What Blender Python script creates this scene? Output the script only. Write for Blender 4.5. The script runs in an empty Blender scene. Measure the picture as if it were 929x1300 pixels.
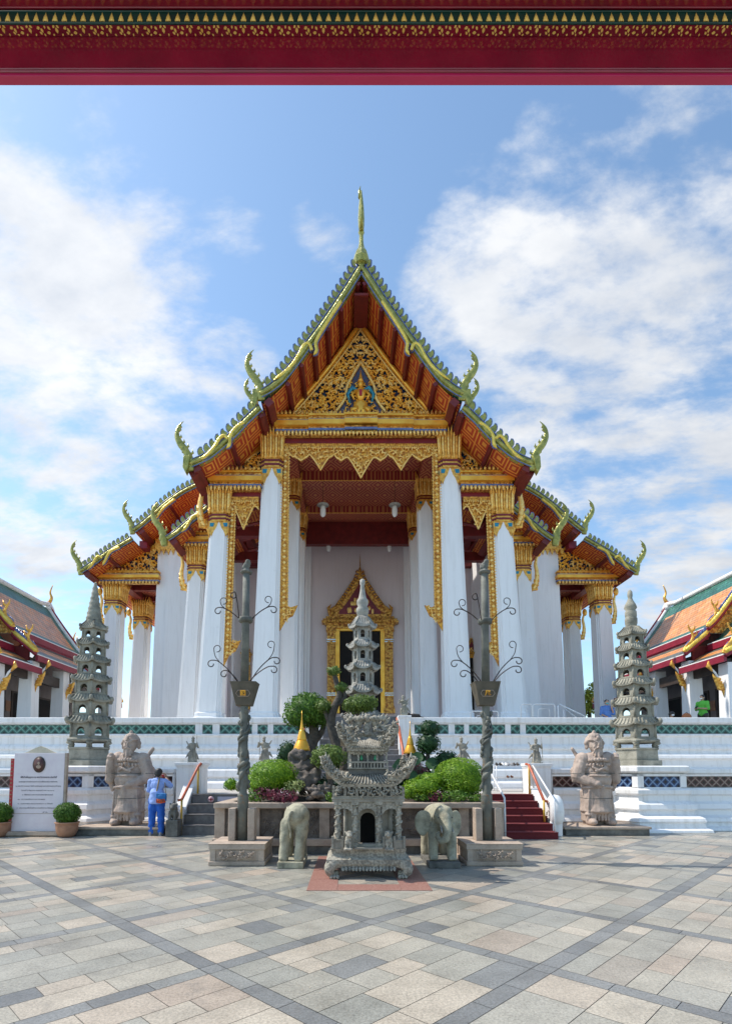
import bpy, bmesh, math, random
from mathutils import Vector, Matrix, Euler, noise
R = math.radians
sin, cos, pi = math.sin, math.cos, math.pi
random.seed(7)
scene = bpy.context.scene
COL = scene.collection

# ------------------------------------------------------------------ camera model (photo 929 x 1300)
F = 676.0; PX, PY = 443.0, 924.8; PITCH = R(4.5); H = 1.65
CP, SP = cos(PITCH), sin(PITCH)
def W(px, py, Y):
    """point in the world seen at photo pixel px,py at distance Y"""
    dx = (px - PX) / F; dy = (PY - py) / F
    t = Y / (CP - dy * SP)
    return Vector((dx * t, Y, H + t * (SP + dy * CP)))
def G(px, py, z=0.0):
    """point of the level z seen at px,py"""
    dx = (px - PX) / F; dy = (PY - py) / F
    t = (z - H) / (SP + dy * CP)
    return Vector((dx * t, t * (CP - dy * SP), z))
def S(Y):  # metres per pixel at distance Y (eye level)
    return Y / F
AX = 0.55   # axis of the temple

# ------------------------------------------------------------------ object helpers
def tag(o, label=None, cat=None, group=None, kind=None):
    if label: o['label'] = label
    if cat: o['category'] = cat
    if group: o['group'] = group
    if kind: o['kind'] = kind
    return o
def thing(name, label, cat, loc=(0, 0, 0), rz=0.0, group=None):
    o = bpy.data.objects.new(name, None)
    o.empty_display_size = 0.3
    COL.objects.link(o)
    o.location = loc; o.rotation_euler = (0, 0, rz)
    return tag(o, label, cat, group)
def rootoff(p):
    v = Vector((0, 0, 0))
    while p is not None:
        v += Vector(p.location); p = p.parent
    return v
def copy_tree(o, parent=None):
    c = o.copy(); COL.objects.link(c); c.parent = parent
    for ch in [x for x in COL.objects if x.parent == o]:
        copy_tree(ch, c)
    return c
def spawn(proto, loc, rz=None, label=None, scale=None, group=None):
    c = copy_tree(proto)
    c.location = loc
    if rz is not None: c.rotation_euler = (0, 0, rz)
    if label: c['label'] = label
    if group: c['group'] = group
    if scale is not None: c.scale = (scale,) * 3 if not hasattr(scale, '__len__') else scale
    return c

class MB:
    def __init__(s):
        s.v = []; s.f = []; s.mi = []; s.sm = []; s.tone = []
        s.cur = 0; s.M = None; s.t = 0.5
    def add(s, vs, fs, smooth=False, flip=False):
        b = len(s.v)
        if s.M is not None: vs = [s.M @ Vector(v) for v in vs]
        s.v.extend([tuple(v) for v in vs])
        for f in fs:
            f = [b + i for i in f]
            if flip: f.reverse()
            s.f.append(f); s.mi.append(s.cur); s.sm.append(smooth); s.tone.append(s.t)
    def box(s, c, d, rz=0, rx=0, ry=0, taper=1.0):
        x, y, z = d[0] / 2, d[1] / 2, d[2] / 2
        E = Euler((rx, ry, rz)).to_matrix(); c = Vector(c)
        vs = []
        for k, (a, b_, e) in enumerate([(-1,-1,-1),(1,-1,-1),(1,1,-1),(-1,1,-1),(-1,-1,1),(1,-1,1),(1,1,1),(-1,1,1)]):
            q = taper if e > 0 else 1.0
            vs.append(c + E @ Vector((a * x * q, b_ * y * q, e * z)))
        s.add(vs, [(0,3,2,1),(4,5,6,7),(0,1,5,4),(1,2,6,5),(2,3,7,6),(3,0,4,7)])
    def bb(s, x0, x1, y0, y1, z0, z1):
        s.box(((x0+x1)/2, (y0+y1)/2, (z0+z1)/2), (abs(x1-x0), abs(y1-y0), abs(z1-z0)))
    def prism(s, poly, y0, y1, axis='y', flipok=True):
        """polygon (a,b) extruded: axis y: (x,z) ; axis x: (y,z) ; axis z: (x,y)"""
        n = len(poly)
        def P(p, t):
            if axis == 'y': return (p[0], t, p[1])
            if axis == 'x': return (t, p[0], p[1])
            return (p[0], p[1], t)
        vs = [P(p, y0) for p in poly] + [P(p, y1) for p in poly]
        fs = [tuple(range(n)), tuple(range(2*n-1, n-1, -1))]
        fs += [(i, i+n, (i+1)%n+n, (i+1)%n) for i in range(n)]
        s.add(vs, fs)
    def strip(s, A, B):
        """quad strip between polylines A and B"""
        n = len(A); s.add(list(A) + list(B), [(i, i+1, n+i+1, n+i) for i in range(n-1)])
    def tube(s, pts, rad, n=8, flat=None, cap=True, smooth=True):
        pts = [Vector(p) for p in pts]; m = len(pts)
        if not hasattr(rad, '__len__'): rad = [rad] * m
        t0 = (pts[1] - pts[0]).normalized()
        up = Vector((0, 0, 1)) if abs(t0.z) < 0.9 else Vector((0, 1, 0))
        nrm = up.cross(t0).normalized() if flat is None else Vector(flat)
        vs = []
        for i, p in enumerate(pts):
            a = pts[max(0, i-1)]; b = pts[min(m-1, i+1)]
            t = (b - a)
            t = t.normalized() if t.length > 1e-9 else t0
            nn = nrm - t * nrm.dot(t)
            nn = nn.normalized() if nn.length > 1e-6 else nrm
            if flat is None: nrm = nn
            bi = t.cross(nn)
            for k in range(n):
                an = 2*pi*k/n
                fl = 0.45 if flat is not None else 1.0
                vs.append(p + nn * (cos(an) * rad[i] * fl) + bi * (sin(an) * rad[i]))
        fs = []
        for i in range(m-1):
            for k in range(n):
                a = i*n+k; b = i*n+(k+1)%n
                fs.append((a, b, b+n, a+n))
        if cap:
            fs.append(tuple(range(n-1, -1, -1))); fs.append(tuple((m-1)*n+k for k in range(n)))
        s.add(vs, fs, smooth)
    def lathe(s, prof, c=(0,0,0), n=16, smooth=True, rot=0, sx=1, sy=1):
        c = Vector(c); vs = []; fs = []; m = len(prof)
        for r, z in prof:
            for k in range(n):
                a = rot + 2*pi*k/n
                vs.append(c + Vector((r*cos(a)*sx, r*sin(a)*sy, z)))
        for i in range(m-1):
            for k in range(n):
                a = i*n+k; b = i*n+(k+1)%n
                fs.append((a, b, b+n, a+n))
        fs.append(tuple(range(n-1, -1, -1))); fs.append(tuple((m-1)*n+k for k in range(n)))
        s.add(vs, fs, smooth)
    def loft(s, rings, smooth=False, cap=True):
        n = len(rings[0]); vs = [p for r in rings for p in r]; fs = []
        for i in range(len(rings)-1):
            for k in range(n):
                a = i*n+k; b = i*n+(k+1)%n
                fs.append((a, b, b+n, a+n))
        if cap:
            fs.append(tuple(range(n-1, -1, -1))); fs.append(tuple((len(rings)-1)*n+k for k in range(n)))
        s.add(vs, fs, smooth)
    def ell(s, c, r, n=12, m=8, rot=None, rough=0.0):
        c = Vector(c); E = Euler(rot).to_matrix() if rot else Matrix.Identity(3)
        vs = []; fs = []
        for i in range(m+1):
            th = pi*i/m
            for k in range(n):
                a = 2*pi*k/n
                d = Vector((sin(th)*cos(a), sin(th)*sin(a), -cos(th)))
                q = 1 + (noise.noise(d*2.3 + c*3.1) * rough if rough else 0)
                vs.append(c + E @ Vector((d.x*r[0]*q, d.y*r[1]*q, d.z*r[2]*q)))
        for i in range(m):
            for k in range(n):
                a = i*n+k; b = i*n+(k+1)%n
                fs.append((a, b, b+n, a+n))
        s.add(vs, fs, True)
    def build(s, name, mats, parent=None, local=False, bevel=0.0, tone=False, uv=None):
        me = bpy.data.meshes.new(name)
        off = Vector((0,0,0)) if (local or parent is None) else rootoff(parent)
        vs = s.v if off.length == 0 else [(v[0]-off.x, v[1]-off.y, v[2]-off.z) for v in s.v]
        me.from_pydata(vs, [], s.f)
        if not hasattr(mats, '__len__'): mats = [mats]
        for m in mats: me.materials.append(m)
        me.polygons.foreach_set('material_index', s.mi)
        me.polygons.foreach_set('use_smooth', s.sm)
        if tone:
            at = me.attributes.new('tone', 'FLOAT', 'FACE')
            at.data.foreach_set('value', s.tone)
        me.update()
        if len(s.f) < 15000 and not tone:
            bm = bmesh.new(); bm.from_mesh(me); bmesh.ops.recalc_face_normals(bm, faces=bm.faces); bm.to_mesh(me); bm.free()
        o = bpy.data.objects.new(name, me); COL.objects.link(o)
        o.parent = parent
        if bevel:
            b = o.modifiers.new('bevel', 'BEVEL'); b.width = bevel; b.segments = 2; b.limit_method = 'ANGLE'
            b.angle_limit = R(40)
        return o

def remeshed(name, prims, voxel, mat, parent=None, smooth=4, local=False, disp=0.0, dsc=8.0, dz=0.0):
    """one continuous body grown from ellipsoids ('e'), tapered limbs ('c') and blocks ('b')"""
    mb = MB()
    for p in prims:
        if p[0] == 'e': mb.ell(p[1], p[2], 14, 10, p[3] if len(p) > 3 else None)
        elif p[0] == 'c':
            a, b = Vector(p[1]), Vector(p[2]); ra, rb = p[3], p[4]
            d = (b-a); L = d.length; d.normalize()
            pts = [a - d*ra*0.85, a - d*ra*0.5, a, a + d*L*0.5, b, b + d*rb*0.5, b + d*rb*0.85]
            mb.tube(pts, [ra*0.45, ra*0.85, ra, (ra+rb)/2, rb, rb*0.85, rb*0.45], 12)
        elif p[0] == 'b': mb.box(p[1], p[2], *(p[3] if len(p) > 3 else ()))
        elif p[0] == 't': mb.tube(p[1], p[2], 10, *(p[3:4]))
        elif p[0] == 'l': mb.lathe(p[1], p[2] if len(p) > 2 else (0,0,0), 24)
    me = bpy.data.meshes.new('tmp'); me.from_pydata(mb.v, [], mb.f)
    tmp = bpy.data.objects.new('tmp', me); COL.objects.link(tmp)
    rm = tmp.modifiers.new('r', 'REMESH'); rm.mode = 'VOXEL'; rm.voxel_size = voxel
    if smooth:
        sm = tmp.modifiers.new('s', 'SMOOTH'); sm.iterations = smooth; sm.factor = 0.5
    dg = bpy.context.evaluated_depsgraph_get()
    out = bpy.data.meshes.new_from_object(tmp.evaluated_get(dg))
    bpy.data.objects.remove(tmp); bpy.data.meshes.remove(me)
    out.name = name
    if disp:
        out.update()
        nv = [v.normal.copy() for v in out.vertices]
        for v, nn in zip(out.vertices, nv):
            v.co += nn * (disp * noise.noise(v.co * dsc) + (dz * sin(v.co.z * 60 + 5*noise.noise(v.co*4)) if dz else 0))
    off = Vector((0,0,0)) if (local or parent is None) else rootoff(parent)
    if off.length: 
        for v in out.vertices: v.co -= off
    out.polygons.foreach_set('use_smooth', [True]*len(out.polygons))
    out.materials.clear(); out.materials.append(mat)
    o = bpy.data.objects.new(name, out); COL.objects.link(o); o.parent = parent
    return o

# ------------------------------------------------------------------ materials
class NT:
    def __init__(s, name):
        s.m = bpy.data.materials.new(name); s.m.use_nodes = True
        s.t = s.m.node_tree; s.t.nodes.clear()
        s.out = s.n('ShaderNodeOutputMaterial'); s.b = s.n('ShaderNodeBsdfPrincipled')
        s.l(s.b.outputs[0], s.out.inputs[0])
        tc = s.n('ShaderNodeTexCoord'); s.co = tc.outputs['Object']
    def n(s, t): return s.t.nodes.new(t)
    def l(s, a, b): s.t.links.new(a, b)
    def val(s, inp, v):
        if isinstance(v, bpy.types.NodeSocket): s.l(v, inp)
        else: inp.default_value = v
    def math(s, op, a, b=0.0, c=0.0):
        n = s.n('ShaderNodeMath'); n.operation = op
        s.val(n.inputs[0], a); s.val(n.inputs[1], b)
        if op in ('MULTIPLY_ADD', 'SMOOTH_MIN', 'COMPARE'): s.val(n.inputs[2], c)
        return n.outputs[0]
    def noise(s, scale, detail=4, rough=0.55, co=None, out='Fac', dist=0.0):
        n = s.n('ShaderNodeTexNoise'); n.inputs['Scale'].default_value = scale
        n.inputs['Detail'].default_value = detail; n.inputs['Roughness'].default_value = rough
        n.inputs['Distortion'].default_value = dist
        s.l(co or s.co, n.inputs['Vector']); return n.outputs[out]
    def vor(s, scale, out='Distance', feature='F1', co=None):
        n = s.n('ShaderNodeTexVoronoi'); n.inputs['Scale'].default_value = scale; n.feature = feature
        s.l(co or s.co, n.inputs['Vector']); return n.outputs[out]
    def ramp(s, fac, stops, interp='LINEAR'):
        n = s.n('ShaderNodeValToRGB'); cr = n.color_ramp; cr.interpolation = interp
        while len(cr.elements) < len(stops): cr.elements.new(0.5)
        for e, (p, c) in zip(cr.elements, stops):
            e.position = p; e.color = (c[0], c[1], c[2], 1) if hasattr(c, '__len__') else (c, c, c, 1)
        s.l(fac, n.inputs[0]); return n.outputs[0]
    def mix(s, fac, a, b, mode='MIX'):
        n = s.n('ShaderNodeMix'); n.data_type = 'RGBA'; n.blend_type = mode
        s.val(n.inputs[0], fac)
        s.val(n.inputs[6], a if isinstance(a, bpy.types.NodeSocket) else (*a, 1))
        s.val(n.inputs[7], b if isinstance(b, bpy.types.NodeSocket) else (*b, 1))
        return n.outputs[2]
    def attr(s, name):
        n = s.n('ShaderNodeAttribute'); n.attribute_name = name; return n.outputs['Fac']
    def xyz(s, co=None):
        n = s.n('ShaderNodeSeparateXYZ'); s.l(co or s.co, n.inputs[0]); return n.outputs
    def bump(s, h, strength=0.3, dist=0.02):
        n = s.n('ShaderNodeBump'); n.inputs['Strength'].default_value = strength
        n.inputs['Distance'].default_value = dist
        s.l(h, n.inputs['Height']); s.l(n.outputs[0], s.b.inputs['Normal']); return n.outputs[0]
    def set(s, col=None, rough=None, metal=None, spec=None):
        if col is not None: s.val(s.b.inputs['Base Color'], col if isinstance(col, bpy.types.NodeSocket) else (*col, 1))
        if rough is not None: s.val(s.b.inputs['Roughness'], rough)
        if metal is not None: s.val(s.b.inputs['Metallic'], metal)
        if spec is not None: s.val(s.b.inputs['Specular IOR Level'], spec)
        return s

def simple(name, c1, c2=None, scale=3.0, rough=0.6, metal=0.0, bs=0.0, bscale=20.0, bdist=0.01, spec=0.5, detail=5):
    t = NT(name); c2 = c2 or tuple(x*0.8 for x in c1)
    col = t.ramp(t.noise(scale, detail), [(0.3, c2), (0.7, c1)])
    t.set(col, rough, metal, spec)
    if bs: t.bump(t.noise(bscale, 4), bs, bdist)
    return t.m

def lattice_fac(t, a, b, s, diag=False):
    """concentric squares on a grid -> 0..1 mask of the gold lines"""
    if diag:
        a, b = t.math('ADD', a, b), t.math('SUBTRACT', a, b)
    fa = t.math('ABSOLUTE', t.math('SUBTRACT', t.math('FRACT', t.math('MULTIPLY', a, s)), 0.5))
    fb = t.math('ABSOLUTE', t.math('SUBTRACT', t.math('FRACT', t.math('MULTIPLY', b, s)), 0.5))
    d = t.math('MAXIMUM', fa, fb)
    g1 = t.math('LESS_THAN', d, 0.13)
    g2 = t.math('MULTIPLY', t.math('GREATER_THAN', d, 0.26), t.math('LESS_THAN', d, 0.34))
    g3 = t.math('GREATER_THAN', d, 0.46)
    return t.math('MAXIMUM', t.math('MAXIMUM', g1, g2), g3)

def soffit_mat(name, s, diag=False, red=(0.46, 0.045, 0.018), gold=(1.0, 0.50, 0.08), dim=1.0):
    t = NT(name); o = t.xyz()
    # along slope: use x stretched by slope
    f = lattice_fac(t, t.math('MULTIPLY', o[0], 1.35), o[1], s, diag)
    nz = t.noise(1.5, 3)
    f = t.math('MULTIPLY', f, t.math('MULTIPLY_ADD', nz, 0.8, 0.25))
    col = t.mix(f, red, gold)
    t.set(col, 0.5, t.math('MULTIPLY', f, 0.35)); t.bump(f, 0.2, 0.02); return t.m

def tile_band_mat(name, base, line, s):
    t = NT(name); o = t.xyz()
    f = lattice_fac(t, o[0], o[2], s, True)
    fa = t.math('ABSOLUTE', t.math('SUBTRACT', t.math('FRACT', t.math('MULTIPLY', t.math('ADD', o[0], o[2]), s)), 0.5))
    fb = t.math('ABSOLUTE', t.math('SUBTRACT', t.math('FRACT', t.math('MULTIPLY', t.math('SUBTRACT', o[0], o[2]), s)), 0.5))
    d = t.math('MAXIMUM', fa, fb); d2 = t.math('MINIMUM', fa, fb)
    ln = t.math('GREATER_THAN', d, 0.40)
    hole = t.math('LESS_THAN', d, 0.22)
    c = t.mix(ln, base, line)
    c = t.mix(hole, c, tuple(x*0.15 for x in base))
    c = t.mix(0.6, c, t.mix(t.noise(2.5, 3), (0.5,0.5,0.5), (1,1,1)), 'MULTIPLY')
    t.set(c, 0.3); t.bump(ln, 0.5, 0.02); return t.m

M = {}
def build_materials():
    # white plaster with rain streaks
    def plaster(name, c, stain, amt):
        t = NT(name); o = t.xyz()
        mp = t.n('ShaderNodeMapping'); mp.inputs['Scale'].default_value = (3.0, 3.0, 0.25); t.l(t.co, mp.inputs[0])
        st = t.noise(2.2, 6, 0.65, mp.outputs[0])
        st = t.ramp(st, [(0.48, 0.0), (0.72, 1.0)])
        c0 = t.mix(t.noise(0.7, 4), c, tuple(x*0.93 for x in c))
        col = t.mix(t.math('MULTIPLY', st, amt), c0, stain)
        gr = t.ramp(t.noise(1.6, 9, 0.78), [(0.60, 0.0), (0.72, 1.0)])
        col = t.mix(t.math('MULTIPLY', gr, amt*.7), col, tuple(x*.72 for x in stain))
        t.set(col, 0.62); t.bump(t.noise(9, 5), 0.12, 0.02); return t.m
    M['white'] = plaster('white_plaster', (0.84, 0.83, 0.82), (0.50, 0.47, 0.42), 0.5)
    M['wall'] = plaster('wall_plaster', (0.70, 0.62, 0.63), (0.58, 0.50, 0.49), 0.35)
    M['column'] = plaster('column_plaster', (0.87, 0.865, 0.865), (0.60, 0.58, 0.56), 0.32)
    M['pink'] = simple('pink_plaster', (0.70, 0.62, 0.62), (0.62, 0.55, 0.54), 2, 0.7)
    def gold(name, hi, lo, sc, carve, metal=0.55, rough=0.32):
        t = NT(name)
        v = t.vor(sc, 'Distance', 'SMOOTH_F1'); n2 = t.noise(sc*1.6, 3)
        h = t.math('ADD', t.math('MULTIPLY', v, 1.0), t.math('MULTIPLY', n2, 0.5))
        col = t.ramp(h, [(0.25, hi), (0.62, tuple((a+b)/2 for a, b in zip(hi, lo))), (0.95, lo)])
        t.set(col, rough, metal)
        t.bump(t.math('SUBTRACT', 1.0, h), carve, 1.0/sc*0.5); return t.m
    M['gold'] = gold('gold_leaf', (1.0, 0.60, 0.12), (0.62, 0.27, 0.035), 9, 0.25, 0.4)
    M['gold_plain'] = gold('gold_smooth', (1.0, 0.58, 0.08), (0.85, 0.38, 0.035), 2.5, 0.08, 0.45, 0.28)
    M['gold_pale'] = gold('gold_pale', (1.0, 0.76, 0.30), (0.90, 0.52, 0.10), 12, 0.2, 0.25, 0.35)
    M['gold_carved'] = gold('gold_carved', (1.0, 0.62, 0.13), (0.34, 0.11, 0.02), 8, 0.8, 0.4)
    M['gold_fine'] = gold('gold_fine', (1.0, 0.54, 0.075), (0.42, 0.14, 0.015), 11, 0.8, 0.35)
    # glass mosaic ground of the pediments
    t = NT('blue_mosaic')
    col = t.ramp(t.vor(14, 'Color'), [(0.0, (0.01, 0.012, 0.04)), (0.5, (0.015, 0.03, 0.11)), (0.8, (0.02, 0.10, 0.15)), (1.0, (0.12, 0.05, 0.02))])
    t.set(col, 0.2, 0.2); M['blue'] = t.m
    M['teal'] = simple('teal_glass', (0.03, 0.30, 0.36), (0.02, 0.15, 0.28), 9, 0.2, 0.2)
    M['edge_blue'] = simple('blue_edge_glass', (0.16, 0.22, 0.42), (0.07, 0.10, 0.28), 6, 0.25)
    M['white_glass'] = simple('silver_glass', (0.72, 0.74, 0.74), (0.42, 0.46, 0.48), 9, 0.2, 0.5)
    # naga boards, green-gold glass
    t = NT('green_gold_glass')
    col = t.ramp(t.noise(5, 4), [(0.3, (0.20, 0.21, 0.045)), (0.55, (0.37, 0.35, 0.085)), (0.8, (0.62, 0.51, 0.14))])
    t.set(col, 0.28, 0.35); t.bump(t.vor(22), 0.5, 0.02); M['naga'] = t.m
    t = NT('yellow_gold_glass')
    col = t.ramp(t.noise(5, 4), [(0.3, (0.66, 0.48, 0.06)), (0.7, (0.95, 0.70, 0.14))])
    t.set(col, 0.28, 0.35); t.bump(t.vor(22), 0.5, 0.02); M['naga_y'] = t.m
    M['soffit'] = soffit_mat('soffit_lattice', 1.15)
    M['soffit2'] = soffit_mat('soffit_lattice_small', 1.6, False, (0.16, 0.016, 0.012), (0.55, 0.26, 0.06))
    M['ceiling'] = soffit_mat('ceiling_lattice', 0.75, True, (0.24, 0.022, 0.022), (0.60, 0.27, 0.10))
    M['red'] = simple('red_lacquer', (0.22, 0.012, 0.018), (0.13, 0.008, 0.012), 2, 0.38)
    M['red_beam'] = simple('dark_red_beam', (0.19, 0.018, 0.016), (0.11, 0.010, 0.010), 3, 0.5)
    M['fascia'] = simple('crimson_fascia', (0.30, 0.02, 0.045), (0.20, 0.012, 0.03), 2, 0.45)
    # roof tiles
    def tiles(name, a, b):
        t = NT(name); o = t.xyz()
        br = t.n('ShaderNodeTexBrick'); mp = t.n('ShaderNodeCombineXYZ')
        t.l(o[1], mp.inputs[0]); t.l(o[2], mp.inputs[1]); t.l(mp.outputs[0], br.inputs['Vector'])
        br.inputs['Scale'].default_value = 1.0; br.inputs['Brick Width'].default_value = 0.26
        br.inputs['Row Height'].default_value = 0.17; br.inputs['Mortar Size'].default_value = 0.012
        br.inputs['Color1'].default_value = (*a, 1); br.inputs['Color2'].default_value = (*b, 1)
        br.inputs['Mortar'].default_value = (*[x*0.35 for x in b], 1)
        nz = t.ramp(t.noise(1.8, 7, 0.75), [(0.30, 0.55), (0.6, 1.15)])
        c = t.mix(1.0, br.outputs['Color'], nz, 'MULTIPLY')
        t.set(c, 0.35); t.bump(t.math('SUBTRACT', 1.0, br.outputs['Fac']), 0.6, 0.04); return t.m
    M['tile_orange'] = tiles('orange_roof_tiles', (0.85, 0.30, 0.06), (0.72, 0.36, 0.16))
    M['tile_green'] = tiles('green_roof_tiles', (0.03, 0.13, 0.09), (0.05, 0.20, 0.15))
    M['tile_dark'] = tiles('grey_green_roof_tiles', (0.10, 0.13, 0.12), (0.16, 0.17, 0.14))
    M['band_green'] = tile_band_mat('green_glazed_openwork', (0.015, 0.12, 0.10), (0.16, 0.34, 0.28), 3.2)
    M['band_blue'] = tile_band_mat('blue_glazed_openwork', (0.012, 0.04, 0.14), (0.16, 0.26, 0.42), 4.2)
    M['band_brown'] = tile_band_mat('brown_glazed_openwork', (0.07, 0.015, 0.015), (0.28, 0.20, 0.17), 4.2)
    # stones
    def stone(name, a, b, d, sc=3.0, bs=0.5, speck=True):
        t = NT(name)
        n1 = t.noise(sc, 8, 0.65)
        col = t.ramp(n1, [(0.28, d), (0.5, b), (0.72, a)])
        if speck:
            col = t.mix(t.math('MULTIPLY', t.ramp(t.noise(60, 2), [(0.55, 0.0), (0.7, 1.0)]), 0.35), col, tuple(x*0.4 for x in b))
        t.set(col, 0.85); t.bump(t.math('ADD', t.noise(sc*6, 6, 0.7), t.math('MULTIPLY', n1, 0.6)), bs, 0.03); return t.m
    M['st_green'] = stone('green_grey_stone', (0.43, 0.40, 0.32), (0.29, 0.275, 0.22), (0.12, 0.115, 0.09), 3)
    M['st_white'] = stone('white_grey_stone', (0.50, 0.475, 0.42), (0.36, 0.345, 0.305), (0.16, 0.155, 0.135), 4)
    M['st_pink'] = stone('pinkish_brown_stone', (0.52, 0.41, 0.335), (0.41, 0.32, 0.265), (0.23, 0.18, 0.15), 3, 0.3)
    M['st_grey'] = stone('grey_granite', (0.42, 0.38, 0.31), (0.29, 0.265, 0.215), (0.13, 0.12, 0.10), 4)
    M['st_dark'] = stone('dark_weathered_stone', (0.22, 0.21, 0.18), (0.14, 0.135, 0.12), (0.06, 0.06, 0.05), 4)
    M['st_tan'] = stone('tan_granite', (0.52, 0.42, 0.33), (0.42, 0.33, 0.26), (0.24, 0.19, 0.15), 3, 0.3)
    M['st_panel'] = stone('dark_carved_panel', (0.27, 0.22, 0.18), (0.17, 0.14, 0.115), (0.08, 0.065, 0.055), 6, 1.0)
    M['st_eleph'] = stone('weathered_elephant_stone', (0.54, 0.50, 0.37), (0.37, 0.345, 0.25), (0.12, 0.115, 0.085), 4.2, 0.4)
    t = NT('carved_granite')
    v = t.vor(34, 'Distance', 'SMOOTH_F1'); n1 = t.noise(5, 7, 0.65)
    col = t.mix(t.math('MULTIPLY', t.ramp(v, [(0.3, 0.0), (0.65, 1.0)]), .6), t.ramp(n1, [(0.3, (0.22, 0.20, 0.16)), (0.7, (0.48, 0.44, 0.355))]), (0.09, 0.08, 0.065))
    t.set(col, 0.85); t.bump(t.math('SUBTRACT', 1.0, v), 0.45, 0.02); M['st_carved'] = t.m
    M['rock'] = stone('garden_rock', (0.30, 0.25, 0.20), (0.16, 0.13, 0.11), (0.05, 0.045, 0.04), 5, 1.0)
    M['iron'] = simple('rusty_iron', (0.06, 0.035, 0.03), (0.03, 0.018, 0.016), 20, 0.6, 0.3)
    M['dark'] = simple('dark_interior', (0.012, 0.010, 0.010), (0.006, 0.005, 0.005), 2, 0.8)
    M['wood'] = simple('dark_wood', (0.07, 0.05, 0.04), (0.035, 0.025, 0.02), 3, 0.5)
    M['rail_or'] = simple('orange_brown_rail', (0.52, 0.12, 0.05), (0.36, 0.08, 0.035), 6, 0.4)
    M['rail_ye'] = simple('yellow_post', (0.66, 0.42, 0.06), (0.5, 0.3, 0.04), 6, 0.4)
    M['rail_wh'] = simple('white_metal', (0.80, 0.80, 0.80), (0.7, 0.7, 0.7), 6, 0.35)
    M['carpet'] = simple('red_carpet', (0.17, 0.022, 0.026), (0.12, 0.016, 0.018), 30, 0.95, 0, 0.4, 200, 0.004)
    M['step_edge'] = simple('step_edge', (0.42, 0.40, 0.40), (0.3, 0.28, 0.28), 10, 0.6)
    M['step_dark'] = simple('dark_stone_steps', (0.17, 0.16, 0.155), (0.10, 0.09, 0.09), 8, 0.55)
    M['floor_tile'] = simple('terrace_floor', (0.52, 0.49, 0.45), (0.42, 0.39, 0.36), 1.5, 0.5)
    M['bark'] = simple('bark', (0.12, 0.10, 0.08), (0.05, 0.042, 0.035), 12, 0.9, 0, 1.0, 25, 0.03)
    M['soil'] = simple('dark_soil', (0.07, 0.05, 0.035), (0.035, 0.028, 0.02), 8, 0.95, 0, 1.0, 18, 0.04)
    M['clay'] = simple('terracotta', (0.42, 0.22, 0.13), (0.30, 0.15, 0.09), 8, 0.7, 0, 0.3, 40, 0.01)
    M['lamp_white'] = simple('lamp_glass', (0.85, 0.85, 0.82), None, 3, 0.2)
    def leaf(name, dark, mid, light, trans=0.15):
        t = NT(name)
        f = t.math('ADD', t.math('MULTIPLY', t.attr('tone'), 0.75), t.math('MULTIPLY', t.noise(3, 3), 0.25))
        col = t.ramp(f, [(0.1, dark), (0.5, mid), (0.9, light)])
        t.set(col, 0.5, 0, 0.35)
        tr = t.n('ShaderNodeBsdfTranslucent'); t.l(col, tr.inputs[0])
        mx = t.n('ShaderNodeMixShader'); mx.inputs[0].default_value = trans + 0.1
        t.l(t.b.outputs[0], mx.inputs[1]); t.l(tr.outputs[0], mx.inputs[2]); t.l(mx.outputs[0], t.out.inputs[0])
        return t.m
    M['leaf_lime'] = leaf('lime_leaves', (0.06, 0.16, 0.010), (0.17, 0.32, 0.015), (0.36, 0.50, 0.03))
    M['leaf_green'] = leaf('green_leaves', (0.035, 0.09, 0.012), (0.08, 0.18, 0.02), (0.17, 0.30, 0.04))
    M['leaf_dark'] = leaf('dark_leaves', (0.015, 0.045, 0.018), (0.03, 0.085, 0.03), (0.07, 0.15, 0.055))
    M['leaf_olive'] = leaf('olive_leaves', (0.06, 0.10, 0.018), (0.12, 0.19, 0.035), (0.24, 0.32, 0.08))
    M['leaf_pale'] = leaf('variegated_leaves', (0.16, 0.22, 0.06), (0.34, 0.40, 0.13), (0.6, 0.62, 0.30))
    M['leaf_purple'] = leaf('purple_leaves', (0.05, 0.012, 0.022), (0.14, 0.03, 0.055), (0.36, 0.09, 0.13))
    M['leaf_yellow'] = leaf('yellow_green_leaves', (0.18, 0.22, 0.02), (0.32, 0.36, 0.04), (0.5, 0.5, 0.08))
    # people
    M['skin'] = simple('skin', (0.45, 0.27, 0.18), (0.40, 0.23, 0.15), 10, 0.5)
    M['hair'] = simple('black_hair', (0.02, 0.017, 0.015), (0.01, 0.009, 0.008), 30, 0.45)
    M['shirt_blue'] = simple('pale_blue_shirt', (0.30, 0.42, 0.78), (0.25, 0.36, 0.70), 5, 0.8, 0, 0.5, 12, 0.03)
    M['jeans'] = simple('bright_blue_trousers', (0.02, 0.13, 0.55), (0.015, 0.09, 0.42), 5, 0.85, 0, 0.6, 10, 0.03)
    M['shirt_green'] = simple('green_shirt', (0.12, 0.50, 0.06), (0.08, 0.38, 0.04), 5, 0.8)
    M['shirt_mid'] = simple('mid_blue_shirt', (0.10, 0.22, 0.55), (0.07, 0.16, 0.42), 5, 0.8)
    M['mask'] = simple('teal_face_mask', (0.10, 0.48, 0.50), None, 5, 0.7)
    M['mask_w'] = simple('white_face_mask', (0.78, 0.78, 0.78), None, 5, 0.7)
    M['bag_blue'] = simple('blue_bag', (0.02, 0.16, 0.42), None, 8, 0.7)
    M['bag_or'] = simple('orange_red_bag', (0.60, 0.08, 0.02), None, 8, 0.7)
    M['strap'] = simple('tan_strap', (0.30, 0.22, 0.13), None, 8, 0.8)
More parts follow.
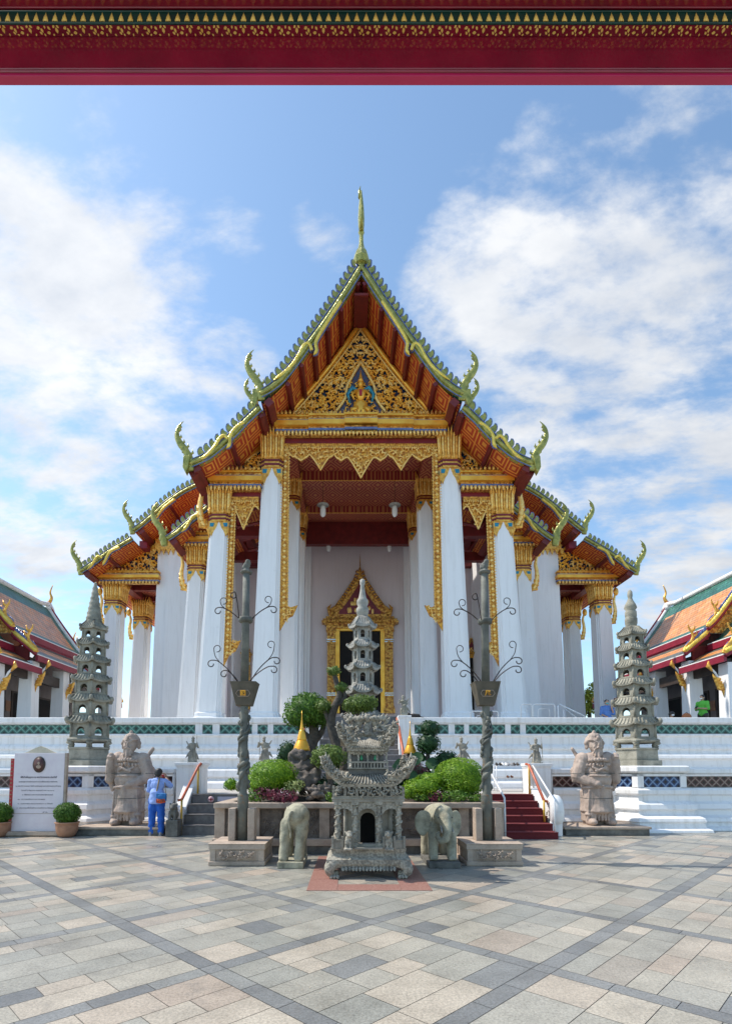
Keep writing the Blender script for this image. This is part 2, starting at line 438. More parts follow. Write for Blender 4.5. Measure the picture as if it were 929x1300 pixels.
    M['shoe'] = simple('grey_shoe', (0.30, 0.30, 0.31), None, 8, 0.6)
    M['cat'] = simple('black_fur', (0.02, 0.018, 0.018), None, 20, 0.8)
    M['orange_cloth'] = simple('orange_brown_cloth', (0.42, 0.15, 0.06), None, 8, 0.8)
    M['sign'] = simple('marble_sign_board', (0.72, 0.66, 0.68), (0.66, 0.58, 0.62), 5, 0.4)
    M['sign_red'] = simple('red_sign_board', (0.45, 0.02, 0.03), None, 5, 0.5)
    M['ink'] = simple('grey_ink', (0.10, 0.09, 0.11), None, 8, 0.7)
    M['ink_blue'] = simple('blue_ink', (0.05, 0.08, 0.35), None, 8, 0.7)
    M['photo_dark'] = simple('dark_red_portrait', (0.12, 0.04, 0.03), (0.05, 0.02, 0.02), 20, 0.4)
build_materials()
# ------------------------------------------------------------------ camera, light, sky
cam = bpy.data.objects.new('camera', bpy.data.cameras.new('camera')); COL.objects.link(cam)
cam.location = (0, 0, H); cam.rotation_euler = (pi/2 + PITCH, 0, 0)
cd = cam.data; cd.sensor_fit = 'VERTICAL'; cd.sensor_height = 36; cd.sensor_width = 36*929/1300
cd.lens = F/1300*36; cd.shift_x = (464.5-PX)/1300; cd.shift_y = (PY-650)/1300
cd.clip_start = 0.05; cd.clip_end = 3000
scene.camera = cam
SUN_DIR = Vector((-0.82, 0.13, 0.0)).normalized()
SUN_EL = R(54)
sv = Vector((SUN_DIR.x*cos(SUN_EL), SUN_DIR.y*cos(SUN_EL), sin(SUN_EL)))
sl = bpy.data.lights.new('sun', 'SUN'); sl.energy = 2.5; sl.angle = R(0.6); sl.color = (1.0, 0.93, 0.83)
so = bpy.data.objects.new('sun', sl); COL.objects.link(so)
so.rotation_euler = (-sv).to_track_quat('-Z', 'Y').to_euler()
so.location = (-20, 10, 30)
def make_world():
    w = bpy.data.worlds.new('World'); scene.world = w; w.use_nodes = True
    t = w.node_tree; t.nodes.clear(); N = t.nodes.new; L = t.links.new
    out = N('ShaderNodeOutputWorld'); bg = N('ShaderNodeBackground'); L(bg.outputs[0], out.inputs[0])
    bg.inputs['Strength'].default_value = 0.12
    sky = N('ShaderNodeTexSky'); sky.sky_type = 'NISHITA'; sky.sun_disc = False
    sky.sun_elevation = SUN_EL; sky.sun_rotation = math.atan2(sv.x, sv.y)
    sky.air_density = 1.0; sky.dust_density = 0.6; sky.ozone_density = 1.5
    tc = N('ShaderNodeTexCoord'); co = tc.outputs['Generated']
    def mth(op, a, b=0.0, c=None):
        n = N('ShaderNodeMath'); n.operation = op
        for i, v in enumerate((a, b, c)):
            if v is None: continue
            if isinstance(v, bpy.types.NodeSocket): L(v, n.inputs[i])
            else: n.inputs[i].default_value = v
        return n.outputs[0]
    # fields of cloud: (photo px, py, angular radius deg, weight)
    blobs = [(40, 380, 9, 1.0), (130, 400, 8, .95), (210, 350, 5.5, .8), (290, 330, 4, .6), (10, 470, 7, .9), (60, 290, 6, .6), (40, 190, 9, .42), (150, 240, 6, .42),
             (340, 430, 3.5, .6), (300, 470, 5, .85), (200, 520, 6, .85), (90, 560, 9, 1.0), (0, 600, 11, .9), (180, 600, 8, .7), (30, 700, 8, .6), (120, 690, 6, .5),
             (420, 290, 3.5, .55), (470, 270, 2.5, .35), (620, 190, 3, .35), (680, 215, 4, .62), (750, 180, 4.5, .62), (820, 165, 5, .6), (900, 190, 6, .6), (860, 250, 6, .55),
             (580, 345, 5, .85), (660, 370, 7, 1.0), (760, 370, 8, 1.0), (870, 350, 8, .9), (700, 450, 7, .9), (820, 450, 8, .95), (920, 440, 7, .9), (620, 440, 5, .75),
             (720, 610, 6, .85), (800, 600, 7, .95), (890, 620, 8, 1.0), (850, 700, 8, .9), (780, 680, 6, .8), (640, 560, 4, .45), (930, 760, 8, .7),
             (-300, 500, 30, .8), (1300, 500, 30, .7)]
    tot = None
    for px, py, rad, wt in blobs:
        dx = (px-PX)/F; dy = (PY-py)/F
        d = Vector((dx, CP-dy*SP, SP+dy*CP)).normalized()
        dn = N('ShaderNodeVectorMath'); dn.operation = 'DOT_PRODUCT'; L(co, dn.inputs[0]); dn.inputs[1].default_value = d
        mr = N('ShaderNodeMapRange'); mr.interpolation_type = 'SMOOTHSTEP'
        mr.inputs['From Min'].default_value = cos(R(rad*1.25)); mr.inputs['From Max'].default_value = 1.0 - (1-cos(R(rad)))*0.15
        mr.inputs['To Max'].default_value = wt
        L(dn.outputs['Value'], mr.inputs['Value'])
        tot = mr.outputs[0] if tot is None else mth('MAXIMUM', tot, mr.outputs[0])
    # noise on a plane of cloud
    sp = N('ShaderNodeSeparateXYZ'); L(co, sp.inputs[0])
    z = mth('MAXIMUM', sp.outputs[2], 0.0); z = mth('ADD', z, 0.22)
    cb = N('ShaderNodeCombineXYZ'); L(mth('DIVIDE', sp.outputs[0], z), cb.inputs[0]); L(mth('DIVIDE', sp.outputs[1], z), cb.inputs[1])
    def nz(scale, det, rough, dist, co_):
        n = N('ShaderNodeTexNoise'); n.inputs['Scale'].default_value = scale; n.inputs['Detail'].default_value = det
        n.inputs['Roughness'].default_value = rough; n.inputs['Distortion'].default_value = dist; L(co_, n.inputs['Vector']); return n.outputs['Fac']
    mp = N('ShaderNodeMapping'); mp.inputs['Rotation'].default_value = (0, 0, R(35)); mp.inputs['Scale'].default_value = (1.0, 1.6, 1); L(cb.outputs[0], mp.inputs[0])
    n1 = nz(2.2, 12, 0.62, 0.25, mp.outputs[0]); n2 = nz(9.0, 8, 0.6, 0.1, mp.outputs[0])
    base = mth('ADD', mth('MULTIPLY', n1, 2.6), mth('MULTIPLY', n2, 1.2))      # ~0.85 mean
    f = mth('ADD', mth('MULTIPLY', tot, 0.80), base)
    mr = N('ShaderNodeMapRange'); mr.interpolation_type = 'SMOOTHSTEP'; L(f, mr.inputs['Value'])
    mr.inputs['From Min'].default_value = 2.22; mr.inputs['From Max'].default_value = 2.95
    cloud = mr.outputs[0]
    # brighter towards the sun side
    bright = N('ShaderNodeVectorMath'); bright.operation = 'DOT_PRODUCT'; L(co, bright.inputs[0]); bright.inputs[1].default_value = sv
    ccr = N('ShaderNodeValToRGB'); e = ccr.color_ramp.elements
    e[0].position = 0.25; e[0].color = (0.58, 0.64, 0.74, 1); e[1].position = 0.62; e[1].color = (0.90, 0.92, 0.95, 1)
    L(nz(3.5, 6, 0.6, 0.0, mp.outputs[0]), ccr.inputs[0])
    cs = N('ShaderNodeVectorMath'); cs.operation = 'SCALE'; L(ccr.outputs[0], cs.inputs[0])
    L(mth('MULTIPLY_ADD', mth('MAXIMUM', bright.outputs['Value'], 0.0), 1.0, CLOUD), cs.inputs['Scale'])
    # clear sky a little bluer
    hs = N('ShaderNodeMix'); hs.data_type = 'RGBA'; hs.blend_type = 'MULTIPLY'; hs.inputs[0].default_value = 1.0
    L(sky.outputs[0], hs.inputs[6]); hs.inputs[7].default_value = SKYTINT
    mx = N('ShaderNodeMix'); mx.data_type = 'RGBA'; L(cloud, mx.inputs[0]); L(hs.outputs[2], mx.inputs[6]); L(cs.outputs[0], mx.inputs[7])
    L(mx.outputs[2], bg.inputs['Color'])
CLOUD = 3.9; SKYTINT = (0.98, 1.06, 1.02, 1)
make_world()
vs = scene.view_settings; vs.view_transform = 'Standard'; vs.look = 'None'; vs.gamma = 1.0; vs.exposure = 1.0; vs.use_curve_mapping = False
scene.render.resolution_x = 731; scene.render.resolution_y = 1024
scene.cycles.max_bounces = 7; scene.cycles.diffuse_bounces = 4; scene.cycles.glossy_bounces = 3; scene.cycles.transmission_bounces = 2
scene.cycles.use_denoising = True

# ------------------------------------------------------------------ ground
mb = MB(); mb.bb(-1500, 1500, -1500, 1500, -0.4, -0.02)
tag(mb.build('ground', simple('far_ground', (0.36, 0.34, 0.31), (0.28, 0.27, 0.25), 0.5, 0.8)), kind='structure')
mb = MB(); mb.bb(-26, 27, -8, 19, -0.015, -0.006)
tag(mb.build('paving_bed', simple('grout', (0.17, 0.165, 0.155), (0.10, 0.095, 0.09), 3, 0.8)), kind='structure')
def paving():
    t = NT('granite_pavers')
    tone = t.attr('tone')
    base = t.ramp(tone, [(0.0, (0.175, 0.18, 0.18)), (0.18, (0.25, 0.253, 0.245)), (0.24, (0.29, 0.288, 0.255)), (0.42, (0.37, 0.352, 0.30)),
                         (0.6, (0.42, 0.385, 0.315)), (0.76, (0.29, 0.285, 0.25)), (0.86, (0.42, 0.345, 0.275)), (1.0, (0.47, 0.42, 0.34))])
    sp = t.noise(48, 4, 0.85)
    sp2 = t.vor(120, 'Color')
    g = t.ramp(sp, [(0.34, 0.55), (0.5, 1.0), (0.66, 1.30)])
    c = t.mix(0.9, base, g, 'MULTIPLY')
    c = t.mix(t.math('MULTIPLY', t.ramp(sp2, [(0.0, 1.0), (0.3, 0.0)]), 0.35), c, (0.13, 0.13, 0.13))
    st = t.ramp(t.noise(1.1, 9, 0.75), [(0.32, 0.60), (0.5, 0.92), (0.62, 1.08)])
    c = t.mix(0.8, c, st, 'MULTIPLY')
    # worn darker stains
    c = t.mix(t.math('MULTIPLY', t.ramp(t.noise(3.2, 6, 0.7), [(0.56, 0.0), (0.70, 1.0)]), 0.38), c, (0.17, 0.16, 0.145))
    rg = t.ramp(t.noise(1.4, 6, 0.65), [(0.3, 0.22), (0.7, 0.52)])
    t.set(c, rg); t.bump(t.math('ADD', t.noise(90, 3), t.math('MULTIPLY', t.noise(5, 4), 0.5)), 0.18, 0.01)
    mb = MB(); SZ = 1.955; BW = 0.165; gp = 0.003
    u0, v0 = 2.44, 2.09; q = 1/math.sqrt(2); rnd = random.Random(11)
    def quad(ua, ub, va, vb, tone):
        ua += gp; ub -= gp; va += gp; vb -= gp
        mb.t = tone; pts = []
        for u, v in ((ua, va), (ub, va), (ub, vb), (ua, vb)):
            pts.append(((u - v)*q, (u + v)*q, 0.0))
        cx, cy = sum(p[0] for p in pts)/4, sum(p[1] for p in pts)/4
        if not (-25 < cx < 26 and -7 < cy < 18.6): return
        mb.add(pts, [(0, 1, 2, 3)])
    def body():
        r = rnd.random()
        if r < 0.05: return rnd.uniform(0.0, 0.19)
        if r < 0.16: return rnd.uniform(0.80, 0.92)
        return rnd.choice([rnd.uniform(0.24, 0.5), rnd.uniform(0.4, 0.7), rnd.uniform(0.65, 0.78), rnd.uniform(0.93, 1.0)])
    for i in range(-16, 18):
        for j in range(-18, 16):
            ua, va = u0 + i*SZ, v0 + j*SZ
            cx, cy = (ua-va)*q, (ua+va)*q
            if not (-28 < cx < 29 and -9 < cy < 20): continue
            ha = BW/2
            # bands (crossing square mitred as one stone each)
            quad(ua-ha, ua+ha, va-ha, va+ha, rnd.uniform(0.05, 0.2))
            p = va+ha; end = va+SZ-ha; k = 4
            for m_ in range(k):
                quad(ua-ha, ua+ha, p+(end-p)*m_/k, p+(end-p)*(m_+1)/k, rnd.uniform(0.0, 0.22))
            p = ua+ha; end = ua+SZ-ha
            for m_ in range(k):
                quad(p+(end-p)*m_/k, p+(end-p)*(m_+1)/k, va-ha, va+ha, rnd.uniform(0.0, 0.22))
            a0, a1, b0, b1 = ua+ha, ua+SZ-ha, va+ha, va+SZ-ha
            rows = rnd.choice([5, 5, 6]); par = True
            cuts = [0]; 
            for m_ in range(rows): cuts.append(cuts[-1] + rnd.choice([1, 1, 0.75, 1.3]))
            cuts = [c_/cuts[-1] for c_ in cuts]
            for m_ in range(rows):
                ncol = rnd.choice([3, 4, 4]); cc = [0]
                for _ in range(ncol): cc.append(cc[-1] + rnd.choice([1, 1.5, 2]))
                cc = [x/cc[-1] for x in cc]
                for n_ in range(ncol):
                    if par: quad(a0+(a1-a0)*cc[n_], a0+(a1-a0)*cc[n_+1], b0+(b1-b0)*cuts[m_], b0+(b1-b0)*cuts[m_+1], body())
                    else: quad(a0+(a1-a0)*cuts[m_], a0+(a1-a0)*cuts[m_+1], b0+(b1-b0)*cc[n_], b0+(b1-b0)*cc[n_+1], body())
    tag(mb.build('plaza_paving', t.m, tone=True), kind='structure')
paving()
# red granite laid round the shrine
mb = MB()
t = NT('red_granite'); c = t.mix(t.ramp(t.noise(60, 3), [(0.4, 0.0), (0.65, 1.0)]), (0.26, 0.115, 0.09), (0.38, 0.22, 0.18))
t.set(c, 0.4)
p0 = G(389, 1131); p1 = G(549, 1131)
x0, x1, yA = p0.x, p1.x, p0.y; yB = 10.4
for (xa, xb, ya, yb) in ((x0, x0+.42, yA, yB), (x1-.42, x1, yA, yB), (x0+.425, x1-.425, yA, yA+.40)):
    n = max(1, int((yb-ya)/.6)); 
    for k in range(n): mb.bb(xa, xb, ya+(yb-ya)*k/n+.003, ya+(yb-ya)*(k+1)/n-.003, 0.001, 0.007)
tag(mb.build('red_granite_border', t.m), kind='structure')

# ------------------------------------------------------------------ painted gate beam overhead
M['gold_bud'] = simple('bright_gold_bud', (.95, .72, .20), (.8, .5, .1), 8, .3)
def gate_beam():
    b = thing('gate_beam', 'glossy crimson gate beam overhead with a row of gilded buds on a green band', 'gate', (0, 2.6, 4.0))
    xa, xb = -4.2, 4.6
    lac = simple('crimson_lacquer', (0.27, 0.006, 0.026), (0.17, 0.004, 0.018), 4, 0.07, spec=.9)
    lac2 = simple('pink_red_lacquer', (0.50, 0.016, 0.09), (0.38, 0.012, 0.06), 1.5, 0.25)
    grn = simple('dark_green_lacquer', (0.006, 0.06, 0.045), (0.004, 0.035, 0.03), 1.5, 0.3)
    Z0 = 5.405; Z1 = 5.64
    m = MB(); m.bb(xa, xb, 2.6, 2.632, Z0+.012, Z1+.3); m.build('beam_face', lac, b)
    m = MB()
    m.tube([(xa, 2.598, Z0+.035), (xb, 2.598, Z0+.035)], .007, 8); m.tube([(xa, 2.597, Z0+.018), (xb, 2.597, Z0+.018)], .008, 8)
    m.build('beam_bead', lac, b)
    m = MB(); m.bb(xa, xb, 2.596, 2.637, Z0-.008, Z0+.010); m.build('beam_fillet', lac2, b, bevel=.003)
    # flat soffit with gold leaf ornaments
    m = MB(); m.bb(xa, xb, 2.554, 2.599, Z1, Z1+.25); m.build('beam_soffit', lac, b)
    m = MB(); rnd = random.Random(5); x = xa+.03
    def leafp(cx, cy, s, a):
        pts = [(0, -1), (.55, -.5), (.6, .2), (0, 1.0), (-.6, .2), (-.55, -.5)]
        ca, sa = cos(a), sin(a)
        P = [(cx + s*(p[0]*ca-p[1]*sa), cy + s*(p[0]*sa+p[1]*ca)) for p in pts]
        m.prism(P, Z1-.0015, Z1+.0005, axis='z')
    i = 0
    while x < xb:
        k = i % 6
        if k in (0, 3): leafp(x, 2.575, .012, 0); leafp(x-.011, 2.560, .008, .9); leafp(x+.011, 2.560, .008, -.9)
        elif k in (1, 4): leafp(x, 2.565, .010, 1.2); leafp(x+.016, 2.575, .010, -.3); leafp(x+.006, 2.585, .008, 2.2)
        else: leafp(x, 2.584, .010, 1.5); leafp(x-.012, 2.562, .007, .2); leafp(x+.010, 2.566, .009, -.8)
        leafp(x+.024, 2.592, .006, rnd.uniform(0, 3))
        x += .048; i += 1
    m.build('gold_leaf_ornament', M['gold_bud'], b)
    Y2 = 2.555
    m = MB(); m.bb(xa, xb, 2.549, 2.5535, Z1-.001, Z1+.078); m.build('green_band', grn, b)
    m = MB(); m.tube([(xa, 2.548, Z1+.002), (xb, 2.548, Z1+.002)], .0045, 8); m.tube([(xa, 2.547, Z1+.070), (xb, 2.547, Z1+.070)], .0045, 8)
    m.build('green_bead', grn, b)
    m = MB(); x = xa
    yb = 2.547
    while x < xb:
        m.lathe([(0.0, 0), (.008, .002), (.012, .012), (.011, .022), (.005, .036), (.001, .052)], (x, yb, Z1+.012), 8, sy=.5)
        m.ell((x-.011, yb, Z1+.018), (.004, .003, .008), 6, 4); m.ell((x+.011, yb, Z1+.018), (.004, .003, .008), 6, 4)
        x += .0505
    m.build('gold_buds', M['gold_bud'], b)
    m = MB(); m.bb(xa, xb, 2.15, 2.545, Z1+.079, Z1+.40); m.tube([(xa, 2.538, Z1+.080), (xb, 2.538, Z1+.080)], .005, 8)
    m.build('beam_top', lac, b)
    return b
gate_beam()

# ------------------------------------------------------------------ terraces
FLOOR1 = 1.0     # lower terrace floor
FLOOR2 = 2.8     # upper terrace floor
YL = 15.3        # lower parapet face
YU = 19.5        # upper parapet face
mb = MB(); mb.bb(-32, 33, YL+.2, YU+1, 0.0, FLOOR1)
tag(mb.build('lower_terrace_floor', M['floor_tile']), kind='structure')
mb = MB(); mb.bb(-60, 61, YU+.2, 90, 0.0, FLOOR2)
tag(mb.build('upper_terrace_floor', M['floor_tile']), kind='structure')

def parapet(name, label, panels, x0, x1, Y, zt, zb, cop, b0, b1, ledge, prof, mat_band, posts_skip=()):
    """white wall: coping, openwork tile panels between posts, stepped mouldings below"""
    w = thing(name, label, 'wall', ((x0+x1)/2, Y, zb))
    m = MB(); m.bb(x0, x1, Y-.06, Y+.34, zt-cop, zt); m.bb(x0, x1, Y-.02, Y+.30, zt-cop-.05, zt-cop)
    m.build('coping', M['white'], w, bevel=.03)
    m = MB(); m.bb(x0, x1, Y+.12, Y+.2, b0-.02, b1+.02)      # back of band
    cur = x0
    for a, b_ in panels:
        if a > cur: m.bb(cur, a, Y+.0, Y+.28, b0-.04, b1+.06)
        cur = b_
    if cur < x1: m.bb(cur, x1, Y+.0, Y+.28, b0-.04, b1+.06)
    m.build('post_band', M['white'], w)
    for a, b_ in panels:
        m = MB(); m.bb(a+.002, b_-.002, Y+.045, Y+.10, b0, b1); m.build('tile_panel', mat_band, w)
    m = MB()
    poly = [(Y+.5, b0-.02)] + [(Y-o, z) for o, z in prof] + [(Y+.5, prof[-1][1])]
    m.prism(poly, x0, x1, axis='x'); m.build('moulded_base', M['white'], w, bevel=.012)
    return w
def Zat(py, Y): return W(PX, py, Y).z
def Xat(px, py, Y): return W(px, py, Y).x
# upper parapet
def z2(py): return Zat(py, YU)
pp = [(-24, 248), (257, 270), (279, 320), (327, 340), (347, 388)]
panL = [(Xat(a, 926, YU), Xat(b, 926, YU)) for a, b in pp]
panR = [(Xat(a, 926, YU), Xat(b, 926, YU)) for a, b in [(526, 569), (577, 589), (595, 641), (648, 660), (667, 960)]]
prof_u = [(.10, z2(932)), (.12, z2(934)), (.05, z2(936)), (.06, z2(945)), (.14, z2(948)), (.16, z2(951)), (.10, z2(953)), (.12, z2(957)),
          (.26, z2(959)), (.30, z2(963)), (.20, z2(965)), (.22, z2(974)), (.40, z2(978)), (.45, z2(986)), (.36, z2(988)), (.55, z2(994)), (.6, FLOOR1)]
XOL = Xat(392, 930, YU); XOR = Xat(518, 930, YU)
parapet('upper_parapet', 'long white parapet with green openwork tiles left of the centre steps', panL, -32, XOL, YU, z2(911), FLOOR1, z2(911)-z2(918), z2(931), z2(920.5), .1, prof_u, M['band_green'])
parapet('upper_parapet', 'long white parapet with green openwork tiles right of the centre steps', panR, XOR, 33, YU, z2(911), FLOOR1, z2(911)-z2(918), z2(931), z2(920.5), .1, prof_u, M['band_green'])
# lower parapet wings
def z1(py): return Zat(py, YL)
prof_l = [(.10, z1(1000)), (.14, z1(1003)), (.14, z1(1008)), (.06, z1(1010)), (.08, z1(1017)), (.22, z1(1020)), (.26, z1(1026)), (.16, z1(1028)), (.20, z1(1034)),
          (.42, z1(1037)), (.46, z1(1041)), (.38, z1(1043)), (.42, z1(1047)), (.6, z1(1049)), (.62, 0)]
pl = [(-40, 3), (3.2, 40), (62, 76), (190, 219)]
plL = [(Xat(a, 990, YL), Xat(b, 990, YL)) for a, b in [(-60, 40), (46, 80), (185, 219)]]
plR = [(Xat(a, 990, YL), Xat(b, 990, YL)) for a, b in [(701, 745), (865, 960)]]
parapet('lower_parapet', 'low white wall with brown openwork tiles behind the sign board', plL, -24, Xat(222, 990, YL), YL, z1(976), 0, z1(976)-z1(982), z1(999), z1(986), .1, prof_l, M['band_brown'])
parapet('lower_parapet', 'low white wall with brown openwork tiles at the right edge', plR, Xat(700, 990, YL), 25, YL, z1(976), 0, z1(976)-z1(982), z1(999), z1(986), .1, prof_l, M['band_brown'])

# corner piers under the pagodas: hexagonal, point towards the camera
def hexring(c, r, z, n=6, rot=None):
    if rot is None: rot = math.atan2(-c[1], -c[0])
    return [(c[0]+r*cos(rot+2*pi*k/n), c[1]+r*sin(rot+2*pi*k/n), z) for k in range(n)]
def pier(px, label, side):
    Y = 15.9; c = (Xat(px, 990, Y), Y)
    w = thing('pagoda_pier', label, 'pier', (c[0], c[1], 0))
    def zz(py): return Zat(py, Y-1.25)
    m = MB(); top = zz(973)
    m.loft([hexring(c, 1.42, zz(981)), hexring(c, 1.46, zz(979)), hexring(c, 1.46, top), hexring(c, 1.38, top+.02)]); m.build('coping', M['white'], w, bevel=.02)
    m = MB(); rr = [(1.33, 982), (1.33, 985)]
    m.loft([hexring(c, 1.26, zz(999)), hexring(c, 1.26, zz(981))]); m.build('core', M['white'], w)
    h0, h1 = zz(1000), zz(985.5)
    # posts and panels on each facet
    mp = MB()
    for k in range(6):
        a = Vector(hexring(c, 1.36, 0)[k]); b = Vector(hexring(c, 1.36, 0)[(k+1) % 6])
        d = (b-a).normalized(); nrm = Vector((d.y, -d.x, 0))
        if nrm.dot(Vector((a.x-c[0], a.y-c[1], 0))) < 0: nrm = -nrm
        rz = math.atan2(d.y, d.x)
        L_ = (b-a).length
        for q in (0.06, 0.94):
            p = a + d*L_*q - nrm*.06; mp.box((p.x, p.y, (h0+h1)/2), (.17, .12, h1-h0+.12), rz=rz)
        p = (a+b)/2 - nrm*.05; mp.box((p.x, p.y, h1+.03), (L_, .10, .06), rz=rz); mp.box((p.x, p.y, h0-.02), (L_, .10, .06), rz=rz)
        if nrm.y < 0.2:
            pn = MB(); pn.box((0, 0, 0), (L_*.76, .03, h1-h0-.02))
            o = pn.build('tile_panel', M['band_blue'], None, local=True); o.parent = w
            p = (a+b)/2 - nrm*.055; o.location = (p.x-c[0], p.y-c[1], (h0+h1)/2); o.rotation_euler = (0, 0, rz)
    mp.build('post_band', M['white'], w)
    m = MB()
    pr = [(1.40, 1001), (1.48, 1003), (1.48, 1008), (1.40, 1010), (1.42, 1017), (1.58, 1021), (1.62, 1027), (1.52, 1029), (1.56, 1034), (1.80, 1038), (1.84, 1042), (1.78, 1044), (1.82, 1050), (1.98, 1052)]
    m.loft([hexring(c, r, zz(py)) for r, py in pr] + [hexring(c, 2.0, 0)]); m.build('moulded_base', M['white'], w, bevel=.012)
    return c, top+.02
pierL = pier(112, 'white hexagonal pier with blue tile panels under the left stone pagoda', -1)
pierR = pier(809, 'white hexagonal pier with blue tile panels under the right stone pagoda', 1)

# pedestals of the small statues flanking the stairs
def pedestal(pxa, pxb, Y, ztop, zbot, label, name='pedestal'):
    xa, xb = Xat(pxa, 990, Y), Xat(pxb, 990, Y); c = ((xa+xb)/2, Y+(xb-xa)/2)
    w = (xb-xa)
    o = thing(name, label, 'pedestal', (c[0], c[1], zbot))
    m = MB(); m.box((c[0], c[1], (ztop+zbot)/2), (w*.88, w*.88, ztop-zbot-.1)); m.build('shaft', M['white'], o, bevel=.01)
    m = MB(); m.box((c[0], c[1], ztop-.04), (w, w, .08)); m.box((c[0], c[1], ztop-.10), (w*.94, w*.94, .05)); m.build('cap', M['white'], o, bevel=.012)
    return Vector((c[0], c[1], ztop))
PED = []
PED.append(pedestal(221, 257, 15.0, Zat(968, 15.0), 0, 'white pedestal left of the dark steps carrying a small statue'))
PED.append(pedestal(671, 702, 15.0, Zat(969, 15.0), 0, 'white pedestal right of the red steps carrying a small statue'))
PED.append(pedestal(322, 347, 17.0, Zat(968, 17.0), FLOOR1, 'white pedestal behind the lime mound at the left of the garden'))
PED.append(pedestal(578, 603, 17.0, Zat(969, 17.0), FLOOR1, 'white pedestal behind the lime mound at the right of the garden'))
PED.append(pedestal(506, 523, 18.7, Zat(908, 18.7), FLOOR1, 'tall white gate post right of the centre steps'))
PED.append(pedestal(389, 406, 18.7, Zat(908, 18.7), FLOOR1, 'tall white gate post left of the centre steps'))

# ------------------------------------------------------------------ stairs
def stairs(label, x0, x1, Y0, n, rise, tread, mat, edge, nm='steps', cheeks=True, z0=0.0):
    s_ = thing(nm, label, 'stairs', ((x0+x1)/2, Y0, z0))
    for k in range(n):
        m = MB(); m.bb(x0, x1, Y0+k*tread, Y0+n*tread+.05, z0+k*rise, z0+(k+1)*rise-.002-.02)
        o = m.build('step', mat, s_)
        m = MB(); m.bb(x0-.001, x1+.001, Y0+k*tread-.02, Y0+(k+1)*tread, z0+(k+1)*rise-.022, z0+(k+1)*rise)
        m.build('nosing', edge, o, bevel=.005)
    if cheeks:
        for xa in (x0-.34, x1+.04):
            m = MB(); Yt = Y0+n*tread; ht = z0+n*rise
            m.prism([(Y0+.2, z0), (Y0+.2, z0+.35), (Y0+.30, z0+.42), (Yt, ht+.28), (Yt+.2, ht+.28), (Yt+.2, z0)], xa, xa+.30, axis='x')
            o = m.build('cheek_wall', M['white'], s_, bevel=.02)
            m = MB(); m.lathe([(0, -.17), (.2, -.17), (.25, -.1), (.26, 0), (.25, .1), (.2, .17), (0, .17)], (0, 0, 0), 24)
            q = m.build('scroll_end', M['white'], None, local=True); q.parent = s_
            q.rotation_euler = (0, pi/2, 0); q.location = (xa+.15-(x0+x1)/2, .30, .42); q.scale = (1.25, 1.0, 1)
    return s_
sxL0, sxL1 = -4.30, -1.95
sxR0, sxR1 = 2.75, 5.02
stairs('dark stone steps with notices on the risers at the left', sxL0, sxL1, 13.75, 4, .25, .33, M['step_dark'], M['step_dark'])
stairs('red carpeted steps at the right', sxR0, sxR1, 12.95, 6, FLOOR1/6, .34, M['carpet'], M['carpet'], cheeks=False)
m = MB(); 
for a in (sxR0-.30, sxR1+.03):
    pass
cw = thing('stair_wall', 'low white wall beside the red carpeted steps', 'wall', (sxR1+.2, 14, 0))
m = MB(); m.prism([(13.5, 0), (13.5, .35), (15.1, 1.25), (15.3, 1.25), (15.3, 0)], sxR1+.03, sxR1+.33, axis='x'); m.build('slope', M['white'], cw, bevel=.02)
m = MB(); m.lathe([(0, -.16), (.2, -.16), (.25, -.1), (.26, 0), (.25, .1), (.2, .16), (0, .16)], (0, 0, 0), 24)
q = m.build('scroll_end', M['white'], None, local=True); q.parent = cw; q.rotation_euler = (0, pi/2, 0); q.location = (0, -.35, .62); q.scale = (1.6, 1.0, 1)
# landing fronts
m = MB(); m.bb(sxL0-.3, 5.3, 15.02, YL+.21, 0, FLOOR1-.003); tag(m.build('landing', M['floor_tile']), kind='structure')
m = MB(); m.bb(XOL-.3, XOR+.3, 15.1, 15.2, 0, .9)
# centre steps up to the temple terrace
stairs('grey centre steps half hidden behind the garden', XOL+.05, XOR-.05, 17.3, 9, (FLOOR2-FLOOR1)/9, .27, M['step_dark'], M['step_edge'], cheeks=False, z0=FLOOR1)

# writing on the left steps
def text(body, loc, size, mat, parent, name='lettering', font=None, rot=(pi/2, 0, 0), align='CENTER', ext=0.001, width=None, bold=0.0):
    cu = bpy.data.curves.new(name, 'FONT'); cu.body = body; cu.size = size; cu.align_x = align; cu.align_y = 'CENTER'; cu.extrude = ext
    cu.offset = bold
    o = bpy.data.objects.new('tmp', cu); COL.objects.link(o)
    dg = bpy.context.evaluated_depsgraph_get()
    me = bpy.data.meshes.new_from_object(o.evaluated_get(dg)); bpy.data.objects.remove(o); bpy.data.curves.remove(cu)
    me.materials.clear(); me.materials.append(mat); me.name = name
    if width and len(me.vertices):
        xs = [v.co.x for v in me.vertices]; w_ = max(xs)-min(xs)
        if w_ > 0:
            for v in me.vertices: v.co.x *= width/w_
    o = bpy.data.objects.new(name, me); COL.objects.link(o); o.parent = parent
    off = rootoff(parent) if parent else Vector((0,0,0))
    o.location = Vector(loc)-off; o.rotation_euler = rot
    return o
nt = thing('step_notice', 'white strip with blue lettering on a riser of the dark steps', 'notice', (-2.9, 14.05, .6))
m = MB(); m.bb(-3.25, -2.25, 14.062, 14.078, .57, .67); m.build('strip', M['rail_wh'], nt)
text('กรุณาถอดรองเท้าไว้ด้านล่าง', (-2.75, 14.058, .62), .085, M['ink_blue'], nt, width=.92)
nt = thing('step_notice', 'lilac notice with a round prohibition sign on the top riser', 'notice', (-3.3, 14.7, .85))
m = MB(); m.bb(-3.60, -1.99, 14.722, 14.738, .80, .93); m.build('strip', simple('lilac', (.55,.50,.58)), nt)
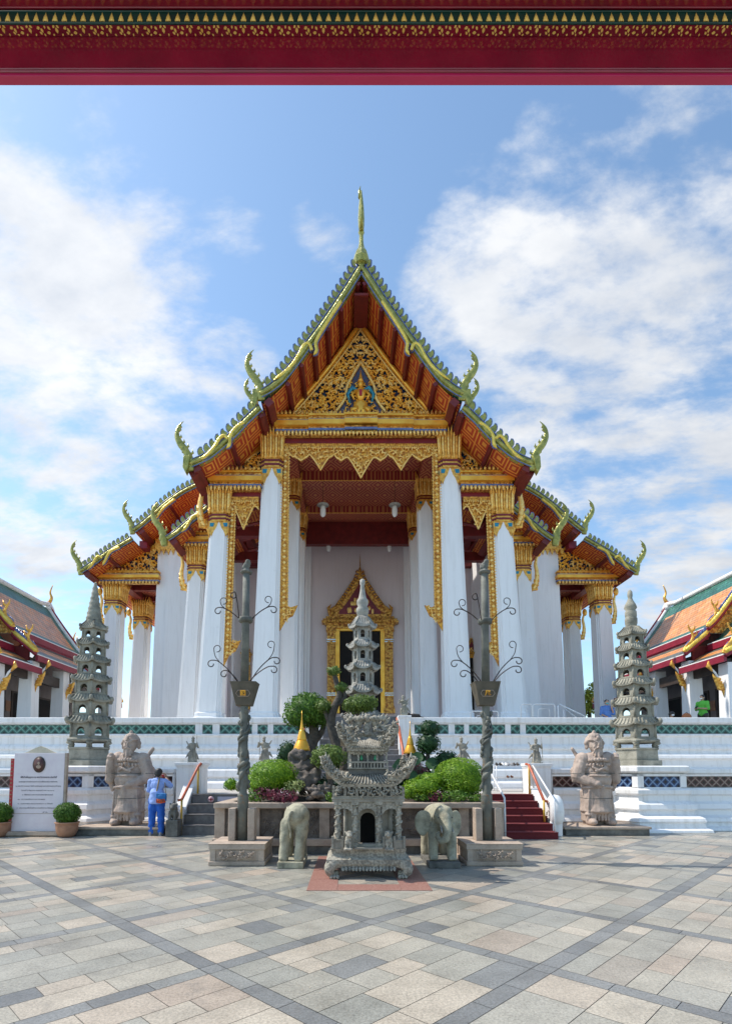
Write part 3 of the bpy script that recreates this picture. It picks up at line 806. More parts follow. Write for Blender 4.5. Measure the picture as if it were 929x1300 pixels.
m = MB(); m.lathe([(.0, -.004), (.085, -.004), (.085, .004), (0, .004)], (0,0,0), 20); q = m.build('round_sign', simple('pink_sign', (.70,.45,.48)), None, local=True); q.parent = nt
q.rotation_euler = (pi/2, 0, 0); q.location = (-.48, .015, .01)
m = MB(); m.bb(-.06, .06, -.012, .012, 0, .004); m.bb(-.012,.012,-.05,.05,0,.004); q2 = m.build('symbol', M['sign_red'], None, local=True); q2.parent = nt; q2.rotation_euler = (pi/2, 0, .0); q2.location = (-.48, .008, .01)

# ------------------------------------------------------------------ rails
def rail(label, pts, mat, posts, pmat, r=.03, cat='handrail', name='handrail', pr=.022):
    o = thing(name, label, cat, (pts[0][0], pts[0][1], 0))
    m = MB(); m.tube(pts, r, 10); m.build('bar', mat, o)
    for a, b in posts:
        m = MB(); m.tube([a, b], pr, 8); m.build('post', pmat, o)
    return o
# left brown rail with yellow posts
def Wp(px, py, Y): return tuple(W(px, py, Y))
a = W(256, 969, 15.0); b = W(252, 973, 14.95); c_ = W(231, 1015, 13.75); d = W(226, 1016, 13.7)
rail('orange brown handrail on yellow posts beside the dark steps', [a, b, c_, d], M['rail_or'],
     [((b.x, b.y, 1.0), tuple(b)), ((c_.x, c_.y, 0.0), tuple(c_))], M['rail_ye'], .035, pr=.028)
a = W(667, 970, 15.0); b = W(671, 971, 14.9); c_ = W(690, 1016, 13.6); d = W(695, 1018, 13.6)
rail('orange brown handrail on yellow posts beside the red steps', [a, b, c_, d], M['rail_or'],
     [((b.x, b.y, 1.0), tuple(b)), ((c_.x, c_.y, 0.35), tuple(c_))], M['rail_ye'], .035, pr=.028)
a = W(676, 972, 14.95); b = W(703, 1016, 13.0); 
rail('white handrail on the right side of the red steps', [(a.x, a.y, .9), a, b, (b.x, b.y, .05)], M['rail_wh'], [], M['rail_wh'], .025)
a = W(617, 970, 14.95); b = W(640, 1013, 12.95)
rail('white handrail on the left side of the red steps', [(a.x, a.y, .9), a, b, (b.x, b.y, .05)], M['rail_wh'], [], M['rail_wh'], .025)
a = W(504, 912, 19.3); b = W(512, 957, 17.2)
rail('orange handrail at the right of the centre steps', [a, b, (b.x, b.y, FLOOR1)], M['rail_or'], [], M['rail_or'], .05)
a = W(387, 912, 19.3); b = W(382, 957, 17.2)
rail('orange handrail at the left of the centre steps', [a, b, (b.x, b.y, FLOOR1)], M['rail_or'], [], M['rail_or'], .05)
# white tubular railings on the temple terrace
def gate_rail(pxa, pxb, pyt, Y, label, slope=0):
    xa, xb = Xat(pxa, 905, Y), Xat(pxb, 905, Y); zt = Zat(pyt, Y)
    o = thing('tube_railing', label, 'railing', (xa, Y, FLOOR2))
    m = MB(); pts = [(xa, Y, FLOOR2), (xa, Y, zt-.06), (xa+.06, Y, zt), (xb-.06, Y, zt-slope), (xb, Y, zt-.06-slope), (xb, Y, FLOOR2)]
    m.tube(pts, .028, 8); m.build('outer_frame', M['rail_wh'], o)
    m = MB(); q = .22
    m.tube([(xa+q, Y, FLOOR2), (xa+q, Y, zt-.24), (xa+q+.05, Y, zt-.18), (xb-q, Y, zt-.18-slope), (xb-q, Y, FLOOR2)], .018, 8); m.build('inner_frame', M['rail_wh'], o)
gate_rail(661, 675, 894, 21.0, 'white tube railing on the terrace right of the big columns, left piece')
gate_rail(676, 704, 894, 21.0, 'white tube railing on the terrace right of the big columns, middle piece')
gate_rail(708, 742, 894, 21.0, 'white tube railing with a sloping top on the terrace right of the big columns', slope=.45)
gate_rail(597, 632, 903, 21.0, 'low white tube railing between the front columns at the right')

# shoe rack on the landing
def shoe_rack():
    Y = 16.6; xa, xb = Xat(630, 985, Y), Xat(667, 985, Y); o = thing('shoe_rack', 'white metal shoe rack on the landing above the red steps', 'shoe rack', ((xa+xb)/2, Y, FLOOR1))
    zt = Zat(972, Y)
    for z in (FLOOR1+.12, (FLOOR1+zt)/2+.02, zt):
        m = MB(); m.bb(xa, xb, Y, Y+.3, z-.015, z); m.build('shelf', M['rail_wh'], o)
    for x in (xa, xb):
        for y in (Y, Y+.3):
            m = MB(); m.tube([(x, y, FLOOR1), (x, y, zt)], .014, 6); m.build('leg', M['rail_wh'], o)
    cols = [('black', M['cat']), ('white', M['rail_wh']), ('pale grey', M['shoe']), ('dark', M['wood'])]
    for i, (cn, mt) in enumerate(cols):
        for s_ in (-1, 1):
            x = xa + (xb-xa)*(.12+.2*i) + s_*.055
            m = MB(); m.ell((x, Y+.13, zt+.035), (.042, .12, .038), 8, 6); m.ell((x, Y+.18, zt+.06), (.036, .06, .045), 8, 6)
            if s_ == -1: sh = MB(); 
            q = m.build('shoe', mt); tag(q, '%s %s shoe on the top shelf of the shoe rack' % ('left' if s_ < 0 else 'right', cn), 'shoe', 'shoes on the rack')
    for s_ in (-1, 1):
        m = MB(); x = (xa+xb)/2+s_*.06; z = (FLOOR1+zt)/2+.02; m.ell((x, Y+.13, z+.03), (.042, .12, .03), 8, 6)
        m.ell((x, Y+.18, z+.05), (.03, .05, .03), 8, 6)
        tag(m.build('shoe', M['orange_cloth']), '%s brown shoe on the middle shelf of the shoe rack' % ('left' if s_ < 0 else 'right'), 'shoe', 'shoes on the rack')
shoe_rack()
# ------------------------------------------------------------------ TEMPLE HALL
T = thing('temple_hall', 'tall white and gold Thai temple hall with tiered red soffit roofs and naga finials', 'temple', (AX, 24, FLOOR2))
TF = 3.95    # temple floor
def HP(half, py, Y):
    p = W(PX+half, py, Y); return p.x, p.z
def smooth_line(pts, n=6):
    """Catmull-Rom through 2D/3D points"""
    P = [Vector(p) for p in pts]; out = []
    for i in range(len(P)-1):
        p0 = P[max(i-1, 0)]; p1 = P[i]; p2 = P[i+1]; p3 = P[min(i+2, len(P)-1)]
        for k in range(n):
            t = k/n
            out.append(0.5*((2*p1)+(-p0+p2)*t+(2*p0-5*p1+4*p2-p3)*t*t+(-p0+3*p1-3*p2+p3)*t**3))
    out.append(P[-1]); return out

def colsec(cx, cy, h, z):
    n = h*.16
    q = [(h, h-2*n), (h-n, h-2*n), (h-n, h-n), (h-2*n, h-n), (h-2*n, h)]
    ring = []
    for k in range(4):
        ca, sa = [(1, 0), (0, 1), (-1, 0), (0, -1)][k]
        for (a, b) in q: ring.append((cx + a*ca - b*sa, cy + a*sa + b*ca, z))
    return ring
def column(xb, xt, y, hb, ht, z0, zc, ztop, capital=True, dim=False, parent=None):
    """indented white column with a gold lotus capital; xb,xt = centre at the base / top"""
    parent = parent or T
    m = MB()
    zz = [z0, z0+.25, z0+.27, z0+.45, z0+.50]
    rings = [colsec(xb, y, hb*1.18, z0), colsec(xb, y, hb*1.18, z0+.2), colsec(xb, y, hb*1.10, z0+.24), colsec(xb, y, hb*1.10, z0+.38), colsec(xb, y, hb, z0+.45)]
    for k in range(1, 7):
        q = k/6; rings.append(colsec(xb+(xt-xb)*q, y, hb+(ht-hb)*q, z0+.45+(zc-z0-.45)*q))
    m.loft(rings)
    c = m.build('column', M['column'], parent)
    if not capital: return c
    hc = ztop-zc; h = ht
    cp = MB()
    # teeth over the shaft
    for k in range(4):
        ca, sa = [(1, 0), (0, 1), (-1, 0), (0, -1)][k]
        cp.M = Matrix.Translation((xt, y, zc)) @ Matrix.Rotation(k*pi/2, 4, 'Z')
        for s_ in (-1, 1):
            cp.cur = 0
            poly = [(s_*h*1.03, .02), (s_*h*.02, .02), (s_*h*.30, -.16*hc), (s_*h*.50, -.22*hc), (s_*h*.74, -.36*hc), (s_*h*1.03, -.25*hc)]
            cp.prism(poly, -h*1.04, -h*.98)
            cp.cur = 2
            cp.prism([(s_*h*.92, -.03*hc), (s_*h*.45, -.03*hc), (s_*h*.55, -.12*hc), (s_*h*.92, -.12*hc)], -h*1.055, -h*1.03)
    # bands
    def sq(a, b, r0, r1, mi):
        cp.cur = mi
        cp.loft([[(x*r0, y_*r0, a) for x, y_ in cs], [(x*r1, y_*r1, b) for x, y_ in cs]])
    cp.M = Matrix.Translation((xt, y, zc))
    cs = [(p[0]/1, p[1]/1) for p in colsec(0, 0, h, 0)]
    u = hc
    sq(0, .05*u, 1.10, 1.10, 0); sq(.05*u, .09*u, 1.16, 1.16, 1); sq(.09*u, .14*u, 1.08, 1.08, 0); sq(.14*u, .18*u, 1.14, 1.14, 1); sq(.18*u, .23*u, 1.08, 1.05, 0)
    sq(.23*u, .80*u, 1.0, 1.12, 0)
    # lotus petals: long fluted leaves, points flaring out
    for k in range(4):
        cp.M = Matrix.Translation((xt, y, zc)) @ Matrix.Rotation(k*pi/2, 4, 'Z')
        for j in range(8):
            q = -1+2*j/7.0
            x0 = q*h*.92; x1 = q*h*1.22
            cp.cur = 3 if j % 2 else 0
            w0 = h*.125
            pts = [(x0, -h*1.0, .22*u), (x0*1.03, -h*1.05, .45*u), (x0*1.08, -h*1.14, .72*u), (x0*1.18, -h*1.30, .86*u)]
            cp.tube(pts, [w0, w0*1.05, w0*1.0, w0*.3], 6, smooth=True)
            cp.cur = 0
            cp.tube([(x0*1.08, -h*1.14, .66*u), (x0*1.18, -h*1.30, .83*u), (x1*1.14, -h*1.42, 1.0*u)], [w0*.8, w0*.8, .01], 6)
        for j in range(9):
            q = -1+2*j/8.0
            cp.cur = 0
            cp.tube([(q*h*.98, -h*1.03, .20*u), (q*h*.98, -h*1.09, .26*u), (q*h*.98, -h*1.12, .34*u)], [h*.09, h*.08, .01], 5)
    cp.M = None
    cp.build('capital', [M['gold'], M['red'], M['teal'], M['gold_pale']], c)
    return c

YC = 24.0
def colz(half, py, Y): return HP(half, py, Y)
# front four
zcap1 = HP(0, 601, YC)[1]; ztop1 = HP(0, 545, YC)[1]
zcap2 = HP(0, 668, YC)[1]; ztop2 = HP(0, 617, YC)[1]
for s_ in (-1, 1):
    column(AX+s_*4.34, AX+s_*4.10, YC, .60, .46, TF-.15, zcap1, ztop1)
    column(AX+s_*6.82, AX+s_*6.50, YC, .56, .44, TF-.15, zcap2, ztop2)
# third (small side roof) columns
Y3 = 28.2
hx3t = HP(204.3, 735, Y3)[0]; zc3 = HP(0, 728, Y3)[1]; zt3 = HP(0, 691, Y3)[1]
for s_ in (-1, 1):
    column(AX+s_*(hx3t+.30-.0), AX+s_*hx3t, Y3, .54, .44, TF-.1, zc3, zt3)
# inner columns
for s_ in (-1, 1):
    for Yc in (27.3, 31.0):
        zc = 15.75; column(AX-.05+s_*3.62, AX-.05+s_*3.52, Yc, .46, .40, TF-.1, zc, 17.25)
# engaged pilasters on the front wall
YW = 34.5
for s_ in (-1, 1):
    m = MB(); 
    for (a, b, d) in ((3.05, 4.4, .25), (3.25, 4.2, .4)):
        m.loft([[(AX+s_*a*1.03, YW-d, TF), (AX+s_*b*1.03, YW-d, TF), (AX+s_*b*1.03, YW+.1, TF), (AX+s_*a*1.03, YW+.1, TF)],
                [(AX+s_*a, YW-d, 17.3), (AX+s_*b, YW-d, 17.3), (AX+s_*b, YW+.1, 17.3), (AX+s_*a, YW+.1, 17.3)]])
    m.build('pilaster', M['column'], T)
# outer gallery colonnade
hx5 = HP(306.8, 755, 32.5)[0]; zc5 = HP(0, 771, 32.5)[1]; zt5 = HP(0, 738, 32.5)[1]
for s_ in (-1, 1):
    for k, Yc in enumerate((32.5, 36.9, 41.3, 45.7, 50.1)):
        column(AX+s_*(hx5+.14), AX+s_*hx5, Yc, .56, .48, TF-.4, zc5+(.25 if k else 0), zt5+(.25 if k else 0))

# walls ---------------------------------------------------------------
m = MB()
m.bb(AX-7.9, AX+7.9, YW, YW+.6, TF, 17.35)
for s_ in (-1, 1): pass
m.build('front_wall', M['wall'], T)
# corner piers (big battered wall ends)
hpo = HP(263.5, 905, 32.0)[0]; hpt = HP(253, 700, 32.0)[0]
zpt = HP(0, 697, 32.0)[1]
for s_ in (-1, 1):
    m = MB()
    def q4(a, b, y0, y1, z): return [(AX+s_*a, y0, z), (AX+s_*b, y0, z), (AX+s_*b, y1, z), (AX+s_*a, y1, z)]
    m.loft([q4(7.6, hpo, 32.0, 60, TF+.6), q4(7.5, hpt, 32.0, 60, zpt+.7)])
    m.loft([q4(7.9, hpo-.72, 31.86, 33, TF+.6), q4(7.7, hpt-.62, 31.86, 33, zpt+.7)])
    m.build('side_wall', M['column'], T)
    m = MB()
    for (e, z0_, z1_) in ((.32, TF, TF+.35), (.22, TF+.35, TF+.5), (.12, TF+.5, TF+.66)):
        m.loft([q4(7.6, hpo+e, 32.0-e-.1, 60, z0_), q4(7.6, hpo+e, 32.0-e-.1, 60, z1_)])
    m.build('wall_base', M['pink'], T, bevel=.02)
    m = MB()   # gold trim with hanging leaves at the pier head
    zt_ = zpt-.1
    m.loft([q4(hpt-1.5, hpt+.10, 31.75, 33, zt_), q4(hpt-1.5, hpt+.10, 31.75, 33, zt_+.6)])
    for j in range(6):
        x = hpt-1.4+j*.29
        m.prism([(AX+s_*x, zt_), (AX+s_*(x+.26), zt_), (AX+s_*(x+.13), zt_-.35)], 31.78, 31.84)
    m.build('wall_head_trim', [M['gold']], T)
# podium of the hall
m = MB()
m.prism([(22.9, FLOOR2), (22.9, TF-.35), (23.0, TF-.3), (23.0, TF-.1), (23.1, TF), (62, TF), (62, FLOOR2)], AX-9.2, AX+9.2, axis='x')
m.prism([(30.9, FLOOR2), (30.9, TF-.45), (31.0, TF-.4), (62, TF-.4), (62, FLOOR2)], AX-17.2, AX+17.2, axis='x')
m.build('podium', M['white'], T, bevel=.02)
# steps between porch and terrace, seen at the door axis
m = MB()
for k in range(6): m.bb(AX-1.6, AX+1.6, 22.9-.28*(6-k), 22.9, FLOOR2+k*.19, FLOOR2+(k+1)*.19)
m.build('porch_steps', M['step_dark'], T)
m = MB()
for k in range(3): m.bb(AX-2.1+k*.1, AX+2.2-k*.1, YW-1.2+.3*k, YW, TF+k*.2, TF+(k+1)*.2)
m.build('door_steps', M['pink'], T)

# ceilings --------------------------------------------------------------
ZC = 17.35
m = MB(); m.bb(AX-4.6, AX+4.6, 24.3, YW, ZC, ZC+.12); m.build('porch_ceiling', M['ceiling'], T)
m = MB()
for (ya, yb, dz) in ((26.9, 27.7, .5), (30.6, 31.4, .42), (34.0, 34.45, .35)):
    m.bb(AX-4.4, AX+4.4, ya, yb, ZC-dz, ZC-.002)
for s_ in (-1, 1): m.bb(AX+s_*3.1, AX+s_*4.5, 24.4, YW, ZC-.45, ZC-.004)
m.build('ceiling_beam', M['ceiling'], T, bevel=.02)
for (ya, dz) in ((26.88, .5), (30.58, .42), (33.98, .35)):
    m = MB(); m.tube([(AX-4.3+8.6*k/120, ya, ZC-dz-.012) for k in range(121)], [.035 if k % 2 else .012 for k in range(121)], 6); m.build('beam_bead', M['gold'], T)
# aisle ceilings (sloping, dark red)
for s_ in (-1, 1):
    m = MB()
    A0 = (AX+s_*4.4, 24.4, 16.2); 
    vs = [(AX+s_*4.3, 24.5, 16.9), (AX+s_*7.4, 24.5, 15.3), (AX+s_*7.4, 31.9, 15.3), (AX+s_*4.3, 31.9, 16.9)]
    vt = [(v[0], v[1], v[2]+.15) for v in vs]
    m.add(vs+vt, [(0,1,2,3), (4,5,6,7), (0,1,5,4), (1,2,6,5), (2,3,7,6), (3,0,4,7)])
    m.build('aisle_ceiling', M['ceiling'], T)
    m = MB()
    for (Yb, z) in ((28.2, 14.35), (31.6, 14.35), (34.2, 15.0)):
        m.bb(AX+s_*4.0, AX+s_*8.6, Yb-.2, Yb+.2, z, z+.55)
    m.bb(AX+s_*6.2, AX+s_*6.9, 24.5, 31.9, 14.9, 15.5)
    for k in range(5):
        Yk = 25.6+k*1.5; m.tube([(AX+s_*4.2, Yk, 14.9), (AX+s_*6.4, Yk, 14.4), (AX+s_*6.8, Yk, 15.2)], .10, 4)
    m.build('aisle_beam', M['red_beam'], T)
    # wall behind the aisle
    m = MB(); m.bb(AX+s_*7.7, AX+s_*7.9, 31.0, YW, TF, 17); m.build('aisle_wall', M['wall'], T)

# door ---------------------------------------------------------------------
def doorway(cx, Y, w, h, z0, parent, nm='doorway', full=True):
    """gold door case: dark panel, jambs, pilasters, entablature, pointed stepped pediment with a spire"""
    d = MB(); d.bb(cx-w/2, cx+w/2, Y-.06, Y-.02, z0, z0+h)  # flat dark slab on the wall, standing in for the unlit interior
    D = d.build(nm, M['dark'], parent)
    m = MB()
    jw = w*.11
    for s_ in (-1, 1): m.bb(cx+s_*w/2, cx+s_*(w/2+jw), Y-.22, Y, z0, z0+h+jw)
    m.bb(cx-w/2, cx+w/2, Y-.22, Y, z0+h, z0+h+jw)
    m.build('jamb', M['gold_plain'], D, bevel=.02)
    pw = w*.20
    for s_ in (-1, 1):
        m = MB(); xc = cx+s_*(w/2+jw+pw/2)
        for (a, b, e, mi) in ((0, .06, 1.35, 0), (.06, .09, 1.2, 0), (.09, .13, 1.05, 0), (.13, .21, 1.0, 0), (.21, .222, 1.1, 1), (.222, .235, 1.0, 0), (.235, .247, 1.1, 1),
                              (.247, .86, .96, 0), (.86, .872, 1.1, 1), (.872, .885, 1.0, 0), (.885, .897, 1.1, 1), (.897, .99, 1.0, 0), (.99, 1.03, 1.25, 0)):
            m.cur = mi; m.box((xc, Y-.14, z0+h*(a+b)/2), (pw*e, .28*e, h*(b-a)))
        m.cur = 0
        for k in range(14):
            z = z0+h*(.27+.58*k/13); m.box((xc, Y-.29, z), (pw*.42, .06, pw*.42), ry=pi/4)
        m.build('door_pilaster', [M['gold_carved'], M['white_glass']], D)
    m = MB(); zt = z0+h*1.03
    tw = w/2+jw+pw
    for k, (dw, hh, dd) in enumerate(((.02, .16, .34), (.10, .10, .42), (.26, .16, .5), (.20, .12, .44), (.06, .14, .36), (-.10, .14, .3))):
        m.bb(cx-tw-dw*w*.5, cx+tw+dw*w*.5, Y-dd, Y, zt, zt+hh*w*.42); zt += hh*w*.42+.002
    for s_ in (-1, 1):
        for k in range(16):
            x = cx+s_*(tw*1.05)*(k+.5)/16
            m.tube([(x, Y-.5, zt-.55*w*.42), (x, Y-.53, zt-.4*w*.42), (x, Y-.5, zt-.2*w*.42)], [.03*w, .035*w, .004], 5)
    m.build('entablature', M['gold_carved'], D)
    # pediment: ogee gable layers with flame edges
    m = MB()
    for (sc, dep, mi) in ((1.0, .22, 0), (.78, .30, 1), (.62, .26, 0)):
        half = tw*.80*sc; H_ = w*1.02*sc
        prof = [(1.0, 0), (1.02, .10), (.86, .18), (.70, .32), (.50, .50), (.30, .70), (.12, .88), (0, 1.12)]
        R_ = [(cx+half*a, zt+H_*b) for a, b in prof]; L_ = [(cx-half*a, zt+H_*b) for a, b in prof[::-1][1:]]
        m.cur = mi; m.prism(R_+L_, Y-dep, Y)
        if sc > .9:
            m.cur = 0
            for s_ in (-1, 1):
                PP = smooth_line([(half*a, H_*b) for a, b in prof], 3)
                for i in range(1, len(PP)-1):
                    p = PP[i]; m.tube([(cx+s_*p[0], Y-.2, zt+p[1]-.04), (cx+s_*(p[0]+.07*w), Y-.22, zt+p[1]+.03), (cx+s_*(p[0]+.04*w), Y-.2, zt+p[1]+.12*w*.6)], [.035*w, .035*w, .004], 5)
                m.tube([(cx+s_*half, Y-.24, zt), (cx+s_*(half+.09*w), Y-.26, zt+.05), (cx+s_*(half+.13*w), Y-.26, zt+.16*w), (cx+s_*(half+.06*w), Y-.26, zt+.26*w)], [.06*w, .06*w, .045*w, .01], 6)
    m.cur = 0
    H_ = w*1.02
    m.lathe([(.05*w, 0), (.035*w, .05*w), (.03*w, .10*w), (.012*w, .14*w), (.010*w, .3*w), (.001, .5*w)], (cx, Y-.12, zt+H_*1.05), 8)
    # scrollwork in the tympanum
    m.cur = 2
    for k in range(26):
        a = random.uniform(-.5, .5); b = random.uniform(.05, .62)
        if abs(a) > .55*(1-b): continue
        x, z = cx+a*tw*.8, zt+b*w*.7
        m.ell((x, Y-.31, z), (.035*w, .03, .055*w), 6, 4)
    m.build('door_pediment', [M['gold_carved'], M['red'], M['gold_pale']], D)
    return D
zD = HP(0, 906, YW)[1]; wD = HP(51.5/2, 860, YW)[0]*2; hD = HP(0, 802, YW)[1]-zD
dcx = W(457, 860, YW).x
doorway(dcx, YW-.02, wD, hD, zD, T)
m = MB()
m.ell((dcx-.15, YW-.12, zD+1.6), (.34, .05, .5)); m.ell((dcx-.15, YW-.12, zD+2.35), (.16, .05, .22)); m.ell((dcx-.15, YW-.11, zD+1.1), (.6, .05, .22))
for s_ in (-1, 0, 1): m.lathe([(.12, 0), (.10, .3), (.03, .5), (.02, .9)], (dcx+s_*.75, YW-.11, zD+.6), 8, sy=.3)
tag(m.build('buddha_image', simple('dim_gold', (.10, .05, .02), (.05, .02, .01), 6, .5)), 'dim gilded figure inside the dark central doorway', 'statue')  # gilding coloured dark for the gloom inside the hall
for s_ in (-1, 1):
    doorway(AX-.1+s_*HP(146, 860, YW)[0], YW-.02, .8, 3.4, HP(0, 901, YW)[1], T, 'side_doorway')

# ------------------------------------------------------------------ roofs, one tier per side
def naga_board(path, Y, s_, w=.34, teeth=True, lower=None, tscale=1.0, thick=.22):
    """path: outer edge [(half, z)] from top to eave"""
    P = smooth_line(path, 5)
    m = MB(); m.cur = 0
    n = len(P)
    nr = []
    for i in range(n):
        a = P[max(0, i-1)]; b = P[min(n-1, i+1)]; t = (b-a).normalized(); nr.append(Vector((t[1], -t[0])))  # outward/up?
    nr = [v if v[1] > 0 else -v for v in nr]
    def X(h): return AX+s_*h
    def ribbon(off0, off1, ya, yb, mi, i0=0, i1=None):
        i1 = n if i1 is None else i1
        m.cur = mi; rings = []
        for i in range(i0, i1):
            p, q = P[i], nr[i]
            a = p+q*off0; b = p+q*off1
            rings.append([(X(a[0]), ya, a[1]), (X(b[0]), ya, b[1]), (X(b[0]), yb, b[1]), (X(a[0]), yb, a[1])])
        m.loft(rings)
    ribbon(0, -w, Y, Y+thick, 0)
    m.cur = 2
    for off in (.01, -w):
        m.tube([(X((P[i]+nr[i]*off)[0]), Y-.01, (P[i]+nr[i]*off)[1]) for i in range(n)], .025, 5)
    m.cur = 0
    m.tube([(X((P[i]-nr[i]*w*.5)[0]), Y-.02, (P[i]-nr[i]*w*.5)[1]) for i in range(n)], w*.26, 6)
    B = m.build('naga_board', [M['naga'], M['naga_y'], M['edge_blue']], T)
    if teeth:
        tm = MB(); L = 0; acc = 0; step = .34*tscale
        total = sum((P[i+1]-P[i]).length for i in range(n-1)); k = 0
        d_ = .25
        while d_ < total-.45*tscale:
            # locate
            r = d_; i = 0
            while i < n-2 and r > (P[i+1]-P[i]).length: r -= (P[i+1]-P[i]).length; i += 1
            t = (P[i+1]-P[i]).normalized(); p = P[i]+t*r; q = nr[i]
            hgt = .40*tscale
            # blade: leaning up-slope at its tip
            pts = [(-.12, -.03), (.09, -.03), (.12, .10), (.10, .22), (.03, .31), (-.08, .37), (-.16, .33), (-.12, .24), (-.15, .12)]
            for (mi, sc, ya, yb) in ((2, 1.12, .03, .15), (0, .92, 0.0, .18)):
                tm.cur = mi
                poly = []
                for (a, b) in pts:
                    v = p + t*(a*tscale*sc) + q*(b*tscale*sc)
                    poly.append((X(v[0]), v[1]))
                tm.prism(poly, Y+ya, Y+yb)
            d_ += step
        tm.build('board_fins', [M['naga'], M['naga_y'], M['edge_blue']], B)
    if lower:
        lm = MB()
        for seg in lower:
            Q = smooth_line(seg, 6); k = len(Q)
            for (mi, rr, yy) in ((2, .105, 0.02), (1, .078, -.05)):
                lm.cur = mi
                lm.tube([(X(a[0]), Y+yy, a[1]) for a in Q], [rr*(1.0 if i < k-4 else max(.15, (k-1-i)/4)) for i in range(k)], 8)
        lm.build('wavy_board', [M['naga'], M['naga_y'], M['edge_blue']], B)
    return B
def hang_hong(hx, z, Y, s_, sc, small=True, parent=None, gold=False):
    m = MB(); 
    def X(h): return AX+s_*(hx+h)
    body = smooth_line([(-.10, -.55), (-.06, -.2), (.0, .15), (.18, .50), (.42, .82), (.58, 1.18), (.56, 1.55), (.44, 1.78), (.28, 1.95)], 4)
    k = len(body)
    rad = [.17, .18, .2] + [.2]*3
    rr = [(.17+.04*sin(min(1, i/10)*pi))*(1 if i < k*.45 else max(.05, 1-(i-k*.45)/(k*.55))) for i in range(k)]
    m.tube([(X(a[0]*sc), Y, z+a[1]*sc) for a in body], [r*sc for r in rr], 8, flat=(0, 1, 0))
    # flame spikes on the inner (uphill) edge
    for f in (.30, .42, .52, .62, .72, .80):
        i = int(f*(k-1)); p = body[i]; l = .20*(1.25-f)
        m.tube([(X((p[0]-.06)*sc), Y, z+p[1]*sc), (X((p[0]-.06-l)*sc), Y, z+(p[1]+l*.6)*sc), (X((p[0]-.06-l*.8)*sc), Y, z+(p[1]+l*1.5)*sc)], [.09*sc, .06*sc, .008], 6, flat=(0, 1, 0))
    for f in (.12, .22, .34):
        i = int(f*(k-1)); p = body[i]
        m.tube([(X((p[0]+.08)*sc), Y, z+p[1]*sc), (X((p[0]+.22)*sc), Y, z+(p[1]+.06)*sc), (X((p[0]+.24)*sc), Y, z+(p[1]+.2)*sc)], [.08*sc, .05*sc, .008], 6, flat=(0, 1, 0))
    m.ell((X(0), Y, z-.05*sc), (.2*sc, .11*sc, .28*sc))
    m.build('naga_finial', M['gold'] if gold else M['naga'], parent or T)

def roof_slab(path, y0, y1, s_, th=.16, top=True, name='roof_slope', purlins=None, soffit='soffit', off=.34, bars=True):
    """slab below the outer edge path: soffit with lattice below, glazed tiles above"""
    P = smooth_line(path, 4); n = len(P)
    nr = []
    for i in range(n):
        a = P[max(0, i-1)]; b = P[min(n-1, i+1)]; t = (b-a).normalized(); v = Vector((t[1], -t[0])); nr.append(v if v[1] > 0 else -v)
    def X(h): return AX+s_*h
    m = MB()
    for i in range(n-1):
        a, b = P[i]-nr[i]*(off-.02-th), P[i+1]-nr[i+1]*(off-.02-th)
        c, d = P[i]-nr[i]*(off-.02), P[i+1]-nr[i+1]*(off-.02)
        m.cur = 1 if (i < 1 or i >= n-3) else 0
        m.add([(X(a[0]), y0+.05, a[1]), (X(b[0]), y0+.05, b[1]), (X(b[0]), y1, b[1]), (X(a[0]), y1, a[1])], [(0,1,2,3)], smooth=False)
        m.cur = 2
        m.add([(X(c[0]), y0+.05, c[1]), (X(d[0]), y0+.05, d[1]), (X(d[0]), y1, d[1]), (X(c[0]), y1, c[1])], [(0,1,2,3)])
    a, c = P[-1]-nr[-1]*(off-.02-th), P[-1]-nr[-1]*(off-.02)
    m.cur = 3; m.add([(X(a[0]), y0+.05, a[1]), (X(c[0]), y0+.05, c[1]), (X(c[0]), y1, c[1]), (X(a[0]), y1, a[1])], [(0,1,2,3)])
    o = m.build(name, [M['tile_orange'], M['tile_green'], M[soffit], M['fascia']], T)
    # purlins along the depth, under the soffit
    if purlins:
        L = [0]
        for i in range(n-1): L.append(L[-1]+(P[i+1]-P[i]).length)
        for f in purlins:
            d = f*L[-1]; i = 0
            while i < n-2 and L[i+1] < d: i += 1
            t = (P[i+1]-P[i]).normalized(); p = P[i]+t*(d-L[i])-nr[i]*(off+.06)
            pm = MB(); rz = 0
            ang = math.atan2(t[1]*1, s_*t[0])
            w_ = .17 if f not in (purlins[-1],) else .34
            pm.box((X(p[0]), (y0+purl_end[0])/2+.05, p[1]), (w_, purl_end[0]-y0, .2 if w_ < .3 else .32), ry=-ang)
            pm.build('purlin', M['red_beam'], o)
    return o
purl_end = [24.2]
YB = 22.0
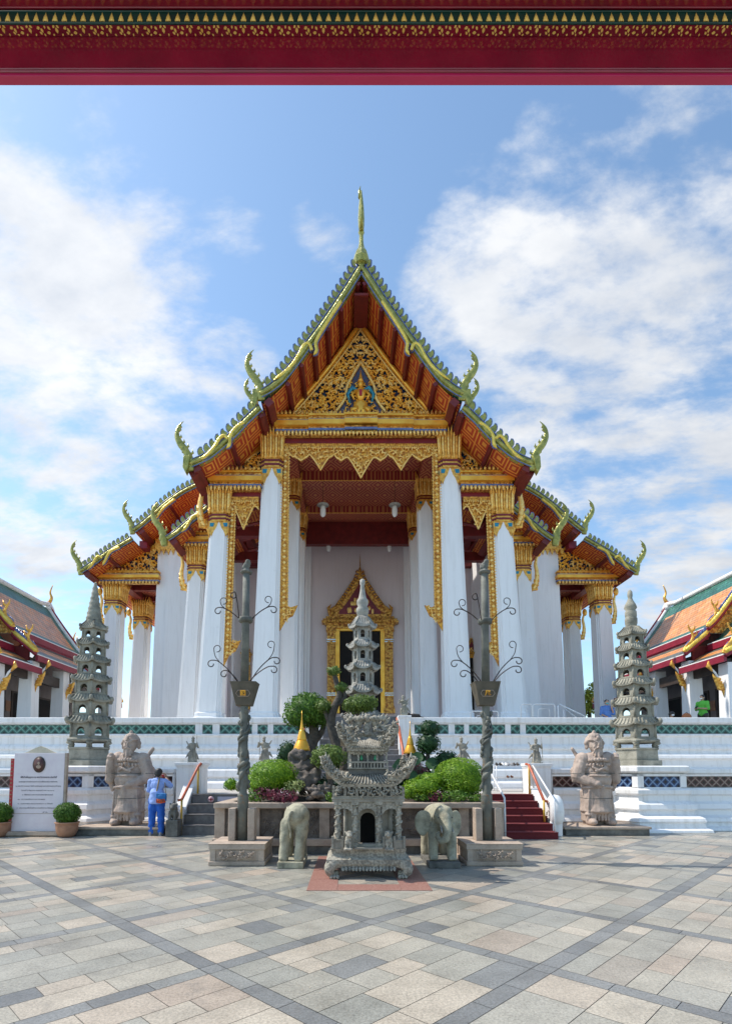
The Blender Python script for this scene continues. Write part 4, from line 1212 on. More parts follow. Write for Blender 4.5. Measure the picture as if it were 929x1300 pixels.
# tier 1 (upper porch gable)
def HPs(lst, Y): return [HP(a, b, Y) for a, b in lst]
t1 = HPs([(1, 331), (25, 369), (53, 410), (74, 438), (90, 460), (106, 479), (120, 490), (131, 496)], YB)
t1s = HPs([(1, 331), (25, 369), (53, 410), (74, 438), (90, 461), (106, 483), (131, 506)], YB)
t2 = HPs([(133, 512), (150, 528), (164, 543), (181, 559), (199, 573), (221, 583)], YB)
low1 = [HPs([(26, 384), (40, 405), (52, 424), (58, 436), (57, 446), (61, 452)], YB), HPs([(63, 446), (66, 438), (73, 440), (80, 453), (89, 466), (100, 476), (112, 484)], YB)]
low2 = [HPs([(150, 535), (160, 542), (167, 552), (168, 562), (172, 568)], YB), HPs([(170, 556), (175, 552), (181, 556), (187, 566), (196, 576), (206, 583)], YB)]
purl_end[0] = 24.3
for s_ in (-1, 1):
    naga_board(t1, YB, s_, .34, True, low1)
    roof_slab(t1s, YB, 62, s_, purlins=[.12, .30, .44, .57, .70, .83, .97])
    hx, z = HP(130, 493, YB); hang_hong(hx, z, YB+.05, s_, .94)
    # second small naga beneath the first
    hx, z = HP(138, 508, YB); hang_hong(hx, z-.05, YB+.15, s_, .62)
    naga_board(t2, YB+.12, s_, .32, True, low2)
    roof_slab(t2, YB+.12, 31.5, s_, purlins=[.05, .52, .95])
    hx, z = HP(221, 581, YB); hang_hong(hx, z, YB+.15, s_, .90)
    # drop end of the boards
    for (hh, py) in ((135, 505), (223, 590)):
        hx, z = HP(hh, py, YB); m = MB()
        m.prism([(AX+s_*(hx-.18), z+.45), (AX+s_*(hx+.12), z+.4), (AX+s_*(hx+.14), z-.1), (AX+s_*hx, z-.38), (AX+s_*(hx-.10), z-.1)], YB-.02, YB+.26)
        m.build('board_end', M['naga'], T, bevel=.02)
    # eave beam (dark red, running back under the edge)
    for (hh, py, y1) in ((134, 520, 24.3), (221, 595, 31)):
        hx, z = HP(hh, py, YB); m = MB(); m.box((AX+s_*(hx-.15), (YB+.3+y1)/2, z-.0), (.34, y1-YB-.3, .30), ry=s_*.5); m.build('eave_beam', M['red_beam'], T)
        m = MB(); m.box((AX+s_*(hx-.05), (YB+.3+y1)/2, z+.32), (.16, y1-YB-.3, .34), ry=s_*.5); m.build('eave_fascia', M['fascia'], T)
# chofa at the apex
def chofa(x, y, z, sc, mat, parent):
    m = MB()
    m.lathe([(.02, -.35), (.30, -.3), (.36, -.05), (.30, .22), (.16, .48), (.10, .8), (.09, 1.15), (.14, 1.3), (.10, 1.42), (.13, 1.6), (.145, 2.0), (.12, 2.5), (.08, 2.95), (.03, 3.35), (.0, 3.4)], (x, y, z), 8, smooth=False, sy=1.1) if sc == 1 else \
    m.lathe([(a*sc, b*sc) for a, b in [(.02, -.35), (.34, -.3), (.44, -.05), (.36, .22), (.2, .48), (.13, .8), (.12, 1.15), (.17, 1.3), (.13, 1.42), (.17, 1.6), (.19, 2.0), (.15, 2.5), (.10, 2.95), (.03, 3.35)]], (x, y, z), 8, smooth=False)
    m.tube([(x, y-.1*sc, z+1.3*sc), (x, y-.32*sc, z+1.55*sc), (x, y-.5*sc, z+1.5*sc)], [.12*sc, .08*sc, .01], 6)
    m.tube([(x-.06*sc, y, z+3.0*sc), (x-.08*sc, y+.05, z+3.4*sc), (x-.03*sc, y+.05, z+3.65*sc)], [.08*sc, .05*sc, .01], 6)
    m.build('chofa', mat, parent)
zap = HP(0, 332, YB)[1]
chofa(AX, YB+.1, zap+.2, 1.0, M['naga'], T)
# small side roof (2b)
Y2B = 26.5
t2b = HPs([(194, 640), (206, 650), (220, 661), (234, 673), (246, 681)], Y2B)
low2b = [HPs([(203, 652), (212, 658), (219, 669), (226, 676)], Y2B)]
purl_end[0] = 28.0
for s_ in (-1, 1):
    naga_board(t2b, Y2B, s_, .28, True, low2b, .9)
    roof_slab(t2b, Y2B, 31.8, s_, purlins=[.55, .93])
    hx, z = HP(250, 680, Y2B); hang_hong(hx, z, Y2B+.05, s_, .95)
# main hall roof tiers (3a, 3b), behind
Y3R = 30.4
t3a = HPs([(205, 612), (225, 622), (245, 636), (262, 651), (275, 662), (287, 671)], Y3R)
t3b = HPs([(289, 680), (305, 689), (322, 699), (338, 711), (355, 722)], Y3R)
low3a = [HPs([(232, 634), (246, 645), (254, 655), (262, 664)], Y3R)]
low3b = [HPs([(303, 694), (315, 700), (322, 712), (325, 717)], Y3R), HPs([(325, 708), (331, 706), (338, 716), (345, 723)], Y3R)]
purl_end[0] = 32.4
for s_ in (-1, 1):
    naga_board(t3a, Y3R, s_, .30, True, low3a, .9); roof_slab(t3a, Y3R, 62, s_, purlins=[.45, .93])
    hx, z = HP(288, 668, Y3R); hang_hong(hx, z, Y3R+.05, s_, .85)
    naga_board(t3b, Y3R+.1, s_, .28, True, low3b, .85); roof_slab(t3b, Y3R+.1, 62, s_, purlins=[.5, .94])
    hx, z = HP(355, 719, Y3R); hang_hong(hx, z, Y3R+.15, s_, .85)
# main hall upper gable behind the porch roof
mg = [(0.0, 23.6), (3.0, 19.9), (5.6, 17.6), (8.2, 18.4-1.2), (10.3, 17.9)]
# ------------------------------------------------------------------ carved pediments
def curl(m, x, y, z, sc, ang, hand, th=.055):
    pts = []; rr = []
    for k in range(9):
        q = k/8; a = ang + hand*q*4.2; r = sc*(1-q*.82)*.5
        pts.append((x + cos(a)*r, y - .03 - .05*sin(q*pi), z + sin(a)*r)); rr.append(th*(1.15-q*.8))
    m.tube(pts, rr, 5)
    # flame tongues
    for q in (.05, .35):
        a = ang+hand*q*4.2; r = sc*(1-q*.82)*.5
        p = (x+cos(a)*r, y-.05, z+sin(a)*r); l = sc*.42
        b = a + hand*.5
        m.tube([p, (p[0]+cos(b)*l*.55, y-.06, p[2]+sin(b)*l*.55), (p[0]+cos(b+hand*.6)*l*.95, y-.04, p[2]+sin(b+hand*.6)*l*.95)], [th, th*.8, .006], 5)
def fill_carving(m, poly, y, step, sc, th, ax=None, extra=2):
    """symmetric scroll carving inside a polygon (x,z)"""
    def inside(px_, pz):
        c = False; n = len(poly); j = n-1
        for i in range(n):
            if ((poly[i][1] > pz) != (poly[j][1] > pz)) and (px_ < (poly[j][0]-poly[i][0])*(pz-poly[i][1])/(poly[j][1]-poly[i][1])+poly[i][0]): c = not c
            j = i
        return c
    xs = [p[0] for p in poly]; zs = [p[1] for p in poly]
    rnd = random.Random(3); z = min(zs)+step*.5; row = 0
    while z < max(zs):
        cx = (min(xs)+max(xs))/2 if ax is None else ax
        x = cx + (step*.5 if row % 2 == 0 else step)
        if ax is None: x = min(xs)+ (step*.25 if row % 2 else step*.6)
        while x < max(xs):
            jx, jz = rnd.uniform(-.12, .12)*step, rnd.uniform(-.12, .12)*step
            an = rnd.uniform(0, 6.28); s2 = sc*rnd.uniform(.8, 1.15); hd = 1 if rnd.random() < .7 else -1; mi = 0 if rnd.random() < .72 else 1
            if inside(x+jx, z+jz) :
                m.cur = mi; curl(m, x+jx, y, z+jz, s2, an, hd, th)
            if ax is not None:
                if inside(2*ax-x-jx, z+jz): m.cur = mi; curl(m, 2*ax-x-jx, y, z+jz, s2, pi-an, -hd, th)
            x += step
        z += step*.86; row += 1
YP = 24.2
apx = HP(0, 414, YP)[1]; bh, bz = HP(97, 536, YP)
P_ = thing  # noqa
m = MB(); m.prism([(AX-bh, bz), (AX+bh, bz), (AX, apx)], YP, YP+.3); PED1 = m.build('pediment', M['blue'], T)
m = MB(); 
for s_ in (-1, 1):
    m.cur = 0
    Q = smooth_line([(AX, YP-.08, apx+.05), (AX+s_*bh*.30, YP-.08, apx-(apx-bz)*.33), (AX+s_*bh*.64, YP-.08, apx-(apx-bz)*.665), (AX+s_*(bh+.05), YP-.08, bz)], 3)
    m.tube(Q, .13, 6); m.cur = 1; m.tube([(a[0]-s_*.17, a[1]-.05, a[2]-.10) for a in Q], .045, 6)
m.build('pediment_rim', [M['gold_plain'], M['gold_pale']], PED1)
m = MB()
inner = [(AX-bh*.93, bz+.12), (AX+bh*.93, bz+.12), (AX, apx-.45)]
m2 = MB()
fill_carving(m, inner, YP-.03, .20, .31, .055, AX)
m.build('scroll_carving', [M['gold_plain'], M['gold_pale']], PED1)
# central framed niche with the mounted figure
gz = HP(0, 466, YP)[1]; gh = HP(36, 535, YP)[0]
m = MB(); m.prism([(AX-gh, bz+.05), (AX+gh, bz+.05), (AX+gh*.62, bz+(gz-bz)*.32), (AX+gh*.45, bz+(gz-bz)*.60), (AX, gz), (AX-gh*.45, bz+(gz-bz)*.60), (AX-gh*.62, bz+(gz-bz)*.32)], YP-.15, YP-.09)
m.build('niche_panel', simple('niche_blue', (.015, .07, .16), (.10, .04, .03), 7, .2), PED1)
m = MB()
for s_ in (-1, 1):
    Q = smooth_line([(AX, YP-.2, gz+.1), (AX+s_*gh*.32, YP-.2, bz+(gz-bz)*.75), (AX+s_*gh*.48, YP-.2, bz+(gz-bz)*.58), (AX+s_*gh*.56, YP-.2, bz+(gz-bz)*.36), (AX+s_*gh*.95, YP-.2, bz+(gz-bz)*.10), (AX+s_*gh*1.2, YP-.2, bz+.08)], 4)
    m.cur = 1; m.tube(Q, .075, 6)
    m.cur = 0
    for k in range(20):
        z = bz+.15+(k//2)*.18; x = AX+s_*gh*((.5 if k % 2 else .30)-.022*(k//2))
        curl(m, x, YP-.18, z, .24, random.uniform(0, 6), s_, .035)
m.cur = 2
for s_ in (-1, 1):
    m.tube([(AX+s_*.1, YP-.24, bz+1.35), (AX+s_*.4, YP-.24, bz+1.55), (AX+s_*.62, YP-.24, bz+1.2), (AX+s_*.5, YP-.24, bz+.7)], [.1, .13, .10, .03], 6)
m.cur = 0
m.ell((AX, YP-.26, bz+.55), (.36, .12, .42)); m.ell((AX, YP-.28, bz+1.22), (.24, .12, .34)); m.ell((AX, YP-.32, bz+1.66), (.14, .12, .17))
m.lathe([(.17, 0), (.10, .15), (.04, .4), (.01, .62)], (AX, YP-.3, bz+1.78), 8)
for s_ in (-1, 1):
    m.tube([(AX+s_*.12, YP-.28, bz+.5), (AX+s_*.42, YP-.28, bz+.42), (AX+s_*.36, YP-.28, bz+.1)], [.14, .12, .08], 6)
    m.tube([(AX+s_*.2, YP-.28, bz+1.4), (AX+s_*.42, YP-.3, bz+1.15), (AX+s_*.3, YP-.32, bz+.9)], [.08, .07, .05], 6)
m.cur = 3; m.box((AX, YP-.4, bz+1.2), (.14, .05, .30))
m.build('niche_figure', [M['gold_plain'], M['gold_pale'], M['teal'], M['sign_red']], PED1)

def flame_row(m, x0, x1, y, z, h, step, up=True, mi=0):
    n = max(1, int(abs(x1-x0)/step)); m.cur = mi
    for k in range(n):
        x = x0+(x1-x0)*(k+.5)/n; d = 1 if up else -1; w_ = abs(x1-x0)/n*.42
        m.tube([(x, y, z), (x, y-.03, z+d*h*.4), (x, y, z+d*h)], [w_, w_*.85, .006], 5, flat=(0, 1, 0))
def cornice(x0, x1, y, z0, z1, parent, n_up=.17, break_=None):
    """stack of gold mouldings with flame leaves above and beads hanging below"""
    m = MB(); h = z1-z0
    rows = [(0.0, .16, .10, 0), (.16, .26, .22, 1), (.26, .40, .16, 0), (.40, .66, .34, 2), (.66, .74, .26, 1), (.74, .90, .20, 0), (.90, 1.0, .28, 2)]
    for a, b, d, mi in rows:
        m.cur = mi; m.bb(x0-d*.3, x1+d*.3, y-d, y+.1, z0+h*a, z0+h*b-.002)
        if break_:
            for bw, bd in break_:
                m.bb(break_c-bw, break_c+bw, y-d-bd, y-d, z0+h*a+.001, z0+h*b-.004)
    for mm in (m,):
        flame_row(m, x0-.05, x1+.05, y-.30, z0+h*.99, h*.26, n_up, True, 0)
        flame_row(m, x0-.05, x1+.05, y-.24, z0+h*.14, h*.26, n_up*.9, False, 3)
    return m.build('cornice', [M['gold_carved'], M['edge_blue'], M['gold_plain'], M['gold_pale']], parent)
break_c = AX
h1 = HP(112, 545, YC)[0]
zA, zB = HP(0, 562, YC)[1], HP(0, 539, YC)[1]
cornice(AX-h1+.30, AX+h1-.30, YC-.45, zA, zB, T, .19, [(2.4, .08), (.75, .16)])
# scalloped valance with pendants
def valance(x0, x1, y, ztop, zlow, pend, parent, n=10):
    """x0..x1 fringe; pend = [(x, z tip, halfwidth)]"""
    pts = []
    n_ = 64; top = [(x0, ztop), (x1, ztop)]
    def zl(x):
        u = (x-x0)/(x1-x0)
        best = zlow + .16*abs(sin(u*n*pi))     # small scallops
        for (px_, zt, hw) in pend:
            d = abs(x-px_)/hw
            if d < 1: best = min(best, zlow + (zt-zlow)*(1-d)**1.15)
        return best
    low = [(x0+(x1-x0)*k/n_, zl(x0+(x1-x0)*k/n_)) for k in range(n_+1)]
    xs = sorted(set([l[0] for l in low]+[p[0] for p in pend]))
    m = MB()
    A = [(x, zl(x)) for x in xs]
    m.cur = 0
    for i in range(len(A)-1):
        (xa, za), (xb, zb) = A[i], A[i+1]
        vs = [(xa, y, za), (xb, y, zb), (xb, y, ztop), (xa, y, ztop), (xa, y+.1, za), (xb, y+.1, zb), (xb, y+.1, ztop), (xa, y+.1, ztop)]
        m.add(vs, [(0,1,2,3), (7,6,5,4), (0,4,5,1), (3,2,6,7)])
    m.cur = 1
    m.tube([(x, y-.03, z) for x, z in A], .035, 5)
    k = max(3, int((x1-x0)/.26))
    for i in range(k):
        x = x0+(x1-x0)*(i+.5)/k; zt_ = ztop-.12
        while zt_ > zl(x)+.10:
            curl(m, x, y-.01, zt_, .24, random.uniform(0, 6), random.choice((-1, 1)), .03); zt_ -= .24
    m.cur = 0
    m.bb(x0, x1, y-.08, y+.02, ztop-.02, ztop+.20)
    flame_row(m, x0, x1, y-.08, ztop+.02, .10, .10, False, 1)
    return m.build('valance', [M['gold_fine'], M['gold_pale']], parent)
YV = 23.75
zv0 = HP(0, 569, YV)[1]; zv1 = HP(0, 580, YV)[1]
vx = HP(99, 575, YV)[0]
valance(AX-vx, AX+vx, YV, zv0, zv1, [(AX, HP(0, 607, YV)[1], .62), (AX-HP(51, 597, YV)[0], HP(0, 597, YV)[1], .42), (AX+HP(51, 597, YV)[0], HP(0, 597, YV)[1], .42), (AX-HP(25, 597, YV)[0], HP(0, 585, YV)[1], .30), (AX+HP(25, 597, YV)[0], HP(0, 585, YV)[1], .30), (AX-HP(76, 597, YV)[0], HP(0, 585, YV)[1], .30), (AX+HP(76, 597, YV)[0], HP(0, 585, YV)[1], .30)], T, 16)
m = MB(); m.bb(AX-vx, AX+vx, YC-.35, YC+.35, zv0+.18, zA-.02); m.build('lintel', M['red'], T)
# vertical gilded strips down the inner edge of the columns
def strip(xt, xb, y, zt, zb, s_, w=.34, curlw=.45):
    m = MB(); n = int((zt-zb)/.14)
    m.cur = 0
    def X(z): return xt+(xb-xt)*(zt-z)/(zt-zb)
    m.loft([[(X(z)-w/2, y, z), (X(z)+w/2, y, z), (X(z)+w/2, y+.08, z), (X(z)-w/2, y+.08, z)] for z in (zt, zb+.5)] )
    m.prism([(X(zb)-w/2, zb+.5), (X(zb)+w/2, zb+.5), (X(zb)+s_*w*.5, zb-.15)], y, y+.08)
    # curled foot
    m.prism([(X(zb)-s_*w*.5, zb+.45), (X(zb)-s_*(w*.5+curlw*.5), zb+.55), (X(zb)-s_*(w*.5+curlw), zb+1.05), (X(zb)-s_*(w*.5+curlw*.3), zb+.95), (X(zb)-s_*w*.5, zb+1.0)], y+.01, y+.09)
    m.cur = 1
    for k in range(n):
        z = zt-(k+.5)*(zt-zb-.4)/n
        for q in (-1, 1):
            m.tube([(X(z)+q*w*.42, y-.02, z+.05), (X(z)+q*w*.52, y-.05, z), (X(z)+q*w*.40, y-.02, z-.07)], [.012, .035, .012], 5)
        m.cur = 0 if k % 2 else 1
        m.box((X(z), y-.02, z), (.11, .05, .11), ry=pi/4); m.cur = 1
    for k in range(5): curl(m, X(zb)-s_*(w*.2+k*.07), y, zb+.35+k*.14, .24, random.uniform(0, 6), s_, .03)
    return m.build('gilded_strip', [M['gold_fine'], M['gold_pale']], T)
for s_ in (-1, 1):
    zt_ = zv0-.05; zb_ = HP(0, 797, YV)[1]
    xt_ = HP(95.5, 590, YV)[0]; xb_ = HP(99.5, 790, YV)[0]
    strip(AX+s_*xt_, AX+s_*(xb_-.05), YV-.02, zt_, zb_, s_, .36)
# side bays: cornice, half pediment, valance, strip
for s_ in (-1, 1):
    xa = AX+s_*4.62; xb = AX+s_*(HP(186, 605, YC)[0])
    z0_, z1_ = HP(0, 629, YC)[1], HP(0, 607, YC)[1]
    cornice(min(xa, xb), max(xa, xb), YC-.40, z0_, z1_, T, .19)
    hp, hz = HP(175, 603, YP); tp, tz = HP(123, 566, YP)
    poly = [(AX+s_*tp, hz), (AX+s_*hp, hz), (AX+s_*tp, tz)]
    m = MB(); m.prism(poly, YP, YP+.3); pd = m.build('side_pediment', M['blue'], T)
    m = MB(); m.cur = 0; m.tube([(AX+s_*tp, YP-.08, tz), (AX+s_*hp, YP-.08, hz)], .12, 6); m.cur = 1; m.tube([(AX+s_*tp, YP-.12, tz-.2), (AX+s_*(hp-.3), YP-.12, hz)], .04, 6)
    m.build('pediment_rim', [M['gold_plain'], M['gold_pale']], pd)
    m = MB(); fill_carving(m, [(AX+s_*tp, hz+.05), (AX+s_*(hp-.35), hz+.05), (AX+s_*tp, tz-.22)], YP-.03, .22, .32, .054); m.build('scroll_carving', [M['gold_plain'], M['gold_pale']], pd)
    # closing soffit wall above, dark
    va, vb = HP(129.5, 640, YV)[0], HP(166, 640, YV)[0]
    zt_ = HP(0, 637, YV)[1]; zl_ = HP(0, 647, YV)[1]
    xm = (va+vb)/2+.02
    valance(min(AX+s_*va, AX+s_*vb), max(AX+s_*va, AX+s_*vb), YV, zt_, zl_, [(AX+s_*xm, HP(0, 672, YV)[1], .40)], T, 4)
    strip(AX+s_*HP(162.5, 650, YV)[0], AX+s_*HP(170, 830, YV)[0], YV-.02, zt_-.05, HP(0, 842, YV)[1], s_, .30)
    m = MB(); m.bb(min(AX+s_*4.6, AX+s_*6.3), max(AX+s_*4.6, AX+s_*6.3), YC-.3, YC+.3, zt_+.18, z0_-.02); m.build('lintel', M['red'], T)
    # third column bay (small roof)
    xa = AX+s_*7.3; xb = AX+s_*HP(221, 690, Y3)[0]
    z0_, z1_ = HP(0, 699, Y3)[1], HP(0, 684, Y3)[1]
    cornice(min(xa, xb), max(xa, xb), Y3-.5, z0_, z1_, T, .2)
    hp, hz = HP(222, 682, Y3-.2); tp, tz = HP(192, 664, Y3-.2)
    m = MB(); m.prism([(AX+s_*tp, hz), (AX+s_*hp, hz), (AX+s_*tp, tz)], Y3-.2, Y3); m.build('side_pediment', M['gold_carved'], T)
    # outer bay (main hall front): cornice and half pediment
    Yo = 32.3
    xa = AX+s_*(hpt-.1); xb = AX+s_*HP(327, 738, Yo)[0]
    z0_, z1_ = HP(0, 744, Yo)[1], HP(0, 729, Yo)[1]
    cornice(min(xa, xb), max(xa, xb), Yo-.35, z0_, z1_, T, .22)
    hp, hz = HP(310, 727, Yo); t1x, t1z = HP(250, 676, Yo)
    poly = [(AX+s_*(t1x), hz), (AX+s_*hp, hz), (AX+s_*t1x, t1z)]
    m = MB(); m.prism(poly, Yo, Yo+.3); pd = m.build('side_pediment', M['blue'], T)
    m = MB(); m.cur = 0; m.tube([(AX+s_*t1x, Yo-.08, t1z), (AX+s_*hp, Yo-.08, hz)], .13, 6); m.build('pediment_rim', [M['gold_plain']], pd)
    m = MB(); m2 = MB(); fill_carving(m, [(AX+s_*t1x, hz+.05), (AX+s_*(hp-.3), hz+.05), (AX+s_*t1x, t1z-.2)], Yo-.03, .26, .38, .062); m.build('scroll_carving', [M['gold_plain'], M['gold_pale']], pd)
    # gallery ceiling and beams
    m = MB(); x0_, x1_ = sorted((AX+s_*(hpt-1), AX+s_*(hx5+.6))); m.bb(x0_, x1_, 32.3, 60, zt5+.45, zt5+.6); m.build('gallery_ceiling', M['ceiling'], T)
    m = MB()
    for Yk in (34.6, 36.9, 41.3, 45.7): m.bb(x0_, x1_, Yk-.18, Yk+.18, zt5+.1, zt5+.447)
    m.bb(AX+s_*(hx5-.25) if s_ > 0 else AX-hx5-.25, AX+s_*(hx5-.25)+(.5 if s_ > 0 else 0) if s_ > 0 else AX-hx5+.25, 32.6, 60, zt5+.05, zt5+.44)
    m.build('gallery_beam', M['red_beam'], T)
# eave brackets: slim carved struts under the eaves
def bracket(xc, yc, zc, xe, ze, s_, sc=1.0, y=None):
    m = MB(); 
    Q = smooth_line([(xc, yc, zc), (xc+s_*.25*sc, yc, zc-.1+.35*sc), (xc+s_*.35*sc, yc, zc+.9*sc), (xc+s_*.30*sc, yc, zc+1.35*sc), (xe, yc, ze)], 4)
    k = len(Q); m.cur = 1
    m.tube(Q, [.05*sc+.05*sc*sin(pi*i/(k-1)) for i in range(k)], 6, flat=(0, 1, 0))
    m.cur = 0
    for (dx, dz, l) in ((.05, .1, .6), (.12, .3, .55), (.2, .5, .45), (.28, .75, .3)):
        m.tube([(xc+s_*dx*sc, yc, zc+dz*sc), (xc+s_*(dx+l*.45)*sc, yc, zc+(dz+.0)*sc), (xc+s_*(dx+l*.55)*sc, yc, zc+(dz+l*.55)*sc)], [.10*sc, .08*sc, .01], 6, flat=(0, 1, 0))
    m.ell((xe, yc, ze), (.16*sc, .08*sc, .24*sc)); m.tube([(xc, yc, zc-.3*sc), (xc+s_*.03, yc, zc), (xc+s_*.1*sc, yc, zc+.3*sc)], [.01, .09*sc, .09*sc], 6, flat=(0, 1, 0))
    m.build('eave_bracket', [M['gold'], M['gold_pale']], T)
for s_ in (-1, 1):
    bracket(AX+s_*7.05, YC, zcap2-.15, AX+s_*7.6, zcap2+2.6, s_, 1.3)
    bracket(AX+s_*(hx3t+.5), Y3, zc3-1.0, AX+s_*(hx3t+1.0), zc3+1.2, s_, 1.15)
    bracket(AX+s_*(hx5+.52), 32.5, zc5-1.1, AX+s_*(hx5+1.0), zc5+1.0, s_, 1.1)
    bracket(AX+s_*(hx5+.52), 36.9, zc5-1.0, AX+s_*(hx5+1.0), zc5+1.0, s_, 1.1)
for s_ in (-1, 1):
    (ha, za), (hb, zb) = t3a[-1], t3b[0]
    m = MB(); m.bb(AX+s_*(ha-.45), AX+s_*(ha+.02), Y3R+1.2, 61, zb-.25, za-.22); m.build('eave_fascia', M['fascia'], T)
    (ha, za), (hb, zb) = HP(225, 610, Y3R), t2b[0]
    m = MB(); m.bb(AX+s_*(hb-.3), AX+s_*(hb+.1), Y2B+1.4, 32, zb-.8, zb+1.6); m.build('clerestory', M['red_beam'], T)
# upper main roof mass (behind the porch roof) closing the gable
m = MB()
m.prism([(AX-13.0, 15.9), (AX-10.2, 18.0), (AX-7.5, 17.4), (AX-4.9, 18.4), (AX, 22.9), (AX+4.9, 18.4), (AX+7.5, 17.4), (AX+10.2, 18.0), (AX+13.0, 15.9)], 32.6, 33.0)
m.build('gable_wall', M['red_beam'], T)
# soffit boards at the ridge: central dark red panel
m = MB(); zr = HP(0, 352, YB)[1]
m.bb(AX-.32, AX+.32, YB+.25, 24.3, zr-.62, zr-.5); m.build('ridge_panel', M['red_beam'], T)

# hanging lamps under the porch ceiling
for (px, py, Y, lab) in ((410, 645, 27.0, 'front left white lamp hanging from the porch ceiling'), (501, 645, 27.0, 'front right white lamp hanging from the porch ceiling'),
                         (417, 691, 33.0, 'rear left white lamp hanging low by the back wall'), (494, 691, 33.0, 'rear right white lamp hanging low by the back wall')):
    p = W(px, py, Y); L_ = thing('hanging_lamp', lab, 'lamp', tuple(p), group='lamps under the porch ceiling')
    m = MB(); m.tube([(p.x, p.y, p.z+.15), (p.x, p.y, ZC-.0)], .012, 5); m.build('cord', M['iron'], L_)
    m = MB(); m.lathe([(.03, .30), (.10, .26), (.30, .18), (.32, .15), (.10, .16), (.09, .06)], tuple(p), 14); m.build('lamp_shade', M['st_white'], L_)
    m = MB(); m.lathe([(.0, .10), (.13, .08), (.15, -.1), (.14, -.36), (.08, -.46), (0, -.48)], tuple(p), 12); m.build('glass', M['lamp_white'], L_)
